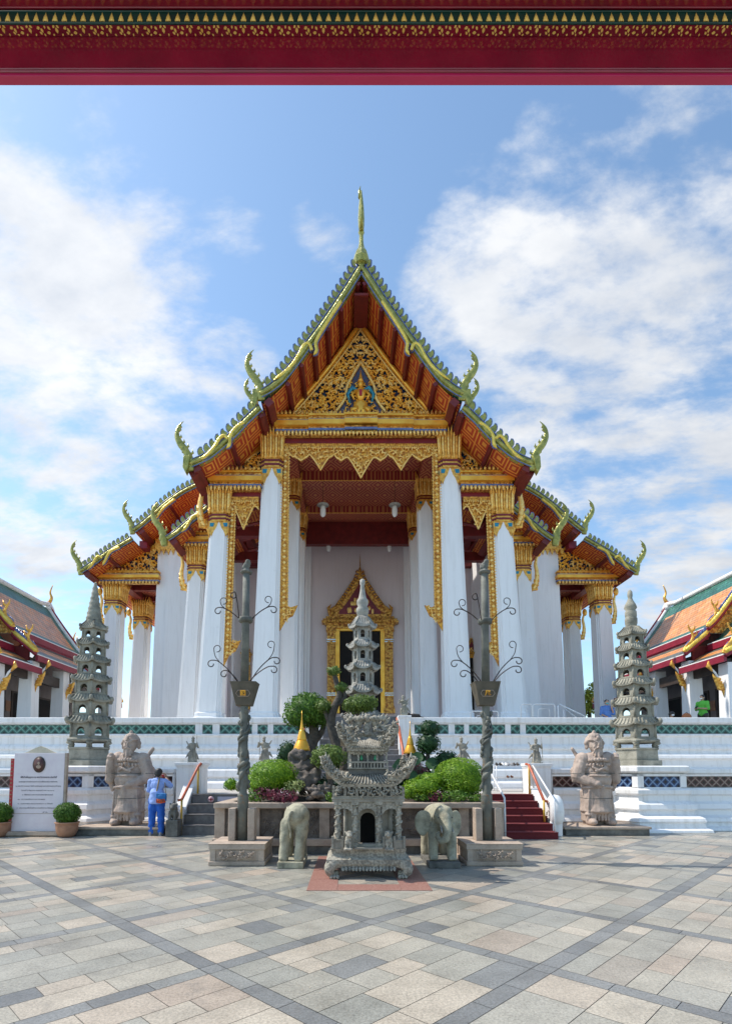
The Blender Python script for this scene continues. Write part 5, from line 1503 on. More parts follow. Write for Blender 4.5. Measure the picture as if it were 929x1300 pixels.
# ------------------------------------------------------------------ side pavilions
def pavilion(s_, label):
    R0 = thing('pavilion', label, 'pavilion', (AX+s_*18.9, 28, FLOOR2))
    def X(h): return AX+s_*h
    def side(prof, y0, y1, rake_lo=0.0, name='roof_slope', ridge=False, outward=False):
        """prof: [(h from axis centre of pavilion, z)] ridge->eave on the near side and mirrored"""
        o = None
        for q in (1, -1):       # q=1: slope facing the temple / camera
            m = MB(); n = len(prof)
            for i in range(n-1):
                (a, za), (b, zb) = prof[i], prof[i+1]
                for (yy0, yy1, mi) in ((y0, y0+.55, 1), (y0+.55, y1-.55, 0), (y1-.55, y1, 1)):
                    u0 = .60 if i == 0 else 0; u1 = .35 if i == n-2 else 1.0
                    segs = [(0, u0, 1), (u0, u1, mi), (u1, 1.0, 1)]
                    for (ua, ub, mj) in segs:
                        if ub-ua < 1e-3: continue
                        m.cur = mj
                        A = (a+(b-a)*ua, za+(zb-za)*ua); B = (a+(b-a)*ub, za+(zb-za)*ub)
                        h0, h1 = 18.9-q*A[0], 18.9-q*B[0]
                        m.add([(X(h0), yy0, A[1]), (X(h1), yy0, B[1]), (X(h1), yy1, B[1]), (X(h0), yy1, A[1])], [(0, 1, 2, 3)])
            m.cur = 2
            for i in range(n-1):
                (a, za), (b, zb) = prof[i], prof[i+1]; h0, h1 = 18.9-q*a, 18.9-q*b
                m.add([(X(h0), y0, za-.14), (X(h1), y0, zb-.14), (X(h1), y1, zb-.14), (X(h0), y1, za-.14)], [(0, 1, 2, 3)])
            b, zb = prof[-1]; h1 = 18.9-q*b
            o = m.build(name, [M['tile_orange'], M['tile_green'], M['red_beam']], R0)
            m = MB(); m.bb(X(h1)-.06, X(h1)+.06, y0, y1, zb-.30, zb+.0); m.build('eave_board', M['fascia'], o)
            m = MB(); m.bb(X(h1+q*s_*0)-.05, X(h1)+.05, y0, y1, zb+.002, zb+.05); m.build('eave_edge', M['white'], o)
        return o
    def skirt(h0, z0, h1, z1, y0, y1):
        for q in (1, -1):
            m = MB(); a, b = 18.9-q*h0, 18.9-q*h1
            for (u, v, mi) in ((0, .25, 1), (.25, .6, 0), (.6, 1, 1)):
                m.cur = mi
                m.add([(X(a+(b-a)*u), y0, z0+(z1-z0)*u), (X(a+(b-a)*v), y0, z0+(z1-z0)*v), (X(a+(b-a)*v), y1, z0+(z1-z0)*v), (X(a+(b-a)*u), y1, z0+(z1-z0)*u)], [(0, 1, 2, 3)])
            m.cur = 2; m.add([(X(a), y0, z0-.12), (X(b), y0, z1-.12), (X(b), y1, z1-.12), (X(a), y1, z0-.12)], [(0, 1, 2, 3)])
            o = m.build('skirt_roof', [M['tile_orange'], M['tile_dark'], M['red_beam']], R0)
            m = MB(); m.bb(X(b)-.06, X(b)+.06, y0, y1, z1-.28, z1); m.build('eave_board', M['fascia'], o)
            m = MB(); m.bb(X(b)-.05, X(b)+.05, y0, y1, z1+.002, z1+.05); m.build('eave_edge', M['white'], o)
            m = MB(); m.bb(X(a)-.05, X(a)+.05, y0, y1, z0-.2, z0+.25); m.build('eave_board', M['fascia'], o)
    def rake(prof, y, sgn, mats, fin=True, gold=False):
        for q in (1, -1):
            P = smooth_line([(18.9-q*a, y, z+.08) for a, z in prof], 4)
            P = [(X(p[0]), p[1], p[2]) for p in P]
            m = MB(); m.cur = 0; m.tube(P, .12, 6)
            m.cur = 1; m.tube([(p[0], p[1], p[2]-.16) for p in P], .10, 6)
            L = len(P); m.cur = 2
            for i in range(0, L-1):
                for f in (0, .33, .66):
                    p = Vector(P[i]).lerp(Vector(P[i+1]), f)
                    m.tube([(p.x, p.y, p.z+.05), (p.x, p.y, p.z+.22), (p.x+q*s_*.06, p.y, p.z+.38)], [.09, .07, .01], 5, flat=(0, 1, 0))
            m.build('gable_board', mats, R0)
            if fin:
                a, z = prof[-1]
                # finial curling up
                S0 = [(0, 0), (-.10, .3), (-.38, .65), (-.45, 1.0), (-.25, 1.4), (-.22, 1.6)]
                m = MB(); hx = 18.9-q*a
                Q = smooth_line([(X(hx)+(-1)*s_*q*(-u)*.9*(-1), y, z+w_*.85) for u, w_ in S0], 4); k = len(Q)
                m.tube(Q, [.15*(1-i/k)+.01 for i in range(k)], 6, flat=(0, 1, 0))
                for f in (.2, .4, .55, .7):
                    p = Q[int(f*k)]; d = q*s_
                    m.tube([p, (p[0]+d*.16, p[1], p[2]+.10), (p[0]+d*.2, p[1], p[2]+.3)], [.09, .06, .01], 5, flat=(0, 1, 0))
                m.build('naga_finial', M['gold'], R0)
    MF = [M['white'], M['fascia'], M['fascia']]; MN = [M['naga_y'], M['fascia'], M['edge_blue']]
    main = [(0, 11.5), (.9, 10.2), (1.9, 8.9), (2.35, 8.45)]
    side(main, 24.9, 31.8)
    skirt(2.3, 8.1, 3.45, 7.15, 25.1, 30.6)
    rake(main, 31.8, 1, MF); rake(main, 24.9, -1, MN)
    por = [(0, 10.2), (.8, 9.0), (1.7, 8.0), (2.2, 7.65)]
    side(por, 22.3, 25.2); skirt(2.15, 7.35, 3.5, 6.55, 22.3, 25.4); rake(por, 22.3, -1, MN)
    rake([(2.15, 7.4), (3.5, 6.6)], 22.3, -1, MN); rake([(2.3, 8.2), (3.45, 7.25)], 25.0, -1, MN)
    side([(0, 9.4), (.8, 8.2), (1.9, 7.2)], 31.6, 34.8); skirt(1.9, 6.95, 3.4, 6.0, 31.4, 34.8); rake([(0, 9.4), (.8, 8.2), (1.9, 7.2)], 34.8, 1, MF); rake([(1.9, 7.0), (3.4, 6.1)], 34.8, 1, MF)
    # ridge
    for (ya, yb, z) in ((24.9, 31.8, 11.5), (22.3, 25.0, 10.2), (31.6, 34.8, 9.4)):
        m = MB(); m.tube([(X(18.9), ya-.1, z+.2), (X(18.9), ya+.6, z+.10), (X(18.9), yb-.8, z+.10), (X(18.9), yb+.1, z+.28)], .14, 8); m.build('ridge', M['white'], R0)
    for (y, z, d) in ((31.95, 11.75, 1), (24.75, 11.7, -1), (22.2, 10.3, -1), (34.9, 9.6, 1)):
        m = MB(); m.lathe([(.34, -.35), (.24, -.1), (.12, .1), (.05, .25)], (X(18.9), y, z), 8); m.build('ridge_cap', M['white'], R0)
        m = MB(); Q = smooth_line([(X(18.9), y, z+.15), (X(18.9)-s_*.12, y, z+.45), (X(18.9)-s_*.02, y, z+.8), (X(18.9)-s_*.16, y, z+1.25)], 4)
        k = len(Q); m.tube(Q, [.10*(1-i/k)+.012 for i in range(k)], 6); m.build('chofa', M['gold'], R0)
    # gable triangle
    for (y, pr) in ((25.2, main), (22.6, por)):
        m = MB(); m.prism([(X(18.9-p[0]), p[1]-.2) for p in pr]+[(X(18.9+p[0]), p[1]-.2) for p in pr[::-1]], y, y+.15)
        m.build('gable_panel', M['gold_carved'], R0)
        m = MB(); q_ = pr[-1][0]+.55; zz = pr[-1][1]-.75; m.bb(min(X(18.9-q_), X(18.9+q_)), max(X(18.9-q_), X(18.9+q_)), y+.16, y+.26, 6.4, zz-.05); m.build('gable_wall', M['red_beam'], R0)
    # columns and walls
    for hh in (16.0, 21.8):
        for Yc in ((22.9, 25.5, 28.3, 33.6) if hh < 17 else (22.9, 28.3, 33.6)):
            m = MB(); zt = 6.9 if 24.9 < Yc < 31 else 6.3
            def sq(h, z): return [(X(hh)-h, Yc-h, z), (X(hh)+h, Yc-h, z), (X(hh)+h, Yc+h, z), (X(hh)-h, Yc+h, z)]
            m.loft([sq(.40, FLOOR2), sq(.40, FLOOR2+.12), sq(.35, FLOOR2+.18), sq(.29, zt)]); cc = m.build('column', M['column'], R0)
            # gilded eave bracket
            m = MB(); m.cur = 1; xx = X(hh-.31) if hh < 17 else X(hh+.31); d = -s_ if hh < 17 else s_
            m.tube([(xx, Yc, zt-1.2), (xx+d*.15, Yc, zt-.8), (xx+d*.35, Yc, zt-.4), (xx+d*.65, Yc, zt-.1)], .05, 6); m.cur = 0
            for k in range(4): m.tube([(xx+d*.05*k, Yc, zt-1.15+.14*k), (xx+d*(.22+.05*k), Yc, zt-1.1+.15*k), (xx+d*(.30+.05*k), Yc, zt-.9+.15*k)], [.09, .08, .01], 6)
            m.tube([(xx, Yc, zt-1.5), (xx+d*.02, Yc, zt-1.2), (xx+d*.1, Yc, zt-.9)], [.01, .07, .08], 6)
            m.tube([(xx+d*.45, Yc, zt-.35), (xx+d*.62, Yc, zt-.12), (xx+d*.60, Yc, zt+.1)], [.04, .10, .02], 6); m.build('eave_bracket', [M['gold'], M['white']], cc)
    m = MB(); xa, xb = sorted((X(16.05), X(21.75)))
    m.bb(xa, xb, 22.95, 33.5, 6.35, 6.55); m.bb(min(X(15.9), X(16.1)), max(X(15.9), X(16.1)), 22.9, 33.6, 6.0, 6.5)
    m.build('tie_beam', M['wood'], R0)
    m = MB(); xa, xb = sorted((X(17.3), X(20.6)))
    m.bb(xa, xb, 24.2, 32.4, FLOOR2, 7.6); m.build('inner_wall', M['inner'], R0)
    for Yd in (25.0, 26.9, 29.0, 31.0):  # dark doors, made broad to deepen the shade put into the wall
        m = MB(); xq = X(17.27); m.box((xq, Yd, FLOOR2+1.35), (.06, 1.4, 2.9)); dd = m.build('door', M['wood'], R0)
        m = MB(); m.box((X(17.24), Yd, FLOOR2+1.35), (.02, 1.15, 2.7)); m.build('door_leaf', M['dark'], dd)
    m = MB(); m.box((X(17.22), 25.9, FLOOR2+2.0), (.02, .35, .5)); m.build('wall_notice', M['clay'], R0)
    # low wall between the columns with green openwork
    for (ya, yb) in ((20.4, 22.5), (23.3, 25.1)):
        m = MB(); m.bb(X(16)-.12, X(16)+.12, ya, yb, FLOOR2+.62, FLOOR2+.85); m.bb(X(16)-.10, X(16)+.10, ya, yb, FLOOR2, FLOOR2+.2); m.build('low_wall', M['white'], R0)
        m = MB(); m.bb(X(16)-.05, X(16)+.05, ya, yb, FLOOR2+.2, FLOOR2+.62); m.build('tile_panel', M['band_green'], R0)
M['inner'] = simple('shaded_wall', (.30, .26, .25), (.22, .19, .18), 2, .8)  # wall colour darkened to carry the shade under the roofs
pavilion(-1, 'orange and green tiled pavilion at the left edge of the terrace')
pavilion(1, 'orange and green tiled pavilion at the right edge of the terrace')

# ------------------------------------------------------------------ foliage
def leaves(m, c, r, n, size, rnd, shell=.35, noise_amp=.18, zmin=-1.0, nsc=2.2):
    c = Vector(c)
    for _ in range(n):
        d = Vector((rnd.gauss(0, 1), rnd.gauss(0, 1), rnd.gauss(0, 1))).normalized()
        if d.z < zmin: d.z = -d.z
        q = 1 - shell*rnd.random()**2
        q *= 1 + noise_amp*noise.noise(d*nsc + c*1.7) + noise_amp*.6*noise.noise(d*6 + c)
        p = c + Vector((d.x*r[0], d.y*r[1], d.z*r[2]))*q
        nn = (d + Vector((rnd.uniform(-1, 1), rnd.uniform(-1, 1), rnd.uniform(-1, 1)))*.75).normalized()
        u = nn.cross(Vector((rnd.random(), rnd.random(), rnd.random()))).normalized(); v = nn.cross(u)
        s_ = size*rnd.uniform(.6, 1.3)
        m.t = min(1, max(0, .5 + .35*noise.noise(p*4) + rnd.uniform(-.35, .35)))
        m.add([p - u*s_, p - v*s_*.42 + nn*s_*.12, p + u*s_, p + v*s_*.42 + nn*s_*.12], [(0, 1, 2, 3)])
def bush(name, label, cat, blobs, mat, size, dens, trunk=None, group=None, seed=1, shell=.3, amp=.15, core=True, zmin=-1):
    """blobs: list of (centre, radii)"""
    b0 = blobs[0]; root = thing(name, label, cat, (b0[0][0], b0[0][1], min(b[0][2]-b[1][2] for b in blobs)), group=group)
    rnd = random.Random(seed)
    m = MB()
    for c, r in blobs:
        area = (r[0]*r[1]+r[1]*r[2]+r[0]*r[2])/3*4*pi
        leaves(m, c, r, int(area*dens/(size*size)), size, rnd, shell, amp, zmin)
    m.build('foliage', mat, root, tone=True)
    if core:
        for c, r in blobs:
            m = MB(); m.ell(c, [x*.80 for x in r], 14, 10, rough=.2); m.tone = [.25]*len(m.tone)  # solid core, leaf tone darkened to stand in for shade among the leaves
            m.build('shade_core', mat, root, tone=True)
    if trunk:
        m = MB()
        for pts, rr in trunk: m.tube(smooth_line(pts, 4), rr if not hasattr(rr, '__len__') else [rr[0]+(rr[1]-rr[0])*i/(len(pts)*4-4) for i in range(len(pts)*4-3)], 8)
        m.build('trunk', M['bark'], root)
    return root
def PB(px, py, rx, ry, Y, d=None):
    """foliage ball: photo centre and pixel radii at distance Y"""
    p = W(px, py, Y); k = Y/F*1.01
    return (tuple(p), (rx*k, (d or rx)*k, ry*k))

# planter
def planter():
    YF = 10.7; xa, xb = Xat(272, 1050, YF), Xat(640, 1050, YF); zt = Zat(1019, YF); yb = 15.0
    P = thing('planter', 'long carved stone planter wall holding the garden', 'planter', ((xa+xb)/2, YF, 0))
    m = MB()
    m.bb(xa, xb, YF-.08, YF+.30, zt-.11, zt); m.bb(xa, xa+.3, YF+.301, yb, zt-.11, zt); m.bb(xb-.3, xb, YF+.301, yb, zt-.11, zt)
    m.build('coping', M['st_tan'], P, bevel=.015)
    m = MB(); m.bb(xa+.04, xb-.04, YF+.08, YF+.26, .2, zt-.111); m.bb(xa+.05, xa+.22, YF+.27, yb, .1, zt-.111); m.bb(xb-.22, xb-.05, YF+.27, yb, .1, zt-.111); m.build('carved_panels', M['st_panel'], P)
    m = MB(); m.bb(xa-.03, xb+.03, YF-.05, YF+.28, .16, .30); m.build('plinth', M['st_tan'], P, bevel=.012)
    m = MB(); m.bb(xa-.06, xb+.06, YF-.02, YF+.3, 0, .158); m.build('base', M['st_dark'], P)
    for k in range(9):
        m = MB(); x = xa+.1+(xb-xa-.2)*k/8; m.bb(x-.10, x+.10, YF+.03, YF+.1, .301, zt-.112); m.build('post', M['st_tan'], P, bevel=.008)
    rnd = random.Random(4)
    for k in range(8):
        m = MB(); x0_ = xa+.1+(xb-xa-.2)*k/8+.12; x1_ = xa+.1+(xb-xa-.2)*(k+1)/8-.12
        m.tube(smooth_line([(x0_+.03, YF+.078, .36), (x0_+.12, YF+.075, .48), ((x0_+x1_)/2, YF+.075, .46), (x1_-.08, YF+.075, .62), (x1_-.03, YF+.078, zt-.16)], 4), .012, 5)
        for _ in range(14):
            x, z = rnd.uniform(x0_+.05, x1_-.05), rnd.uniform(.38, zt-.2)
            for a in range(5): m.ell((x+.028*cos(a*1.257), YF+.078, z+.028*sin(a*1.257)), (.022, .014, .022), 6, 4)
        m.build('relief_carving', M['st_panel'], P)
    m = MB(); m.bb(xa+.2, xb-.2, YF+.2, yb, .1, zt-.06)
    # earth mound
    n = 24; ring = []
    for i in range(n+1):
        for j in range(n+1):
            u, v = i/n, j/n; x = xa+.25+(xb-xa-.5)*u; y = YF+.28+(yb-YF-.3)*v
            ring.append((x, y, zt-.06+.35*sin(pi*u)*sin(pi*min(1, v*1.2))*(.6+.4*noise.noise(Vector((x*2, y*2, 0))))))
    m.add(ring, [(i*(n+1)+j, (i+1)*(n+1)+j, (i+1)*(n+1)+j+1, i*(n+1)+j+1) for i in range(n) for j in range(n)], True)
    m.build('soil', M['soil'], P)
    return zt
ZP = planter()
DD = 1.05
bush('shrub', 'bright lime green mound of clipped leaves at the left of the garden', 'shrub', [PB(348, 985, 33, 21, 11.5), PB(335, 996, 22, 16, 11.3)], M['leaf_lime'], .024, .9, seed=2, amp=.06, shell=.15)
bush('shrub', 'small lime shrub peeking out left of the left stone lamp post', 'shrub', [PB(293, 996, 9, 8, 11.4), PB(303, 999, 8, 6, 11.4)], M['leaf_lime'], .03, .8, seed=3)
bush('flower_bed', 'crimson and purple leaved plants spilling over the planter edge at the left', 'plant', [PB(343, 1007, 16, 8, 10.95), PB(360, 1012, 18, 10, 10.85), PB(330, 1004, 8, 7, 11.0)], M['leaf_purple'], .035, .7, seed=4, amp=.35, shell=.6, core=False)
bush('shrub', 'pale variegated low plant in front of the rock', 'shrub', [PB(371, 1000, 11, 10, 11.1), PB(381, 996, 6, 6, 11.15)], M['leaf_pale'], .03, .7, seed=5, amp=.3, shell=.5, core=False)
bush('shrub', 'low feathery green plant left of the purple plants', 'shrub', [PB(325, 1011, 12, 8, 10.95)], M['leaf_green'], .035, .7, seed=6, amp=.3, shell=.5, core=False)
bush('tree', 'big round crowned clipped tree behind the left golden chedi', 'tree', [PB(391, 902, 30, 22, 12.9), PB(378, 910, 19, 15, 12.7), PB(404, 908, 18, 16, 12.8), PB(391, 893, 20, 14, 13.0)], M['leaf_green'], .045, .85,
     [([W(397, 985, 12.9), W(395, 950, 12.9), W(399, 930, 12.9), W(392, 905, 12.9)], (.17, .10)), ([W(396, 945, 12.9), W(408, 930, 12.9), W(412, 915, 12.9)], (.09, .05)), ([W(396, 940, 12.9), W(380, 925, 12.9)], (.08, .05))], seed=7, amp=.14)
bz_ = 12.3
bush('bonsai_tree', 'crooked dark bonsai with leaf pads rising before the golden door', 'tree', [PB(424, 852, 9, 6.5, bz_), PB(433, 873, 9, 7, bz_), PB(411, 897, 11, 8, bz_)], M['leaf_olive'], .035, .9,
     [([W(432, 990, bz_), W(428, 950, bz_), W(420, 920, bz_), W(424, 900, bz_), W(431, 882, bz_), W(427, 866, bz_), W(424, 855, bz_)], (.13, .05)),
      ([W(424, 925, bz_), W(416, 912, bz_), W(412, 900, bz_)], (.07, .04)), ([W(430, 895, bz_), W(438, 884, bz_), W(434, 876, bz_)], (.06, .035))], seed=8, amp=.2)
bush('bonsai_tree', 'flat oval leaf pad on a leaning trunk right above the shrine roof', 'tree', [PB(456, 894, 18, 12, 12.0), PB(447, 896, 13, 10, 12.0), PB(467, 893, 13, 11, 12.0)], M['leaf_olive'], .035, .9,
     [([W(436, 985, 12.0), W(440, 950, 12.0), W(447, 925, 12.0), W(455, 900, 12.0)], (.11, .06))], seed=9, amp=.12)
bush('shrub', 'round olive green clipped ball beside the shrine roof', 'shrub', [PB(417, 961, 23, 16, 11.4)], M['leaf_olive'], .032, .9, [([W(420, 1005, 11.4), W(418, 965, 11.4)], .06)], seed=10, amp=.12)
bush('shrub', 'dark green shrub between the tree and the left chedi', 'shrub', [PB(366, 956, 13, 16, 12.6), PB(359, 965, 9, 10, 12.6)], M['leaf_dark'], .04, .85, seed=11, amp=.2)
bush('shrub', 'dark ball on a stem, the upper of the right topiary with two balls', 'topiary', [PB(545, 925, 14, 11, 12.4), PB(543, 944, 16, 14, 12.3)], M['leaf_dark'], .038, .9, [([W(543, 1000, 12.3), W(543, 950, 12.3)], .05)], seed=12, amp=.12)['label'] = 'dark topiary of two stacked leaf balls on one stem'
bush('shrub', 'low dark shrub peeking over the right lime mound', 'shrub', [PB(566, 966, 16, 13, 12.3)], M['leaf_dark'], .04, .85, seed=13, amp=.2)
bush('shrub', 'large bright lime dome of clipped leaves at the right of the garden', 'shrub', [PB(583, 985, 31, 23, 11.5), PB(584, 994, 31, 17, 11.45)], M['leaf_lime'], .022, .95, seed=14, amp=.04, shell=.12)
bush('shrub', 'yellowish low spreading shrub left of the large lime dome', 'shrub', [PB(548, 990, 20, 9, 11.4), PB(536, 1000, 24, 12, 11.2), PB(520, 1006, 12, 8, 11.1)], M['leaf_lime'], .026, .8, seed=15, amp=.2, shell=.2)
bush('shrub', 'dark green low ground plants along the right planter edge', 'shrub', [PB(575, 1010, 26, 7, 11.0), PB(602, 1012, 16, 6, 11.0), PB(536, 1012, 14, 5, 11.0)], M['leaf_green'], .035, .7, seed=16, amp=.3, shell=.6, core=False)
bush('flower_bed', 'small crimson plant on the planter edge right of the shrine', 'plant', [PB(553, 1011, 11, 7, 10.9)], M['leaf_purple'], .035, .6, seed=17, amp=.35, shell=.6, core=False)
bush('shrub', 'small green tuft beside the left roof corner of the shrine', 'shrub', [PB(420, 1013, 7, 8, 10.9)], M['leaf_green'], .035, .6, seed=18, amp=.35, core=False)
bush('shrub', 'dark undergrowth behind the rock in the garden', 'shrub', [PB(405, 1000, 20, 14, 11.7), PB(440, 1000, 24, 12, 11.9), PB(490, 995, 30, 18, 12.2)], M['leaf_dark'], .045, .7, seed=19, amp=.35, shell=.6)
bush('shrub', 'purple brown leafy clump behind the right roof corner of the shrine', 'shrub', [PB(519, 969, 16, 8, 12.0), PB(536, 979, 8, 8, 12.0)], M['leaf_purple'], .04, .35, seed=20, amp=.35, shell=.6, core=False)
# lotus-like broad leaves
m = MB(); rnd = random.Random(6)
for k in range(24):
    p = W(rnd.uniform(500, 560), rnd.uniform(958, 992), 11.9+rnd.uniform(-.3, .5)); r = rnd.uniform(.07, .16); m.t = rnd.uniform(.4, .9)
    n_ = Vector((rnd.uniform(-.6, .6), -rnd.uniform(.4, 1), rnd.uniform(.2, 1))).normalized(); u = n_.cross(Vector((0, 0, 1))).normalized(); v = n_.cross(u)
    ring = [p+u*cos(2*pi*i/12)*r+v*sin(2*pi*i/12)*r+n_*.02*sin(i*1.6) for i in range(12)]
    m.add(ring+[p-n_*.03], [(i, (i+1) % 12, 12) for i in range(12)], True)
tag(m.build('broad_leaf_plant', M['leaf_dark'], tone=True), 'plant with round broad blue green leaves behind the right side of the shrine', 'plant', kind=None)
# background tree right
tr = thing('tree', 'yellow green leafy tree beyond the terrace at the right', 'tree', tuple(W(748, 905, 42)))
m = MB(); rnd = random.Random(9)
for (px, py, rx, ry) in ((746, 886, 9, 12), (752, 896, 8, 9), (760, 872, 12, 7), (742, 900, 8, 8)):
    c, r = PB(px, py, rx, ry, 42); leaves(m, c, r, 420, .16, rnd, .7, .4)
m.build('crown', M['leaf_yellow'], tr, tone=True)
m = MB(); m.tube([W(748, 925, 42), W(748, 905, 42), W(752, 880, 42)], [.2, .15, .05], 6); m.tube([W(748, 905, 42), W(742, 890, 42)], [.12, .04], 6); m.build('trunk', M['bark'], tr)
tr = thing('tree', 'small green tree seen between the left pavilion column and the left pagoda', 'tree', tuple(W(82, 905, 42)))
m = MB(); c, r = PB(83, 905, 7, 6, 42); leaves(m, c, r, 500, .14, rnd, .7, .4); m.build('crown', M['leaf_green'], tr, tone=True)
m = MB(); m.tube([W(83, 925, 42), W(83, 905, 42)], [.15, .08], 6); m.build('trunk', M['bark'], tr)
# rocks
def rock(name, label, specs, seed=1, mat=None):
    m = MB()
    for c, r in specs: m.ell(c, r, 20, 14, rough=.9)
    o = m.build(name, mat or M['rock'])
    tx = bpy.data.textures.new('rock_tex', 'VORONOI'); tx.noise_scale = .25
    sd = o.modifiers.new('s', 'SUBSURF'); sd.levels = 1; sd.render_levels = 2
    dm = o.modifiers.new('d', 'DISPLACE'); dm.texture = tx; dm.strength = .12; dm.texture_coords = 'GLOBAL'
    return tag(o, label, 'rock')
rock('garden_rock', 'dark craggy rock carrying the left golden chedi', [PB(384, 975, 17, 20, 11.8), PB(390, 990, 16, 16, 11.6), PB(383, 960, 14, 9, 11.8), PB(373, 990, 9, 12, 11.6)])
rock('garden_rock', 'low brown rocks half buried left of the shrine', [PB(402, 1006, 12, 9, 11.2), PB(412, 1003, 8, 7, 11.3)])
rock('garden_rock', 'dark rock under the right golden chedi', [PB(519, 972, 13, 13, 12.4), PB(530, 985, 12, 12, 12.2)])
def chedi(px, py0, py1, hw, Y, label):
    p = W(px, py0, Y); k = Y/F*1.01; r = hw*k; h = (py0-py1)*k
    c = thing('golden_chedi', label, 'chedi', tuple(p))
    m = MB(); m.lathe([(r*1.05, -.02), (r*1.05, .03*h), (r*.98, .05*h), (r*.98, .09*h), (r*.88, .11*h), (r*.86, .15*h), (r*.76, .17*h), (r*.72, .21*h), (r*.64, .23*h)], tuple(p), 24); m.build('stepped_base', M['gold_plain'], c)
    m = MB(); m.lathe([(r*.64, .23*h), (r*.60, .27*h), (r*.50, .36*h), (r*.40, .44*h), (r*.33, .47*h), (r*.30, .50*h)], tuple(p), 24); m.build('bell', M['gold_plain'], c)
    m = MB(); pr = [(r*.30, .50*h), (r*.24, .52*h)]
    for i in range(8): pr += [(r*(.24-.02*i), (.53+.03*i)*h), (r*(.19-.018*i), (.545+.03*i)*h)]
    pr += [(r*.06, .80*h), (.004, h)]; m.lathe(pr, tuple(p), 20); m.build('spire', M['gold_plain'], c)
chedi(383, 952, 902, 10, 11.8, 'golden miniature chedi on the dark rock at the left of the garden')
chedi(520.5, 956, 915, 7.5, 12.4, 'golden miniature chedi half hidden behind the right side of the shrine roof')
# ------------------------------------------------------------------ Chinese stone pagodas
def ngon(c, r, z, n, rot): return [Vector((c[0]+r*cos(rot+2*pi*k/n), c[1]+r*sin(rot+2*pi*k/n), z)) for k in range(n)]
def arch_pts(w, h, z0, k=7, pointed=False):
    pts = [(-w/2, z0), (-w/2, z0+h-w/2)]
    for i in range(1, k):
        a = pi - pi*i/k; pts.append((w/2*cos(a), z0+h-w/2+w/2*sin(a)*(1.0)))
    pts += [(w/2, z0+h-w/2), (w/2, z0)]
    return pts
def storey(m, c, r, z0, z1, n, rot, ww, wh, wz, depth=.10, arch=True):
    """drum of n facets, each with an arched window opening cut through"""
    ring0 = ngon(c, r, z0, n, rot)
    for k in range(n):
        a, b = ring0[k], ring0[(k+1) % n]; d = (b-a); L = d.length; d.normalize()
        nrm = Vector((d.y, -d.x, 0)); mid = (a+b)/2
        if nrm.dot(mid-Vector((c[0], c[1], z0))) < 0: nrm = -nrm
        H_ = z1-z0
        ap = arch_pts(min(ww, L*.6), wh, wz) if arch else [(-ww/2, wz), (-ww/2, wz+wh), (ww/2, wz+wh), (ww/2, wz)]
        # outer outline sampled to match arch points
        out = []
        K = len(ap)
        for i, p in enumerate(ap):
            if i == 0: out.append((-L/2, 0))
            elif i == K-1: out.append((L/2, 0))
            elif i == 1: out.append((-L/2, wz+wh-ww/2))
            elif i == K-2: out.append((L/2, wz+wh-ww/2))
            else:
                t = (i-1)/(K-3); 
                if t < .25: out.append((-L/2, wz+wh-ww/2+(H_-(wz+wh-ww/2))*t*4))
                elif t > .75: out.append((L/2, wz+wh-ww/2+(H_-(wz+wh-ww/2))*(1-t)*4))
                else: out.append((-L/2+L*(t-.25)*2, H_))
        def P(p, off): return mid + d*p[0] + nrm*off + Vector((0, 0, p[1]))
        V = [P(p, 0) for p in ap] + [P(p, 0) for p in out] + [P(p, -depth) for p in ap]
        fs = []
        for i in range(K-1):
            fs.append((i, i+1, K+i+1, K+i)); fs.append((i, 2*K+i, 2*K+i+1, i+1))
        # sill below
        V += [P((-L/2, 0), 0), P((L/2, 0), 0)]
        m.add(V, fs)
        V = [P((-ww/2, wz), 0), P((ww/2, wz), 0), P((L/2, 0), 0), P((-L/2, 0), 0), P((-ww/2, wz), -depth), P((ww/2, wz), -depth)]
        m.add(V, [(0, 1, 2, 3), (0, 4, 5, 1)])
        # inner liner
        V = [P((-L/2*.8, 0), -depth-.0), P((-ww/2, 0), -depth), P((-ww/2, H_), -depth), P((-L/2*.8, H_), -depth), P((ww/2, 0), -depth), P((L/2*.8, 0), -depth), P((L/2*.8, H_), -depth), P((ww/2, H_), -depth)]
        m.add(V, [(0, 1, 2, 3), (4, 5, 6, 7)])
        # corner post
        m.tube([a+Vector((0, 0, 0)), a+Vector((0, 0, H_))], .035*r/.5, 6)
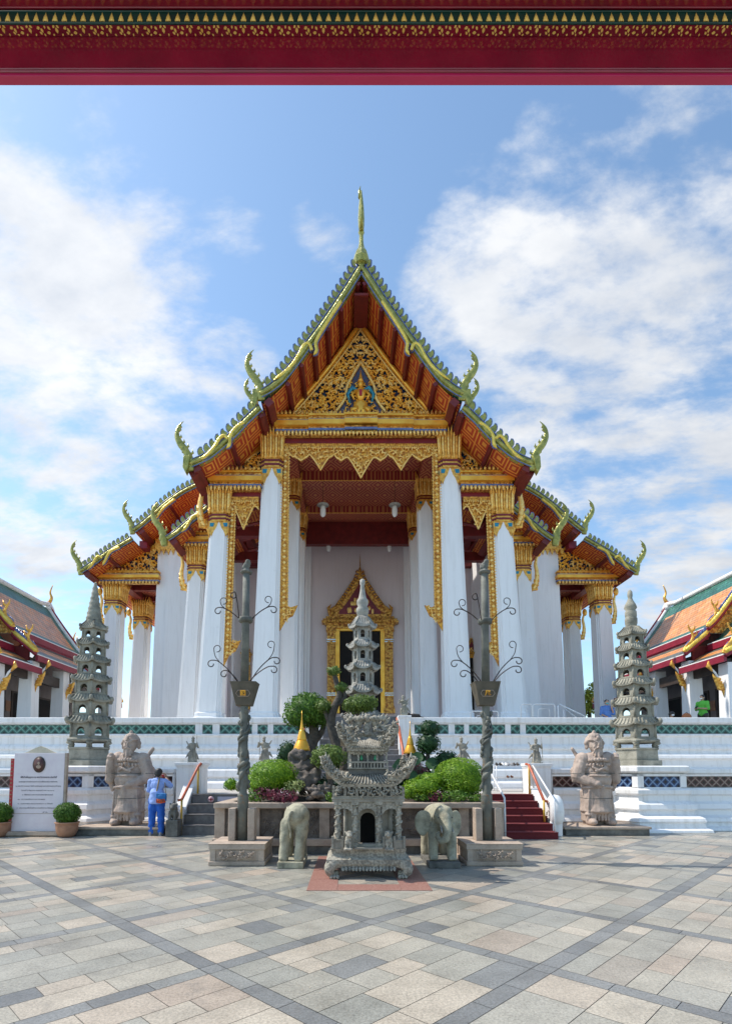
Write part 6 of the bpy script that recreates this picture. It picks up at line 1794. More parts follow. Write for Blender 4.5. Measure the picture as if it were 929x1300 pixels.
def tile_roof(m, c, ri, ro, z0, h, n, rot, lift, sub=6, ribs=True, thick=.05):
    """curved n-sided roof: inner radius ri at z0+h, eave radius ro at z0, corners turned up"""
    rings = []
    prof = [(1.0, 0.0), (.9, .10), (.72, .26), (.5, .50), (.25, .80), (0, 1.0)]
    for (q, zz) in prof:
        r = ri+(ro-ri)*q; ring = []
        base = ngon((0, 0), r, 0, n, rot)
        for k in range(n):
            a, b = base[k], base[(k+1) % n]
            for j in range(sub):
                t = j/sub; p = a.lerp(b, t); cc = (abs(t-.5)*2)**3
                ext = 1+.07*cc*(q**3)
                ring.append((c[0]+p.x*ext, c[1]+p.y*ext, z0+h*zz+lift*cc*(q**3)))
        rings.append(ring)
    bot = [(x+(c[0]-x)*.02, y+(c[1]-y)*.02, z-thick) for x, y, z in rings[0]]
    inner = []
    base = ngon((0, 0), ri*.9, 0, n, rot)
    for k in range(n):
        for j in range(sub):
            p = base[k].lerp(base[(k+1) % n], j/sub); inner.append((c[0]+p.x, c[1]+p.y, z0-thick*.3))
    m.loft([inner, bot]+rings)
    if ribs:
        tot = n*sub
        for k in range(n):
            for j in range(sub+1):
                t = (j+.0)/sub; 
                pts = []
                for qi in range(len(prof)-1):
                    i0 = k*sub+j
                    p = Vector(rings[qi][i0 % tot]); pts.append(p+Vector((0, 0, .012)))
                m.tube(pts, [.020*ro/.6 if 0 < j < sub else .030*ro/.6]*len(pts), 5)
def pagoda(label, c, zb, ztop, r0, levels, n, rot, mat, leg_base=True, k_w=1.0, finial='stupa', body=.9, flare=1.10):
    P = thing('stone_pagoda', label, 'pagoda', (c[0], c[1], zb))
    z = zb; H_ = ztop-zb
    if leg_base:
        m = MB(); m.loft([ngon(c, r0*.98, z, n, rot), ngon(c, r0*.98, z+.03*H_, n, rot)]); m.loft([ngon(c, r0*.85, z+.03*H_, n, rot), ngon(c, r0*.83, z+.088*H_, n, rot)]); m.loft([ngon(c, r0*.88, z+.088*H_, n, rot), ngon(c, r0*.88, z+.098*H_, n, rot)])
        m.build('plinth', mat, P, bevel=.012); z += .098*H_
        m = MB()
        m.loft([ngon(c, r0*.76, z+.026*H_, n, rot), ngon(c, r0*.93, z+.033*H_, n, rot), ngon(c, r0*.94, z+.042*H_, n, rot), ngon(c, r0*.82, z+.050*H_, n, rot)])
        for k in range(n):
            a = rot+2*pi*k/n; 
            m.tube([(c[0]+r0*.78*cos(a), c[1]+r0*.78*sin(a), z), (c[0]+r0*.72*cos(a), c[1]+r0*.72*sin(a), z+.015*H_), (c[0]+r0*.84*cos(a), c[1]+r0*.84*sin(a), z+.033*H_)], [.09*r0*1.3, .07*r0*1.3, .11*r0*1.3], 6)
        m.build('foot_table', mat, P); z += .050*H_
    zs = z; topfrac = .235 if finial != 'stupa' else .20
    usable = ztop-H_*topfrac-z
    wts = [1.0-.055*i for i in range(levels)]; tw = sum(wts)
    for i in range(levels):
        h = usable*wts[i]/tw; r = r0*(1-.48*i/levels)*.86
        sh = h*.66; 
        m = MB(); ww = r*.48*k_w; storey(m, c, r*body, z, z+sh, n, rot, ww, sh*.58, sh*.14, depth=.06)
        m.loft([ngon(c, r*body*1.06, z-.005, n, rot), ngon(c, r*body*1.06, z+sh*.08, n, rot)])
        st = m.build('storey', mat, P)
        m = MB(); rn = r0*(1-.48*(i+1)/levels)*.86
        ro = r*flare
        if i < levels-1:
            tile_roof(m, c, rn*body*1.02, ro, z+sh+.01, h-sh-.01, n, rot, h*.13)
        else:
            tile_roof(m, c, rn*.45, ro, z+sh+.01, h*.62, n, rot, h*.05)
        for k in range(n):
            a = rot+2*pi*k/n; m.ell((c[0]+ro*1.03*cos(a), c[1]+ro*1.03*sin(a), z+sh+h*.12), (.05*r/.5, .05*r/.5, .075*r/.5), 8, 6)
        m.build('tiered_roof', mat, P)
        z += h
    m = MB(); rr = r0*.86*.52*.75; z -= usable*wts[-1]/tw*.06; hh = ztop-z
    if finial == 'cone':
        pr = [(rr*.95, 0)]
        for i in range(8):
            q = i/8; pr += [(rr*(1.0-.80*q), hh*q*.92+.01), (rr*(1.04-.80*q), hh*(q+.05)*.92), (rr*(.93-.80*q), hh*(q+.09)*.92)]
        pr += [(rr*.18, hh*.96), (rr*.03, hh)]
    elif finial == 'bottle':
        pr = [(rr*.8, 0), (rr*.62, hh*.16), (rr*.68, hh*.18), (rr*.70, hh*.30), (rr*.60, hh*.33), (rr*.66, hh*.36), (rr*.64, hh*.47), (rr*.50, hh*.50), (rr*.72, hh*.56), (rr*.60, hh*.64), (rr*.34, hh*.74), (rr*.24, hh*.80), (rr*.30, hh*.86), (rr*.27, hh*.95), (rr*.1, hh)]
    else:
        pr = [(rr*.95, 0), (rr*.72, hh*.18), (rr*.85, hh*.20), (rr*.88, hh*.30), (rr*.62, hh*.36), (rr*.80, hh*.42), (rr*.78, hh*.50), (rr*.52, hh*.56), (rr*.34, hh*.72), (rr*.26, hh*.84), (rr*.36, hh*.88), (rr*.34, hh*.97), (rr*.1, hh)]
    m.lathe(pr, (c[0], c[1], z), 16); m.build('finial', mat, P)
    return P
cL, zL = pierL; cR, zR = pierR
pL = W(113, 739, cL[1]); pR = W(805, 749, cR[1])
pagoda('grey green stone pagoda with a ringed conical top on the left pier', cL, zL, pL.z, .73, 6, 6, math.atan2(-cL[1], -cL[0]), M['st_green'], True, .84, 'cone')
pagoda('grey green stone pagoda with a bottle shaped top on the right pier', cR, zR, pR.z, .75, 6, 6, math.atan2(-cR[1], -cR[0]), M['st_green'], True, .84, 'bottle')
pc = W(460, 735, 13.6)
m = MB(); 
pagoda('pale grey stone pagoda rising in the middle before the golden doorway', (pc.x, 13.6), ZP+.02, pc.z, .56, 7, 6, -pi/2+pi/6, M['st_white'], False, .8, 'stupa', .78, 1.22)

# ------------------------------------------------------------------ shrine (stone incense pavilion)
def shrine():
    Yf = 8.22; hx_, px_ = .63, 468; k = Yf/F
    c = Vector((Xat(468, 1050, 8.2), Yf+.62, 0)); dpt = .60
    S_ = thing('stone_shrine', 'carved grey stone shrine with two upturned roofs standing on lion feet', 'shrine', tuple(c))
    mt, mc = M['st_grey'], M['st_carved']
    def z(py, Y=Yf+.15): return Zat(py, Y)
    def ww(px): return (px)*k*1.01
    # legs
    zt = z(1098)
    for sx in (-1, 1):
        for sy in (-1, 1):
            x, y = c.x+sx*.50, c.y+sy*.46
            m = MB(); Q = smooth_line([(x+sx*.04, y+sy*.04, zt+.04), (x+sx*.10, y+sy*.10, zt-.05), (x+sx*.05, y+sy*.05, zt-.14), (x-sx*.01, y-sy*.01, .08), (x+sx*.02, y+sy*.03, .03)], 4)
            n = len(Q); m.tube(Q, [.115-.070*sin(pi*.62*i/(n-1)) for i in range(n)], 10)
            for t in (-1, 0, 1): m.ell((x+t*.045+sx*.02, y+sy*.09-.02, .032), (.032, .07, .034), 8, 6)
            m.build('lion_leg', mc, S_)
    m = MB(); m.loft([[(c.x+sx*w_, c.y+sy*w_*.92, zz) for sx, sy in ((-1, -1), (1, -1), (1, 1), (-1, 1))] for zz, w_ in ((zt-.03, .60), (zt+.03, .64), (z(1090), .645), (z(1086), .58), (z(1083), .56), (z(1077), .58))])
    n = 16
    for i in range(n):
        x = c.x-.42+.84*(i+.5)/n; m.ell((x, c.y-.575, zt-.04), (.028, .02, .04), 6, 4)
    m.build('table_top', mc, S_, bevel=.01)
    z0 = z(1077)
    # low balustrade with gap in the centre, lions
    for sx in (-1, 1):
        m = MB()
        m.bb(c.x+sx*.24, c.x+sx*.54, c.y-.52, c.y-.47, z0, z0+.12); m.bb(c.x+sx*.24, c.x+sx*.56, c.y-.53, c.y-.46, z0+.12, z0+.14)
        m.bb(c.x+sx*.52, c.x+sx*.56, c.y-.5, c.y+.5, z0, z0+.13)
        for q in (.24, .40, .55): m.bb(c.x+sx*q-.02, c.x+sx*q+.02, c.y-.54, c.y-.46, z0, z0+.19)
        m.build('balustrade', mt, S_, bevel=.005)
    m = MB(); m.bb(c.x-.22, c.x+.22, c.y-.6, c.y-.4, z0, z0+.03); m.bb(c.x-.2, c.x+.2, c.y-.5, c.y-.35, z0+.03, z0+.07); m.build('entrance_step', mt, S_, bevel=.005)
    for sx in (-1, 1):
        x, y = c.x+sx*.31, c.y-.58
        m = MB()
        o = remeshed('guardian_lion', [('e', (x, y+.02, z0+.09), (.055, .08, .07)), ('e', (x, y-.03, z0+.15), (.05, .05, .07)), ('e', (x-sx*.015, y-.06, z0+.235), (.055, .055, .055)), ('e', (x-sx*.02, y-.11, z0+.22), (.03, .03, .028)),
              ('c', (x-.03, y-.06, z0+.14), (x-.03, y-.07, z0+.02), .022, .022), ('c', (x+.03, y-.06, z0+.14), (x+.03, y-.07, z0+.02), .022, .022), ('e', (x-.045, y-.02, z0+.26), (.018, .018, .02)), ('e', (x+.045, y-.02, z0+.26), (.018, .018, .02)),
              ('e', (x, y+.09, z0+.16), (.02, .025, .06)), ('b', (x, y-.01, z0+.01), (.13, .2, .03))], .009, mc, S_, 2, disp=.008, dsc=40)
    z1 = z(1018)
    # columns
    for (px, yy) in ((430.5, -.46), (452, -.46), (481, -.46), (505.5, -.46), (430.5, .46), (505.5, .46), (430.5, 0), (505.5, 0)):
        x = c.x+(px-468)*k*1.04; y = c.y+yy
        m = MB(); pts = []; rr = []
        for i in range(15):
            q = i/14; pts.append((x, y, z0+(z1-z0)*q)); rr.append(.038+.012*noise.noise(Vector((x*9, q*9, y))))
        m.tube(pts, rr, 8)
        # dragon coil
        co = [(x+.042*cos(5*2*pi*i/50), y+.042*sin(5*2*pi*i/50), z0+.03+(z1-z0-.08)*i/50) for i in range(51)]
        m.tube(co, [.014+.006*sin(i*1.3) for i in range(51)], 5)
        m.box((x, y, z0+.04), (.11, .11, .08)); m.box((x, y, z1-.02), (.12, .12, .05))
        m.build('dragon_column', mc, S_)
    # inner cell
    m = MB(); storey(m, (c.x, c.y+.12), .50, z0, z1, 4, pi/4, .24, (z1-z0)*.72, .02, depth=.05)
    m.build('inner_cell', mt, S_)
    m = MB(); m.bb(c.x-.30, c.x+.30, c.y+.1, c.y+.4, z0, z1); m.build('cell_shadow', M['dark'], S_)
    m = MB()
    for (xa, xb) in ((-.55, -.20), (-.20, .17), (.17, .55)):
        A = arch_pts(xb-xa-.08, .10, 0, 8)
        xm = (xa+xb)/2+c.x; w2 = (xb-xa)/2
        for i in range(len(A)-1):
            a, b = A[i], A[i+1]
            m.add([(xm+a[0], c.y-.49, z1-.20+a[1]), (xm+b[0], c.y-.49, z1-.20+b[1]), (xm+b[0], c.y-.49, z1), (xm+a[0], c.y-.49, z1),
                   (xm+a[0], c.y-.45, z1-.20+a[1]), (xm+b[0], c.y-.45, z1-.20+b[1]), (xm+b[0], c.y-.45, z1), (xm+a[0], c.y-.45, z1)], [(0, 1, 2, 3), (0, 4, 5, 1), (4, 7, 6, 5)])
    m.build('arch_screens', mc, S_)
    # lintel and openwork frieze
    m = MB(); z2 = z(1010); m.bb(c.x-.56, c.x+.56, c.y-.52, c.y+.52, z1, z2); m.bb(c.x-.57, c.x+.57, c.y-.53, c.y+.53, (z1+z2)/2-.01, (z1+z2)/2+.015); m.build('lintel', mt, S_, bevel=.008)
    z3 = z(999)
    m = MB(); m.bb(c.x-.50, c.x+.50, c.y-.46, c.y+.46, z2, z3); m.build('frieze_ground', M['st_dark'], S_)
    m = MB()
    for i in range(7):
        x = c.x-.54+1.08*i/6; m.bb(x-.022, x+.022, c.y-.53, c.y-.46, z2, z3)
        if i < 6:
            for j in range(4): curl(m, x+.09+random.uniform(-.03, .03), c.y-.50, z2+(z3-z2)*random.uniform(.25, .75), .10, random.uniform(0, 6), 1, .012)
    for i in range(14): m.bb(c.x-.56+.08*i, c.x-.52+.08*i, c.y-.56, c.y-.45, z3-.02, z3+.02)
    m.build('openwork_frieze', mc, S_)
    # roofs
    def roof(name, zeave, ztop, half, halftop, tipz, tipx, ribs, yf):
        m = MB(); hy = half*.88
        NX = 24; L_ = []
        def eave(x):   # height of the eave, upturned near the ends
            u = abs(x)/half; return zeave+(tipz-zeave)*max(0, (u-.52)/.48)**2.0
        for side in (-1, 1):
            rows = []
            for i in range(NX+1):
                u = -1+2*i/NX; x = u*half
                top = Vector((c.x+u*halftop, c.y+side*yf*.35, ztop)); bot = Vector((c.x+x, c.y+side*hy, eave(x)))
                midp = top.lerp(bot, .55); midp.z -= (ztop-zeave)*.16
                rows.append((top, midp, bot, bot+Vector((0, -side*.02, -.045)), bot+Vector((-x*.15, -side*.16, -.04))))
            for i in range(NX):
                for j in range(4): m.add([rows[i][j], rows[i+1][j], rows[i+1][j+1], rows[i][j+1]], [(0, 1, 2, 3)], True)
            for i in range(2, NX-1):
                if abs(-1+2*i/NX) < .8: m.tube([rows[i][0]+Vector((0, 0, .01)), rows[i][1]+Vector((0, side*.005, .015)), rows[i][2]+Vector((0, side*.01, .01))], .016, 6)
        for sx in (-1, 1):
            rows = []
            for i in range(11):
                v = -1+2*i/10
                top = Vector((c.x+sx*halftop, c.y+v*yf*.35, ztop)); e = tipz-(tipz-zeave)*.6*(1-v*v)
                bot = Vector((c.x+sx*half, c.y+v*hy, e)); midp = top.lerp(bot, .55); midp.z -= (ztop-zeave)*.16
                rows.append((top, midp, bot, bot+Vector((0, 0, -.045)), bot+Vector((-sx*.15, 0, -.05))))
            for i in range(10):
                for j in range(4): m.add([rows[i][j], rows[i+1][j], rows[i+1][j+1], rows[i][j+1]], [(0, 1, 2, 3)], True)
        R_ = m.build(name, mc, S_)
        # carved corner fins sweeping up
        for sx in (-1, 1):
            for sy in (-1, 1):
                m = MB()
                Q = smooth_line([(c.x+sx*half*.45, c.y+sy*hy*.94, zeave+.10), (c.x+sx*half*.70, c.y+sy*hy*.97, zeave+.09), (c.x+sx*half*.93, c.y+sy*hy, zeave+.20), (c.x+sx*(half*1.05), c.y+sy*hy*1.02, tipz+.04), (c.x+sx*tipx, c.y+sy*hy*1.04, tipz+.14)], 6)
                n = len(Q); m.tube(Q, [.055*(1-.8*(i/n)**2) for i in range(n)], 7, flat=(0, 1, 0))
                for i in range(2, n-3, 2): curl(m, Q[i][0]-sx*.03, Q[i][1], Q[i][2]+.045, .11, random.uniform(0, 6), sx, .016)
                for i in range(6, n-1, 3): m.tube([Q[i], (Q[i][0]-sx*.07, Q[i][1], Q[i][2]+.05), (Q[i][0]-sx*.06, Q[i][1], Q[i][2]+.11)], [.035, .025, .005], 5)
                m.build('corner_fin', mc, R_)
        return R_
    zl = z(995); roof('lower_roof', zl, z(979), .665, .36, z(972), .73, True, .5)
    # balcony storey
    zb0, zb1 = z(981), z(950)
    m = MB(); m.bb(c.x-.31, c.x+.31, c.y-.30, c.y+.30, zb0-.02, z(976)); m.bb(c.x-.26, c.x+.26, c.y-.24, c.y+.24, zb0, zb1); m.build('upper_cell', M['st_dark'], S_)
    m = MB()
    for i in range(13):
        x = c.x-.31+.62*i/12; m.bb(x-.011, x+.011, c.y-.33, c.y-.31, z(975), z(968))
    m.bb(c.x-.33, c.x+.33, c.y-.34, c.y-.30, z(968.5), z(966.5)); m.bb(c.x-.33, c.x+.33, c.y-.34, c.y-.30, z(976), z(974.5))
    m.build('balcony_rail', mt, S_)
    m = MB()
    for x in (-.30, -.15, 0, .15, .30): m.bb(c.x+x-.016, c.x+x+.016, c.y-.28, c.y-.25, z(967), z(953))
    for i in range(18): m.ell((c.x-.28+.56*i/17, c.y-.28, z(955)+.01*sin(i*2)), (.025, .02, .035), 6, 4)
    m.bb(c.x-.34, c.x+.34, c.y-.32, c.y+.32, z(953), z(949)); m.build('upper_screen', mc, S_)
    gg = simple('green_glaze', (.05, .30, .14))
    for x in (-.10, .12):
        m = MB(); m.ell((c.x+x, c.y-.27, z(962)-.01), (.026, .015, .03), 8, 6); m.ell((c.x+x, c.y-.27, z(962)+.03), (.014, .012, .016), 8, 6); m.build('green_figure', gg, S_)
    roof('upper_roof', z(950), z(936), .44, .24, z(930), .47, True, .38)
    # ridge ornament: pair of dragons and flaming pearl
    m = MB(); zr = z(936)
    m.bb(c.x-.24, c.x+.24, c.y-.09, c.y+.09, zr-.02, zr+.05)
    for sx in (-1, 1):
        Q = smooth_line([(c.x+sx*.05, c.y-.04, zr+.06), (c.x+sx*.20, c.y-.05, zr+.06), (c.x+sx*.30, c.y-.04, zr+.15), (c.x+sx*.20, c.y, zr+.22), (c.x+sx*.13, c.y-.05, zr+.20), (c.x+sx*.14, c.y-.08, zr+.31), (c.x+sx*.26, c.y-.05, zr+.34), (c.x+sx*.33, c.y, zr+.28)], 5)
        n = len(Q); m.tube(Q, [.042+.010*sin(i*1.7) for i in range(n)], 8)
        m.ell((c.x+sx*.12, c.y-.10, zr+.33), (.065, .06, .055)); m.tube([(c.x+sx*.10, c.y-.14, zr+.33), (c.x+sx*.05, c.y-.16, zr+.34)], [.035, .025], 6)
        for i in range(4, n-1, 3): m.tube([Q[i], (Q[i][0]+sx*.05, Q[i][1], Q[i][2]+.05), (Q[i][0]+sx*.06, Q[i][1], Q[i][2]+.09)], [.03, .02, .004], 5)
        for k_ in range(4): curl(m, c.x+sx*(.12+.06*k_), c.y-.09, zr+.12+.02*k_, .10, k_*1.7, sx, .018)
    m.ell((c.x, c.y-.06, zr+.34), (.06, .05, .07)); m.lathe([(.09, 0), (.10, .03), (.05, .08), (.07, .13), (.04, .22)], (c.x, c.y-.03, zr+.05), 12)
    m.build('dragon_ridge', mc, S_)
shrine()

# ------------------------------------------------------------------ stone lamp posts
def lamp_post(px, pxtop, label, char, seed, s_):
    Yb = 9.36; rnd = random.Random(seed)
    pb = G(px, 1101); 
    w2 = .49
    cx = Xat(px, 1085, Yb)+0; cy = Yb+w2
    L = thing('stone_lamp_post', label, 'lamp post', (cx, cy, 0))
    zt = .385
    m = MB(); m.box((cx, cy, .04), (w2*2, w2*2, .08)); m.build('base_slab', M['st_tan'], L, bevel=.015)
    m = MB(); m.box((cx, cy, .185), (w2*1.84, w2*1.84, .21))
    for sx in (-1, 1):
        for sy in (-1, 1): m.box((cx+sx*w2*.86, cy+sy*w2*.86, .185), (.10, .10, .212))
    m.build('pedestal_block', M['st_tan'], L, bevel=.008)
    m = MB(); m.box((cx, cy-w2*.925, .185), (w2*1.3, .02, .15)); 
    for k in range(16): curl(m, cx-w2*.55+w2*1.1*k/15, cy-w2*.945, .185+.03*sin(k*2.1), .09, k*1.3, 1, .010)
    m.build('relief_panel', M['st_tan'], L)
    m = MB(); m.box((cx, cy, .325), (w2*2.0, w2*2.0, .09)); m.box((cx, cy, zt-.008), (w2*2.04, w2*2.04, .016)); m.build('top_slab', M['st_tan'], L, bevel=.012)
    for sx in (-1, 1):
        m = MB(); m.box((cx+sx*.175, cy, zt+.29), (.125, .26, .58)); m.build('side_slab', M['st_tan'], L, bevel=.012)
    # pole
    xt = W(pxtop, 720, cy).x
    def X(z): return cx+(xt-cx)*max(0, (z-zt))/5.0 
    za, zb_, zc_, zd = zt, Zat(1010, cy), Zat(895, cy), Zat(868, cy)
    m = MB(); m.lathe([(.100, za), (.100, zb_), (.104, zb_+.02)], (cx, cy, 0), 20)
    pts = []; rr = []; n = 90
    for i in range(n+1):
        z = zb_+(zc_-zb_)*i/n; pts.append((X(z), cy, z)); rr.append(.080+.014*noise.noise(Vector((seed, z*5, 0)))-.008*i/n)
    m.tube(pts, rr, 16)
    PS = m.build('lower_shaft', M['st_lamp'], L)
    m = MB()
    for ph, tn in ((0, 2.4), (2.6, 2.1)):
        co = []; r2 = []
        for i in range(121):
            q = i/120; z = zb_+.15+(zc_-zb_-.3)*q; a = ph+tn*2*pi*q+.5*sin(q*17+seed)
            co.append((X(z)+.088*cos(a), cy+.088*sin(a), z)); r2.append((.036+.014*sin(q*40+seed))*(1-.5*q))
        m.tube(co, r2, 7)
    for i in range(26):
        q = rnd.random(); z = zb_+.1+(zc_-zb_-.2)*q; a = rnd.uniform(0, 2*pi)
        m.ell((X(z)+.088*cos(a), cy+.088*sin(a), z), (.032, .032, .05), 8, 6, rough=.8)
    m.build('carved_dragon', M['st_lamp'], PS)
    # lantern box: faceted trough flaring upward
    xb = X(zc_); m = MB()
    w0, w1 = .14, .235
    m.loft([[(xb+a*w0+b_, cy+c_*w0, zc_-.02) for a, b_, c_ in ((-1, 0, -.7), (1, 0, -.7), (1.05, 0, .7), (-1.05, 0, .7))],
            [(xb+a*w1, cy+c_*w1, zd) for a, c_ in ((-1, -.75), (1, -.75), (1.05, .75), (-1.05, .75))],
            [(xb+a*w1*1.04, cy+c_*w1*1.04, zd+.02) for a, c_ in ((-1, -.75), (1, -.75), (1.05, .75), (-1.05, .75))]])
    B = m.build('lantern_box', M['st_box'], L, bevel=.01)
    tilt = math.atan2(.75*w1-.7*w0, zd-zc_)
    yc_ = cy-(.75*w1+.7*w0)/2-.012; zm = (zc_+zd)/2
    m = MB(); ring = [(-.13, 0), (-.095, .055), (.095, .055), (.13, 0), (.095, -.055), (-.095, -.055), (-.13, 0)]
    m.tube([(p[0], p[1], 0) for p in ring], .006, 5); q = m.build('cartouche', M['st_tan'], None, local=True); q.parent = B
    q.location = (xb-cx, yc_-cy, zm); q.rotation_euler = (pi/2+tilt, 0, 0)
    text(char, (xb, yc_-.006, zm), .11, M['gold_plain'], B, 'gold_character', rot=(pi/2+tilt, 0, 0), bold=.002, ext=.004)
    # upper shaft
    zr = Zat(787, cy) if s_ < 0 else Zat(789, cy); ze = Zat(728, cy)
    m = MB(); m.lathe([(.108, 0), (.108, zr-zd)], (0, 0, 0), 20)
    m = MB(); m.tube([(X(zd-.02), cy, zd-.02), (X(zr), cy, zr), (X(ze), cy, ze)], [.075, .071, .064], 18); m.build('upper_shaft', M['st_lamp'], L)
    m = MB(); m.lathe([(.08, -.05), (.125, -.045), (.135, 0), (.125, .045), (.08, .05)], (X(zr), cy, zr), 20); m.build('ring', M['st_lamp'], L)
    prim = [('l', [(.03, -.02), (.10, .0), (.12, .03), (.06, .06), (.05, .09), (.02, .1)], (X(ze), cy, ze)), ('e', (X(ze), cy, ze+.14), (.07, .06, .08)), ('e', (X(ze)+.03, cy-.02, ze+.22), (.05, .05, .05)), ('e', (X(ze)-.05, cy, ze+.12), (.04, .03, .05)), ('c', (X(ze)+.05, cy, ze+.14), (X(ze)+.07, cy-.03, ze+.2), .022, .018)]
    remeshed('finial_figure', prim, .012, M['st_lamp'], L, 2, disp=.01, dsc=30)
    # wrought iron scroll arms
    def arm(z0, dx, top, side, y, sc, second=True, curlr=.07):
        m = MB(); x0 = X(z0)+side*.10
        P0 = [(x0, y, z0), (x0+side*dx*.35, y, z0+top*.55), (x0+side*dx*.75, y, z0+top*.95), (x0+side*dx, y, z0+top)]
        Q = smooth_line(P0, 5)
        e = Q[-1]; 
        for i in range(1, 9):
            a = pi/2 - i*pi/5.2; Q.append(Vector((e[0]+side*(cos(a)*curlr*(1-i*.05)), y, e[2]-curlr+sin(a)*curlr*(1-i*.05))))
        m.tube(Q, .010, 6)
        if second:
            b = Q[9]; T2 = smooth_line([b, (b[0]+side*dx*.18, y, b[2]+top*.28), (b[0]+side*dx*.24, y, b[2]+top*.62)], 4); e = T2[-1]
            for i in range(1, 9):
                a = 0 + i*pi/5.2; T2.append(Vector((e[0]+side*(cos(a)-1)*curlr*.9, y, e[2]+sin(a)*curlr*.9)))
            m.tube(T2, .008, 6)
        m.build('scroll_arm', M['iron'], L)
    arm(zd, .50, .42, -1, cy-.12, 1); arm(zd, .50, .48, 1, cy-.08, 1); arm(zd, .46, .30, 1, cy-.16, 1, False); arm(zd, .30, .26, -1, cy+.05, 1, False)
    arm(zr, .42, .24, -1, cy, 1); arm(zr, .42, .26, 1, cy, 1); arm(zr, .10, .5, -1, cy-.12, 1, False)
M['st_lamp'] = None
def lampmats():
    t = NT('lamp_post_stone'); n1 = t.noise(3, 8, .65)
    col = t.ramp(n1, [(0.3, (0.075, 0.078, 0.068)), (0.5, (0.135, 0.138, 0.118)), (0.72, (0.22, 0.22, 0.185))])
    rust = t.ramp(t.noise(4.5, 5, .6), [(.58, 0.0), (.68, 1.0)])
    o = t.xyz(); low = t.math('LESS_THAN', o[2], 1.9)
    col = t.mix(t.math('MULTIPLY', rust, t.math('MULTIPLY_ADD', low, .7, .12)), col, (0.22, 0.11, 0.045))
    t.set(col, .8); t.bump(t.noise(18, 7, .7), .5, .03); M['st_lamp'] = t.m
    M['st_box'] = simple('brown_lantern_stone', (0.12, 0.10, 0.07), (0.07, 0.06, 0.042), 8, .7, 0, .5, 25, .01)
lampmats()
lamp_post(300.5, 313, 'left stone lamp post with scrolled iron arms and a gold character on its box', '國', 1, -1)
lamp_post(628, 614.5, 'right stone lamp post with scrolled iron arms and a gold character on its box', '風', 2, 1)

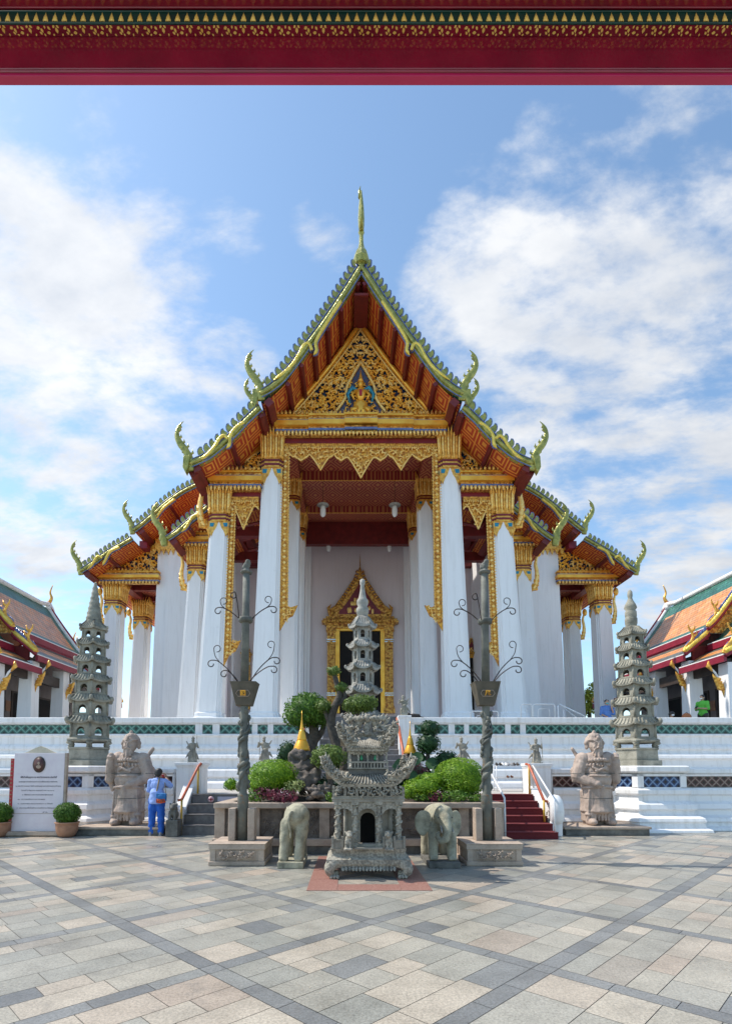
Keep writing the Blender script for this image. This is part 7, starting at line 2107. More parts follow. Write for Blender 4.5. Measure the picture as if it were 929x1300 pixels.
# ------------------------------------------------------------------ elephants
def elephants():
    # left: seen from behind
    Y = 9.15; c = Vector((Xat(372, 1080, Y+.2), Y+.42, 0)); z0 = .11
    E = thing('elephant_statue', 'weathered stone elephant statue seen from behind beside the left lamp post', 'statue', tuple(c))
    m = MB(); m.box((c.x-.02, c.y, z0/2), (.44, .92, z0)); m.build('plinth', M['st_eleph'], E, bevel=.012)
    x, y = c.x, c.y
    prims = [('e', (x+.05, y-.10, z0+.74), (.225, .34, .23)), ('e', (x+.08, y-.22, z0+.76), (.205, .21, .21)), ('e', (x+.03, y+.18, z0+.72), (.21, .28, .22)),
             ('e', (x+.0, y+.40, z0+.72), (.15, .16, .18)),
             ('c', (x-.10, y-.27, z0+.62), (x-.14, y-.30, z0+.32), .125, .088), ('c', (x-.14, y-.30, z0+.32), (x-.15, y-.30, z0+.03), .086, .088),
             ('c', (x+.15, y-.24, z0+.62), (x+.14, y-.30, z0+.32), .135, .092), ('c', (x+.14, y-.30, z0+.32), (x+.11, y-.32, z0+.03), .090, .090),
             ('c', (x-.12, y+.22, z0+.6), (x-.13, y+.22, z0+.03), .10, .085), ('c', (x+.12, y+.22, z0+.6), (x+.12, y+.22, z0+.03), .10, .085),
             ('c', (x-.02, y-.42, z0+.84), (x-.06, y-.455, z0+.70), .030, .026), ('c', (x-.06, y-.455, z0+.70), (x-.02, y-.43, z0+.50), .026, .018),
             ('e', (x-.02, y-.42, z0+.44), (.028, .026, .06)), ('c', (x, y+.50, z0+.62), (x, y+.52, z0+.2), .06, .04)]
    for sx in (-1, 1): prims.append(('e', (x+sx*.17, y+.36, z0+.72), (.03, .10, .17)))
    for (fx, fy) in ((-.15, -.30), (.11, -.32)):
        for t in (-1, 0, 1): prims.append(('e', (x+fx+t*.045, y+fy-.075, z0+.035), (.026, .026, .036)))
    remeshed('elephant_body', prims, .016, M['st_eleph'], E, 6, disp=.012, dsc=9)
    # right: facing the camera
    Y = 9.12; c = Vector((Xat(562, 1085, Y+.2), Y+.55, 0))
    E = thing('elephant_statue', 'stone elephant statue facing the camera with spread ears and curled trunk', 'statue', tuple(c))
    m = MB(); m.box((c.x, c.y, .05), (.54, 1.05, .10)); m.build('plinth', M['st_dark'], E, bevel=.012)
    x, y = c.x, c.y; z0 = .10
    prims = [('e', (x-.02, y+.15, z0+.68), (.26, .40, .27)), ('e', (x-.01, y-.08, z0+.72), (.24, .26, .25)),
             ('e', (x+.03, y-.30, z0+.76), (.175, .16, .19)), ('e', (x-.04, y-.36, z0+.86), (.075, .08, .07)), ('e', (x+.09, y-.36, z0+.86), (.075, .08, .07)),
             ('c', (x+.04, y-.42, z0+.72), (x+.06, y-.52, z0+.52), .10, .075), ('c', (x+.06, y-.52, z0+.52), (x+.02, y-.54, z0+.38), .075, .062), ('c', (x+.02, y-.54, z0+.38), (x-.07, y-.52, z0+.35), .062, .052),
             ('c', (x-.07, y-.52, z0+.35), (x-.12, y-.50, z0+.43), .05, .042), ('c', (x-.12, y-.50, z0+.43), (x-.09, y-.49, z0+.50), .04, .032), ('e', (x+.04, y-.40, z0+.60), (.10, .08, .10)),
             ('c', (x-.15, y-.20, z0+.58), (x-.16, y-.30, z0+.05), .105, .085), ('c', (x+.17, y-.20, z0+.58), (x+.16, y-.30, z0+.05), .105, .085),
             ('c', (x-.17, y+.36, z0+.6), (x-.19, y+.40, z0+.04), .12, .09), ('c', (x+.15, y+.36, z0+.6), (x+.15, y+.40, z0+.04), .12, .09)]
    for fx in (-.16, .16):
        for t in (-1, 0, 1): prims.append(('e', (x+fx+t*.048, y-.385, z0+.035), (.028, .028, .036)))
    B = remeshed('elephant_body', prims, .016, M['st_eleph'], E, 6, disp=.010, dsc=9)
    # ears: thin cupped plates
    for sx, px_ in ((-1, 1.28), (1, .80)):
        m = MB(); O = [(.12, .92), (.24, .98), (.34, .93), (.38, .80), (.37, .66), (.32, .54), (.25, .48), (.19, .56), (.13, .66)]
        n = len(O); 
        V = []
        for off in (0, .035):
            for a, b in O: V.append((x+.02+sx*(.04+a*px_*.95), y-.28+off-.16*(a-.12)*(1 if sx < 0 else .6)+.5*(a-.12)**2, z0+b-.10))
        V.append((x+.02+sx*(.04+.26*px_), y-.25, z0+.62)); V.append((x+.02+sx*(.04+.26*px_), y-.21, z0+.62))
        f = [(i, (i+1) % n, 2*n) for i in range(n)]+[(n+i, n+(i+1) % n, 2*n+1) for i in range(n)]+[(i, (i+1) % n, n+(i+1) % n, n+i) for i in range(n)]
        m.add(V, f, True); e = m.build('ear', M['st_eleph'], E); sd = e.modifiers.new('s', 'SUBSURF'); sd.levels = 2; sd.render_levels = 2
    for sx in (-1, 1):
        m = MB(); m.tube([(x+.04+sx*.075, y-.44, z0+.60), (x+.05+sx*.095, y-.53, z0+.52), (x+.05+sx*.10, y-.59, z0+.50)], [.022, .017, .008], 8); m.build('tusk', M['st_white'], E)
        m = MB(); m.ell((x+.035+sx*.115, y-.435, z0+.74), (.016, .012, .012), 8, 6); m.build('eye', M['st_dark'], E)
elephants()

# ------------------------------------------------------------------ giant guardian statues
def guardian(px, label, flip, seed):
    """broad bearded warrior in robes, about 2.6 m; flip mirrors the pose"""
    Yb = 14.35; f = flip
    cx = Xat(px, 1050, Yb); c = Vector((cx, Yb, 0)); zb = .21
    S_ = thing('guardian_statue', label, 'statue', (cx, Yb, 0))
    m = MB(); m.box((cx-.02, Yb+.05, zb/2-.01), (2.12, 1.5, zb-.02)); m.build('plinth', M['st_dark'], S_, bevel=.02)
    m = MB(); m.box((cx-.02, Yb+.05, zb-.02), (2.2, 1.56, .06)); m.build('plinth_slab', M['st_tan'], S_, bevel=.01)
    x, y, z = cx, Yb-.1, zb
    def p(a, b, c_): return (x+f*a, y+b, z+c_)
    pr = [('e', p(0, 0, 1.42), (.47, .33, .40)), ('e', p(0, -.10, 1.18), (.44, .34, .30)), ('e', p(0, .02, 1.70), (.50, .29, .24)),
          ('e', p(-.40, 0, 1.74), (.22, .22, .20)), ('e', p(.42, .02, 1.72), (.24, .22, .20)),
          ('l', [(.44, .0), (.50, .05), (.44, .25), (.42, .55), (.45, .85), (.42, 1.05), (.2, 1.1)], (x, y+.04, z+.32)),
          ('c', p(-.18, -.08, .95), p(-.23, -.12, .30), .25, .20), ('c', p(.20, -.08, .95), p(.24, -.12, .30), .25, .21),
          ('b', p(0, .06, .50), (.86, .38, .80)), ('b', p(0, .12, .25), (.70, .30, .50)),
          ('e', p(-.34, -.20, .10), (.15, .26, .11)), ('e', p(.30, -.22, .10), (.15, .26, .11)),
          ('e', p(0, -.05, 2.12), (.215, .20, .21)), ('e', p(0, -.14, 2.02), (.16, .12, .12)), ('e', p(0, -.12, 1.88), (.13, .12, .14)),
          ('e', p(0, .05, 2.22), (.285, .22, .20)), ('e', p(0, .03, 2.34), (.21, .17, .11)), ('e', p(0, 0, 2.46), (.06, .055, .05)),
          ('e', p(0, -.255, 2.10), (.035, .05, .06)), ('e', p(-.075, -.215, 2.16), (.05, .03, .018)), ('e', p(.075, -.215, 2.16), (.05, .03, .018)), ('e', p(0, -.235, 2.02), (.08, .04, .02)),
          ('c', p(0, -.22, 1.97), p(0, -.30, 1.75), .07, .03), ('c', p(-.07, -.2, 1.98), p(-.12, -.27, 1.82), .04, .02), ('c', p(.07, -.2, 1.98), p(.12, -.27, 1.82), .04, .02),
          # raised arm (left of the photo for flip=1)
          ('c', p(-.48, -.02, 1.66), p(-.60, -.10, 1.22), .20, .17), ('c', p(-.60, -.10, 1.22), p(-.56, -.22, 1.66), .16, .13), ('e', p(-.53, -.25, 1.78), (.12, .11, .13)),
          ('c', p(-.60, -.06, 1.25), p(-.54, -.04, .95), .13, .07),
          # arm on belt with wide sleeve
          ('c', p(.50, 0, 1.62), p(.62, -.04, 1.30), .21, .20), ('c', p(.60, -.06, 1.26), p(.24, -.36, 1.10), .16, .09), ('e', p(.16, -.40, 1.08), (.12, .09, .08)),
          ('c', p(.66, .06, 1.42), p(.74, .02, 1.16), .15, .05), ('c', p(-.24, -.14, .42), p(-.26, -.16, .12), .13, .11), ('c', p(.25, -.14, .42), p(.27, -.16, .12), .13, .11),
          # blade behind the shoulder
          ('c', p(.38, .22, 1.70), p(.64, .24, 2.02), .07, .05),
          # belt
          ('t', [(x+.47*cos(a), y-.05+.36*sin(a), z+1.02-.05*abs(cos(a*.5-.8))) for a in [2*pi*i/24 for i in range(25)]], .035),
          ('c', p(0, -.38, .98), p(0, -.30, .72), .07, .10)]
    for i in range(5): pr.append(('e', p(.02+.04*i-.02, -.44+.012*i, 1.04), (.022, .05, .022)))
    for i in range(9):      # robe folds
        a = -.36+.72*i/8; pr.append(('c', p(a, -.22-.10*cos(a*3), .92), p(a*1.18, -.19-.12*cos(a*3), .16), .028, .042))
    for i in range(6):      # wavy hem
        a = -.40+.80*i/5; pr.append(('e', p(a, -.20, .24+.05*(i % 2)), (.10, .12, .05)))
    for i in range(13):     # collar of petals
        a = -pi+pi*i/12; pr.append(('e', p(.34*cos(a), -.06+.31*sin(a), 1.72-.02*abs(cos(a))), (.045, .05, .055)))
    for i in range(13):
        a = -pi+pi*i/12; pr.append(('e', p(.42*cos(a), -.04+.31*sin(a), 1.60-.02*abs(cos(a))), (.04, .04, .05)))
    pr += [('c', p(-.24, -.30, 1.44), p(-.08, -.39, 1.50), .03, .035), ('c', p(-.08, -.39, 1.50), p(.08, -.39, 1.44), .035, .035), ('c', p(.08, -.39, 1.44), p(.24, -.30, 1.52), .035, .03), ('e', p(-.15, -.36, 1.52), (.06, .03, .035)), ('e', p(.15, -.36, 1.42), (.06, .03, .035)),
           ('c', p(0, -.36, 1.34), p(0, -.40, 1.12), .03, .03), ('t', [p(.40*cos(a), -.08+.36*sin(a), 1.30) for a in [-pi+pi*i/16 for i in range(17)]], .025)]
    for k in range(5):      # sleeve creases
        pr.append(('c', p(-.47-.03*k, -.14, 1.62-.08*k), p(-.70, -.06, 1.54-.09*k), .022, .018)); pr.append(('c', p(.36+.04*k, -.20, 1.58-.07*k), p(.70, -.06, 1.56-.10*k), .024, .018))
    for sx in (-1, 1):      # face: brows, cheeks, moustache, hat flaps
        pr += [('c', p(sx*.02, -.262, 2.175), p(sx*.125, -.225, 2.215), .020, .016), ('e', p(sx*.07, -.235, 2.145), (.028, .018, .016)), ('e', p(sx*.10, -.205, 2.07), (.045, .045, .045)),
               ('c', p(sx*.015, -.285, 2.045), p(sx*.11, -.26, 2.01), .022, .014), ('c', p(sx*.11, -.26, 2.01), p(sx*.15, -.22, 1.93), .014, .008), ('c', p(sx*.17, -.02, 2.28), p(sx*.27, .02, 2.16), .06, .07), ('e', p(sx*.255, .03, 2.08), (.06, .08, .08))]
        for j in range(4): pr.append(('c', p(sx*(.02+.035*j), -.23, 1.97), p(sx*(.02+.05*j), -.30+.03*j, 1.70+.05*j), .020, .012))
    pr += [('t', [p(.235*cos(a), -.01+.225*sin(a), 2.245) for a in [-pi+pi*i/14 for i in range(15)]], .026), ('e', p(0, -.235, 2.30), (.05, .04, .06))]
    for k in range(4): pr.append(('e', p(-.58+.036*k, -.345, 1.79), (.022, .045, .03)))
    B = remeshed('statue_body', pr, .0125, M['st_pink'], S_, 1, disp=.012, dsc=9)
    B.scale = (.80, .90, 1.0)
    # joints between the stone blocks: dark bands
    for zz, ra, rb in ((1.36, .50, .35), (.71, .47, .34)):
        m = MB(); m.lathe([(1.0, -.008), (1.01, 0), (1.0, .008)], (0, 0, 0), 40)
        ring = []; 
        dg = None
        # follow the body surface by ray casting
        pts = []
        me = B.data
        from mathutils.bvhtree import BVHTree
        if 'bvh' not in S_.keys(): bvh = BVHTree.FromPolygons([v.co for v in me.vertices], [tuple(q.vertices) for q in me.polygons])
        for i in range(72):
            a = 2*pi*i/72; d = Vector((cos(a), sin(a), 0)); o = Vector((0, -.1, z+zz)) + d*2
            hit = bvh.ray_cast(o, -d)
            if hit[0]: pts.append(hit[0]+d*.000)
        if len(pts) > 10:
            m = MB(); m.tube([(q[0]+cx, q[1]+Yb, q[2]) for q in pts]+[(pts[0][0]+cx, pts[0][1]+Yb, pts[0][2])], .010, 5, cap=False); m.build('block_joint', M['st_dark'], B)
guardian(165, 'giant pinkish stone guardian with a raised fist and beard, left of the dark steps', 1, 1)
guardian(756, 'giant pinkish stone guardian with a beard holding his sleeve, right of the red steps', -1, 2)

# ------------------------------------------------------------------ small stone warriors
def warrior(loc, h, label, variant, mat):
    """small figure: robe, flying scarf, staff"""
    x, y, z = loc; s = h; v = variant
    S_ = thing('stone_figure', label, 'statue', (x, y, z))
    f = 1 if v % 2 == 0 else -1
    def p(a, b, c_): return (x+f*a*s, y+b*s, z+c_*s)
    def r(*a): return tuple(q*s for q in a)
    lean = .05 if v in (1, 3) else 0.0
    pr = [('b', p(0, 0, .015), r(.34, .26, .03)),
          ('l', [(.16*s, 0), (.15*s, .1*s), (.12*s, .30*s), (.095*s, .48*s), (.07*s, .5*s)], (x, y, z+.02*s)),
          ('e', p(lean*.5, 0, .56), r(.115, .085, .12)), ('e', p(lean, 0, .66), r(.135, .085, .07)), ('e', p(lean, -.01, .80), r(.058, .06, .075)), ('e', p(lean, 0, .875), r(.066, .066, .045)), ('e', p(lean, 0, .93), r(.025, .025, .035)), ('e', p(lean, -.06, .795), r(.012, .018, .018)),
          ('c', p(lean+.12, 0, .66), p(lean+.20, -.05, .55), .045*s, .038*s), ('c', p(lean+.20, -.05, .55), p(lean+.17, -.10, .68), .036*s, .028*s), ('e', p(lean+.17, -.11, .70), r(.03, .03, .035)),
          ('c', p(lean-.12, 0, .66), p(lean-.19, -.02, .54), .05*s, .042*s), ('c', p(lean-.19, -.02, .54), p(lean-.08, -.11, .48), .038*s, .028*s),
          ('e', p(-.06, -.08, .04), r(.05, .09, .035)), ('e', p(.06, -.08, .04), r(.05, .09, .035)),
          ('c', p(lean-.16, .04, .62), p(lean-.26, .05, .78), .035*s, .02*s), ('c', p(-.14, .02, .34), p(-.26, .03, .18), .05*s, .018*s), ('c', p(.12, .02, .30), p(.20, .03, .12), .05*s, .02*s),
          ('c', p(0, -.10, .46), p(.01, -.12, .2), .03*s, .04*s)]
    for i in range(5): a = -.10+.05*i; pr.append(('c', p(a, -.09, .42), p(a*1.4, -.12, .08), .014*s, .018*s))
    if v in (0, 3, 4): pr.append(('c', p(.19, -.13, .0), p(.17, -.12, 1.02), .014*s, .012*s))
    remeshed('statue_body', pr, .0125*max(1, s/.9), mat, S_, 2, disp=.007, dsc=16)
warrior(PED[0], .80, 'small stone warrior with raised sleeves on the white pedestal by the dark steps', 0, M['st_dark2'] if 'st_dark2' in M else M['st_grey'])
warrior(PED[1], .78, 'small stone warrior with a staff on the white pedestal by the red steps', 4, M['st_grey'])
warrior(PED[2], .92, 'small stone figure with a flying robe between the left lamp post and the garden', 3, M['st_grey'])
warrior(PED[3], .92, 'small stone figure with a flying robe just left of the right lamp post', 1, M['st_grey'])
warrior(PED[4], .80, 'small pale stone figure on the tall gate post right of the golden doorway', 3, M['st_green'])
warrior(PED[5], .80, 'small pale stone figure on the tall gate post behind the big clipped tree', 1, M['st_green'])
def small_lion(px, py, Y, label):
    c = Vector((Xat(px, py, Y), Y, 0))
    L = thing('stone_lion', label, 'statue', tuple(c)); h = .42
    m = MB(); m.box((c.x, c.y, h/2), (.30, .36, h)); m.build('plinth', M['st_dark'], L, bevel=.015)
    x, y, z = c.x, c.y, h
    remeshed('lion_body', [('e', (x, y+.04, z+.12), (.10, .14, .12)), ('e', (x, y-.06, z+.20), (.10, .10, .12)), ('e', (x, y-.10, z+.32), (.095, .095, .09)), ('e', (x, y-.18, z+.30), (.05, .05, .045)), ('c', (x-.06, y-.12, z+.2), (x-.06, y-.14, z+.02), .035, .035), ('c', (x+.06, y-.12, z+.2), (x+.06, y-.14, z+.02), .035, .035), ('e', (x-.08, y-.06, z+.38), (.03, .03, .035)), ('e', (x+.08, y-.06, z+.38), (.03, .03, .035)), ('e', (x, y+.17, z+.22), (.035, .04, .10))],
             .014, M['st_dark'], L, 2, disp=.01, dsc=25)
small_lion(221, 1050, 13.55, 'small dark stone lion on a block beside the dark steps')
small_lion(699, 1045, 13.75, 'small dark stone lion on a block beside the red steps')

# ------------------------------------------------------------------ sign board, potted bushes
def sign():
    Y = 13.55; xa, xb = Xat(17, 1000, Y), Xat(81, 1000, Y); z0, z1 = .12, Zat(956, Y); cx = (xa+xb)/2
    S_ = thing('information_board', 'tall pale marble board with Thai writing and an oval portrait, at the left edge', 'sign', (cx, Y, 0))
    m = MB(); m.bb(xa-.12, xb+.30, Y-.12, Y+.45, .03, .13); m.bb(xa-.06, xb+.24, Y-.06, Y+.4, 0, .03); m.build('base', M['st_tan'], S_, bevel=.01)
    m = MB(); m.bb(xa, xb, Y, Y+.10, z0, z1); m.build('board', M['sign'], S_, bevel=.006)
    m = MB(); m.bb(xb+.002, xb+.05, Y+.01, Y+.11, z0, z1); m.bb(xa-.002, xb, Y-.006, Y, z0+.44, z0+.45); m.build('frame', M['st_tan'], S_)
    # faint carved crest above
    m = MB(); pts = [(xa+.22, z1), (xa+.35, z1+.05), (xa+.50, z1+.13), (cx, z1+.18), (xb-.50, z1+.13), (xb-.35, z1+.05), (xb-.22, z1)]
    m.prism(pts, Y+.03, Y+.07); m.build('crest', simple('cream_crest', (.62, .55, .42), (.5, .44, .33), 12), S_)
    k = Y/F; px2 = lambda px: Xat(px, 1000, Y); pz = lambda py: Zat(py, Y)
    m = MB(); m.lathe([(0, -.01), (.155, -.01), (.16, 0), (.155, .01), (0, .01)], (0, 0, 0), 32); q = m.build('portrait_frame', M['wood'], None, local=True); q.parent = S_; q.rotation_euler = (pi/2, 0, 0); q.scale = (1, 1.3, 1); q.location = (px2(49)-cx, -.012, pz(970.5))
    m = MB(); m.lathe([(0, -.004), (.13, -.004), (.13, .004), (0, .004)], (0, 0, 0), 32); q = m.build('portrait', M['photo_dark'], None, local=True); q.parent = S_; q.rotation_euler = (pi/2, 0, 0); q.scale = (1, 1.3, 1); q.location = (px2(49)-cx, -.026, pz(970.5))
    m = MB(); m.ell((px2(49), Y-.034, pz(969)), (.03, .004, .04)); m.ell((px2(49), Y-.033, pz(973.5)), (.065, .004, .045)); m.build('portrait_figure', simple('portrait_tan', (.42, .30, .22)), S_)
    lines = [(986.8, 26, 72, 'พิธีบำเพ็ญกุศล ณ พระวิหารหลวง ประจำปี', .060, .0012), (992.5, 24, 73, 'ขอเชิญพุทธศาสนิกชนทุกท่านร่วมพิธีโดยพร้อมเพรียงกัน', .046, 0), (998, 20.5, 77.5, 'ณ พระวิหารหลวง วัดนี้ ขอเชิญพุทธศาสนิกชนร่วมทำบุญ', .046, 0),
             (1003.5, 28, 69.5, 'ในวันที่ ๙ มิถุนายน ของทุกปี เวลา ๐๙.๐๐ น.', .046, 0), (1009, 29, 68, '๑. พิธีสงฆ์ และการสวดพระพุทธมนต์', .046, 0), (1014.8, 24, 58, '๒. ถวายภัตตาหารเพล', .046, 0), (1020.3, 24, 68, '๓. แสดงพระธรรมเทศนา ๑ กัณฑ์', .046, 0), (1025.8, 23, 75, '๔. ประชาชนทั่วไปเข้าถวายสักการะได้ตลอดวัน', .046, 0), (1031, 56, 62, 'สาธุ', .040, 0)]
    for py, a, b, tx, sz, bo in lines:
        text(tx, ((px2(a)+px2(b))/2, Y-.004, pz(py)), sz, M['ink'], S_, 'text_line', width=(px2(b)-px2(a)), bold=bo)
    # red panel standing just behind
    xr = Xat(12.5, 1000, Y+.45)
    R_ = thing('red_panel', 'narrow red board showing behind the left side of the information board', 'panel', (xr, Y+.5, 0))
    m = MB(); m.bb(xr, xr+.5, Y+.45, Y+.50, .15, Zat(963, Y+.45)); m.build('board', M['sign_red'], R_, bevel=.005)
    m = MB()
    for i in range(14): m.box((xr+.04, Y+.445, .62+.1*i), (.05, .01, .03))
    m.build('gold_marks', M['clay'], R_)
    m = MB(); m.bb(xr-.02, xr+.5, Y+.40, Y+.56, 0, .15); m.build('foot', M['st_dark'], R_)
sign()
def potted(px, py, Y, label, seed):
    c = Vector((Xat(px, py, Y), Y, 0)); k = Y/F
    P = thing('potted_bush', label, 'potted plant', tuple(c))
    m = MB(); pr = [(.14, 0), (.19, .03), (.245, .14), (.26, .26), (.265, .33), (.285, .34), (.285, .37), (.25, .37), (.24, .32)]
    m.lathe(pr, tuple(c), 24); m.build('clay_pot', M['clay'], P)
    m = MB(); m.lathe([(.24, .31), (.02, .34)], tuple(c), 16); m.build('soil', M['soil'], P)
    rnd = random.Random(seed); m = MB(); leaves(m, (c.x, c.y, .58), (.31, .31, .27), 3600, .026, rnd, .25, .10); m.build('foliage', M['leaf_green'], P, tone=True)
    m = MB(); m.ell((c.x, c.y, .58), (.25, .25, .22), 16, 10, rough=.15); m.tone = [.2]*len(m.tone); m.build('shade_core', M['leaf_green'], P, tone=True)  # core in a darker leaf tone, put in as shade inside the bush
potted(85.5, 1050, 13.45, 'round clipped bush in a clay pot right of the information board', 31)
potted(-1, 1050, 13.45, 'round clipped bush in a clay pot cut off by the left edge', 32)

# ------------------------------------------------------------------ people
def hand(pr, c, d, up, s=1.0):
    """palm, four bent fingers, a thumb; d = direction of fingers, up = back of the hand"""
    c = Vector(c); d = Vector(d).normalized(); up = Vector(up).normalized(); sd = d.cross(up).normalized()
    pr.append(('e', c, (.040*s, .040*s, .024*s)))
    pr.append(('c', c-d*.03*s, c+d*.035*s, .026*s, .028*s))
    for i, L in enumerate((.060, .070, .065, .05)):
        a = c+d*.035*s+sd*(-.027+.018*i)*s; b = a+d*L*.55*s-up*.012*s; e = b+d*L*.30*s-up*L*.45*s
        pr.append(('c', a, b, .0092*s, .0085*s)); pr.append(('c', b, e, .0085*s, .0072*s))
    a = c-sd*.030*s; b = a-sd*.022*s+d*.030*s; e = b+d*.025*s-up*.014*s
    pr.append(('c', a, b, .012*s, .010*s)); pr.append(('c', b, e, .010*s, .008*s))
def tourist():
    g = G(198, 1061); x, y = g.x, g.y+.02; s = 1.0
    P = thing('person', 'person seen from behind in pale blue shirt and bright blue trousers photographing the left guardian', 'person', (x, y, 0))
    def p(a, b, c_): return (x+a, y+b, c_)
    legs = [('c', p(-.10, 0, .88), p(-.11, -.01, .50), .095, .062), ('c', p(-.11, -.01, .50), p(-.13, .02, .10), .060, .040), ('c', p(.10, 0, .88), p(.12, -.02, .50), .095, .062), ('c', p(.12, -.02, .50), p(.12, 0, .10), .060, .040)]
    torso = [('e', p(0, 0, .92), (.165, .115, .12)), ('e', p(0, 0, 1.10), (.150, .105, .17)), ('e', p(.01, .0, 1.28), (.175, .11, .15)), ('e', p(.01, 0, 1.38), (.165, .085, .07))]
    upper = [('c', p(-.17, 0, 1.37), p(-.235, .05, 1.14), .055, .042), ('c', p(.19, 0, 1.37), p(.32, .06, 1.25), .056, .044)]
    fore = [('c', p(-.235, .05, 1.14), p(-.06, .24, 1.37), .038, .028), ('c', p(.32, .06, 1.25), p(.14, .22, 1.46), .040, .028)]
    head = [('c', p(.01, 0, 1.40), p(.015, .01, 1.50), .055, .050), ('e', p(.02, .02, 1.585), (.078, .095, .105)), ('e', p(.02, .07, 1.54), (.055, .05, .05)), ('e', p(.02, .115, 1.57), (.014, .02, .02)), ('e', p(-.06, .02, 1.575), (.012, .022, .03)), ('e', p(.10, .02, 1.575), (.012, .022, .03))]
    hands = []; hand(hands, p(-.045, .26, 1.42), (.35, .1, .9), (-.6, .6, 0)); hand(hands, p(.125, .235, 1.50), (-.45, .1, .85), (.6, .6, 0))
    body = legs+torso+upper+fore+head+hands+[('c', p(-.13, .02, .10), p(-.14, .10, .04), .038, .03), ('c', p(.12, 0, .10), p(.13, .08, .04), .038, .03)]
    B = remeshed('body', body, .0085, M['skin'], P, 2)
    inf = .012
    def grow(l, e): 
        o = []
        for q in l:
            if q[0] == 'e': o.append(('e', q[1], tuple(v+e for v in q[2])))
            elif q[0] == 'c': o.append(('c', q[1], q[2], q[3]+e, q[4]+e))
        return o
    sh = grow(torso, .020)+grow(upper, .022)+[('c', p(-.235, .05, 1.14), p(-.18, .12, 1.21), .058, .050), ('c', p(.32, .06, 1.25), p(.25, .12, 1.33), .058, .052), ('l', [(.15, .80), (.19, .81), (.19, .92), (.18, 1.1), (.12, 1.2)], (x, y, 0)),
          ('e', p(.01, 0, 1.44), (.075, .07, .035)), ('e', p(-.05, -.10, 1.0), (.05, .03, .14)), ('e', p(.07, -.09, 1.15), (.04, .03, .14))]
    remeshed('shirt', sh, .0095, M['shirt_blue'], B, 3, disp=.010, dsc=11)
    tr = [('c', p(-.09, 0, .90), p(-.11, -.01, .50), .125, .092), ('c', p(-.11, -.01, .50), p(-.13, .02, .09), .090, .075), ('c', p(.09, 0, .90), p(.12, -.02, .50), .125, .092), ('c', p(.12, -.02, .50), p(.12, 0, .09), .090, .075), ('e', p(0, -.02, .90), (.175, .13, .12))]
    remeshed('trousers', tr, .010, M['jeans'], B, 3, disp=.014, dsc=12)
    for a, yy in ((-.135, .05), (.125, .03)):
        remeshed('shoe', [('e', p(a, yy, .045), (.050, .13, .045)), ('e', p(a, yy-.06, .07), (.042, .06, .05)), ('b', p(a, yy, .012), (.085, .25, .022))], .008, M['shoe'], B, 1)
    remeshed('hair', [('e', p(.02, .005, 1.61), (.096, .108, .098)), ('e', p(.02, -.045, 1.555), (.084, .062, .075))], .009, M['hair'], B, 1, disp=.008, dsc=45)
    # bag with strap across the back
    g_ = thing('shoulder_bag', 'blue and orange shoulder bag with a tan strap worn by the person at the left', 'bag', p(.19, -.12, .95))
    m = MB(); m.tube(smooth_line([p(.05, -.02, 1.475), p(.07, -.105, 1.40), p(.05, -.145, 1.2), p(.02, -.165, 1.0), p(.10, -.19, .96)], 5), .020, 6, flat=(0, 1, 0)); m.tube(smooth_line([p(.12, .03, 1.46), p(.20, -.05, 1.36), p(.235, -.1, 1.2), p(.27, -.13, 1.02)], 5), .011, 6); m.build('strap', M['strap'], g_)
    o = remeshed('bag_body', [('b', p(.18, -.20, .98), (.24, .10, .19)), ('e', p(.18, -.20, .98), (.14, .07, .11))], .009, M['bag_blue'], g_, 3)
    o = remeshed('bag_pocket', [('b', p(.175, -.215, .89), (.22, .09, .10)), ('e', p(.175, -.22, .885), (.125, .065, .06))], .009, M['bag_or'], g_, 3)
    m = MB(); 
    for k in range(4): m.bb(x+.09+.05*k, x+.105+.05*k, y-.285, y-.275, .86, .93)
    m.build('bag_stripe', M['wood'], g_)
    cm = thing('camera_phone', 'small dark red camera held up by the person at the left', 'camera', p(.045, .27, 1.50))
    m = MB(); m.box(p(.045, .285, 1.50), (.13, .03, .075)); m.build('camera_body', M['sign_red'], cm, bevel=.008)
    m = MB(); m.tube([p(.045, .30, 1.50), p(.045, .34, 1.50)], .028, 14); m.build('lens', M['dark'], cm)
tourist()
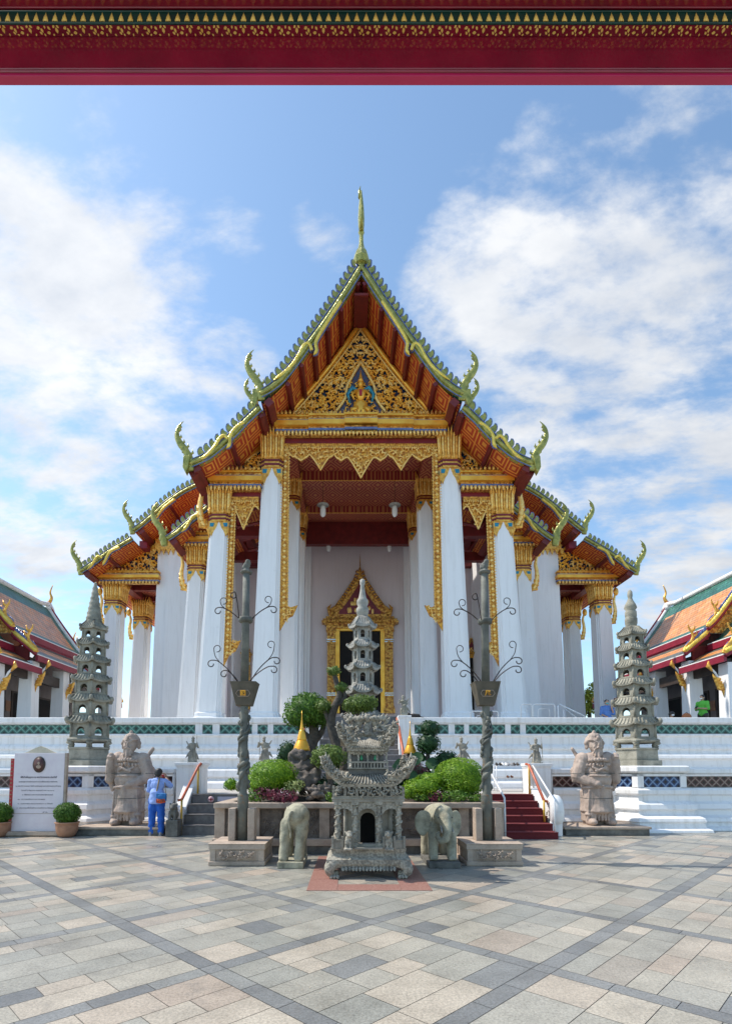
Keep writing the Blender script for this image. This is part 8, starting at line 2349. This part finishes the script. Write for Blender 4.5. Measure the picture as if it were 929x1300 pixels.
def terrace_person(px, pytop, Y, label, shirt, face_dir, mask, hgt=1.62, pose='phone'):
    zt = Zat(pytop, Y); z0 = zt-hgt; x = Xat(px, pytop, Y); k = hgt/1.65
    P = thing('person', label, 'person', (x, Y, z0))
    ca, sa = cos(face_dir), sin(face_dir)      # facing angle: 0 = towards camera (-y), positive turns to -x
    def p(a, b, c_):
        a, b = a*k, b*k; return (x + a*ca + b*sa, Y - a*sa*-1*-1 + b*ca if False else Y + b*ca - a*sa, z0+c_*k)
    # local: a = side, b = depth (front is -b)
    def e(c, r): return ('e', p(*c), tuple(q*k for q in r), (0, 0, -face_dir))
    def c(a, b, ra, rb): return ('c', p(*a), p(*b), ra*k, rb*k)
    legs = [c((-.1, 0, .88), (-.1, 0, .5), .09, .06), c((-.1, 0, .5), (-.1, 0, .06), .06, .042), c((.1, 0, .88), (.1, 0, .5), .09, .06), c((.1, 0, .5), (.1, 0, .06), .06, .042), e((-.1, -.06, .04), (.045, .12, .04)), e((.1, -.06, .04), (.045, .12, .04))]
    torso = [e((0, 0, .93), (.17, .12, .12)), e((0, 0, 1.12), (.15, .11, .18)), e((0, 0, 1.30), (.18, .11, .14))]
    up = [c((-.18, 0, 1.36), (-.23, -.03, 1.10), .055, .042), c((.18, 0, 1.36), (.23, -.03, 1.10), .055, .042)]
    hd = []
    if pose == 'phone':
        fo = [c((-.23, -.03, 1.10), (-.07, -.30, 1.12), .038, .026), c((.23, -.03, 1.10), (.07, -.30, 1.12), .038, .026)]
        hand(hd, p(-.05, -.33, 1.13), Vector(p(0, -1, 0))-Vector(p(0, 0, 0)), (0, 0, 1), k); hand(hd, p(.05, -.33, 1.13), Vector(p(0, -1, 0))-Vector(p(0, 0, 0)), (0, 0, 1), k)
    else:
        fo = [c((-.23, -.03, 1.10), (-.12, -.20, 1.00), .038, .026), c((.23, -.03, 1.10), (.13, -.17, 1.30), .038, .026)]
        hand(hd, p(-.10, -.22, .99), (0, -1, 0), (0, 0, 1), k); hand(hd, p(.11, -.19, 1.34), (0, 0, 1), (0, 1, 0), k)
    head = [c((0, 0, 1.40), (0, -.01, 1.50), .05, .048), e((0, -.015, 1.57), (.072, .09, .10)), e((0, -.05, 1.52), (.05, .045, .04)), e((0, -.105, 1.555), (.013, .018, .02)), e((-.075, 0, 1.56), (.012, .02, .028)), e((.075, 0, 1.56), (.012, .02, .028))]
    B = remeshed('body', legs+torso+up+fo+head+hd, .0105, M['skin'], P, 2)
    sl = [('e', q[1], tuple(v+.018 for v in q[2]), q[3]) for q in torso]+[('c', q[1], q[2], q[3]+.02, q[4]+.022) for q in up]
    remeshed('shirt', sl, .012, shirt, B, 3, disp=.008, dsc=12)
    remeshed('trousers', [('c', q[1], q[2], q[3]+.022, q[4]+.02) for q in legs[:4]]+[e((0, 0, .90), (.18, .13, .10))], .014, M['hair'], B, 2)
    hp = [e((0, .01, 1.60), (.086, .098, .088)), e((0, .05, 1.56), (.075, .055, .07))]
    if pose == 'phone': hp.append(e((0, .10, 1.50), (.03, .035, .09)))
    remeshed('hair', hp, .011, M['hair'], B, 1)
    remeshed('face_mask', [e((0, -.072, 1.525), (.055, .045, .038))], .008, mask, B, 1)
    if pose == 'phone':
        ph = thing('phone', 'dark phone in the hands of the person in the green shirt', 'phone', p(0, -.38, 1.17))
        m = MB(); m.box(p(0, -.38, 1.17), (.075, .012, .15), rz=-face_dir, rx=-.9); m.build('phone_case', M['dark'], ph, bevel=.004)
terrace_person(769.5, 889, 20.4, 'person in a mid blue shirt and teal face mask beside the right stone pagoda', M['shirt_mid'], .15, M['mask'], pose='stand')
terrace_person(890.5, 883, 20.6, 'person in a bright green shirt looking down behind the parapet', M['shirt_green'], 1.15, M['mask_w'], pose='phone')
def bowed(px, py, Y, label, mask, sc=1.0):
    """person sitting low behind the wall, only the head rising above it"""
    p0 = W(px, py, Y); x, y, z = p0.x, p0.y, p0.z-.12
    P = thing('person', label, 'person', (x, y, FLOOR2))
    body = [('e', (x, y, z), (.075, .09, .10)), ('c', (x, y+.02, z-.08), (x, y+.03, z-.16), .05, .05), ('e', (x, y+.04, z-.32), (.18, .12, .18)), ('e', (x, y+.05, z-.52), (.17, .13, .14)),
            ('c', (x-.17, y+.03, z-.25), (x-.22, y-.05, z-.48), .05, .04), ('c', (x+.17, y+.03, z-.25), (x+.22, y-.05, z-.48), .05, .04), ('c', (x-.1, y, z-.6), (x-.1, y-.25, z-.6), .08, .06), ('c', (x+.1, y, z-.6), (x+.1, y-.25, z-.6), .08, .06),
            ('c', (x-.1, y-.25, z-.6), (x-.1, y-.25, FLOOR2+.05), .06, .045), ('c', (x+.1, y-.25, z-.6), (x+.1, y-.25, FLOOR2+.05), .06, .045), ('e', (x, y-.085, z-.01), (.014, .02, .02))]
    B = remeshed('body', body, .012, M['skin'], P, 2)
    remeshed('shirt', [('e', (x, y+.04, z-.34), (.20, .14, .19)), ('e', (x, y+.05, z-.52), (.19, .15, .15))], .014, M['shoe'], B, 2)
    remeshed('hair', [('e', (x, y+.01, z+.035), (.10, .11, .085)), ('e', (x-.07, y+.02, z), (.04, .06, .06)), ('e', (x+.08, y+.02, z), (.04, .06, .06))], .011, M['hair'], B, 1)
    remeshed('face_mask', [('e', (x, y-.07, z-.035), (.055, .045, .035))], .009, mask, B, 1)
bowed(852, 903, 20.3, 'dark haired person with a white mask whose head just shows above the parapet', M['mask_w'])
bag = thing('backpack', 'rounded orange brown bag showing just above the parapet left of the green shirt', 'bag', tuple(W(871, 915, 20.3)))
q_ = W(871, 909, 20.3)
remeshed('bag_body', [('e', (q_.x, q_.y, q_.z-.06), (.19, .12, .18)), ('b', (q_.x, q_.y, q_.z-.16), (.32, .2, .2))], .014, M['orange_cloth'], bag, 3, disp=.01, dsc=10)
m = MB(); m.tube([(q_.x-.05, q_.y, q_.z+.10), (q_.x, q_.y, q_.z+.15), (q_.x+.05, q_.y, q_.z+.10)], .012, 6); m.build('handle', M['wood'], bag)
# cat on the coping
q_ = W(526, 906, 19.6)
CT = thing('cat', 'black cat lying on the white coping right of the tall gate post', 'cat', tuple(q_))
x, y, z = q_.x, 19.75, z2(911)
remeshed('body', [('e', (x, y, z+.09), (.20, .09, .085)), ('e', (x-.20, y-.02, z+.15), (.06, .055, .055)), ('e', (x+.12, y, z+.085), (.12, .095, .08)), ('c', (x-.22, y-.02, z+.19), (x-.225, y-.02, z+.225), .018, .006), ('c', (x-.17, y-.02, z+.19), (x-.165, y-.02, z+.225), .018, .006), ('c', (x-.12, y-.05, z+.04), (x-.24, y-.07, z+.025), .028, .022), ('c', (x+.22, y, z+.06), (x+.36, y-.04, z+.03), .022, .014), ('e', (x-.25, y-.04, z+.14), (.022, .022, .018))], .010, M['cat'], CT, 2)
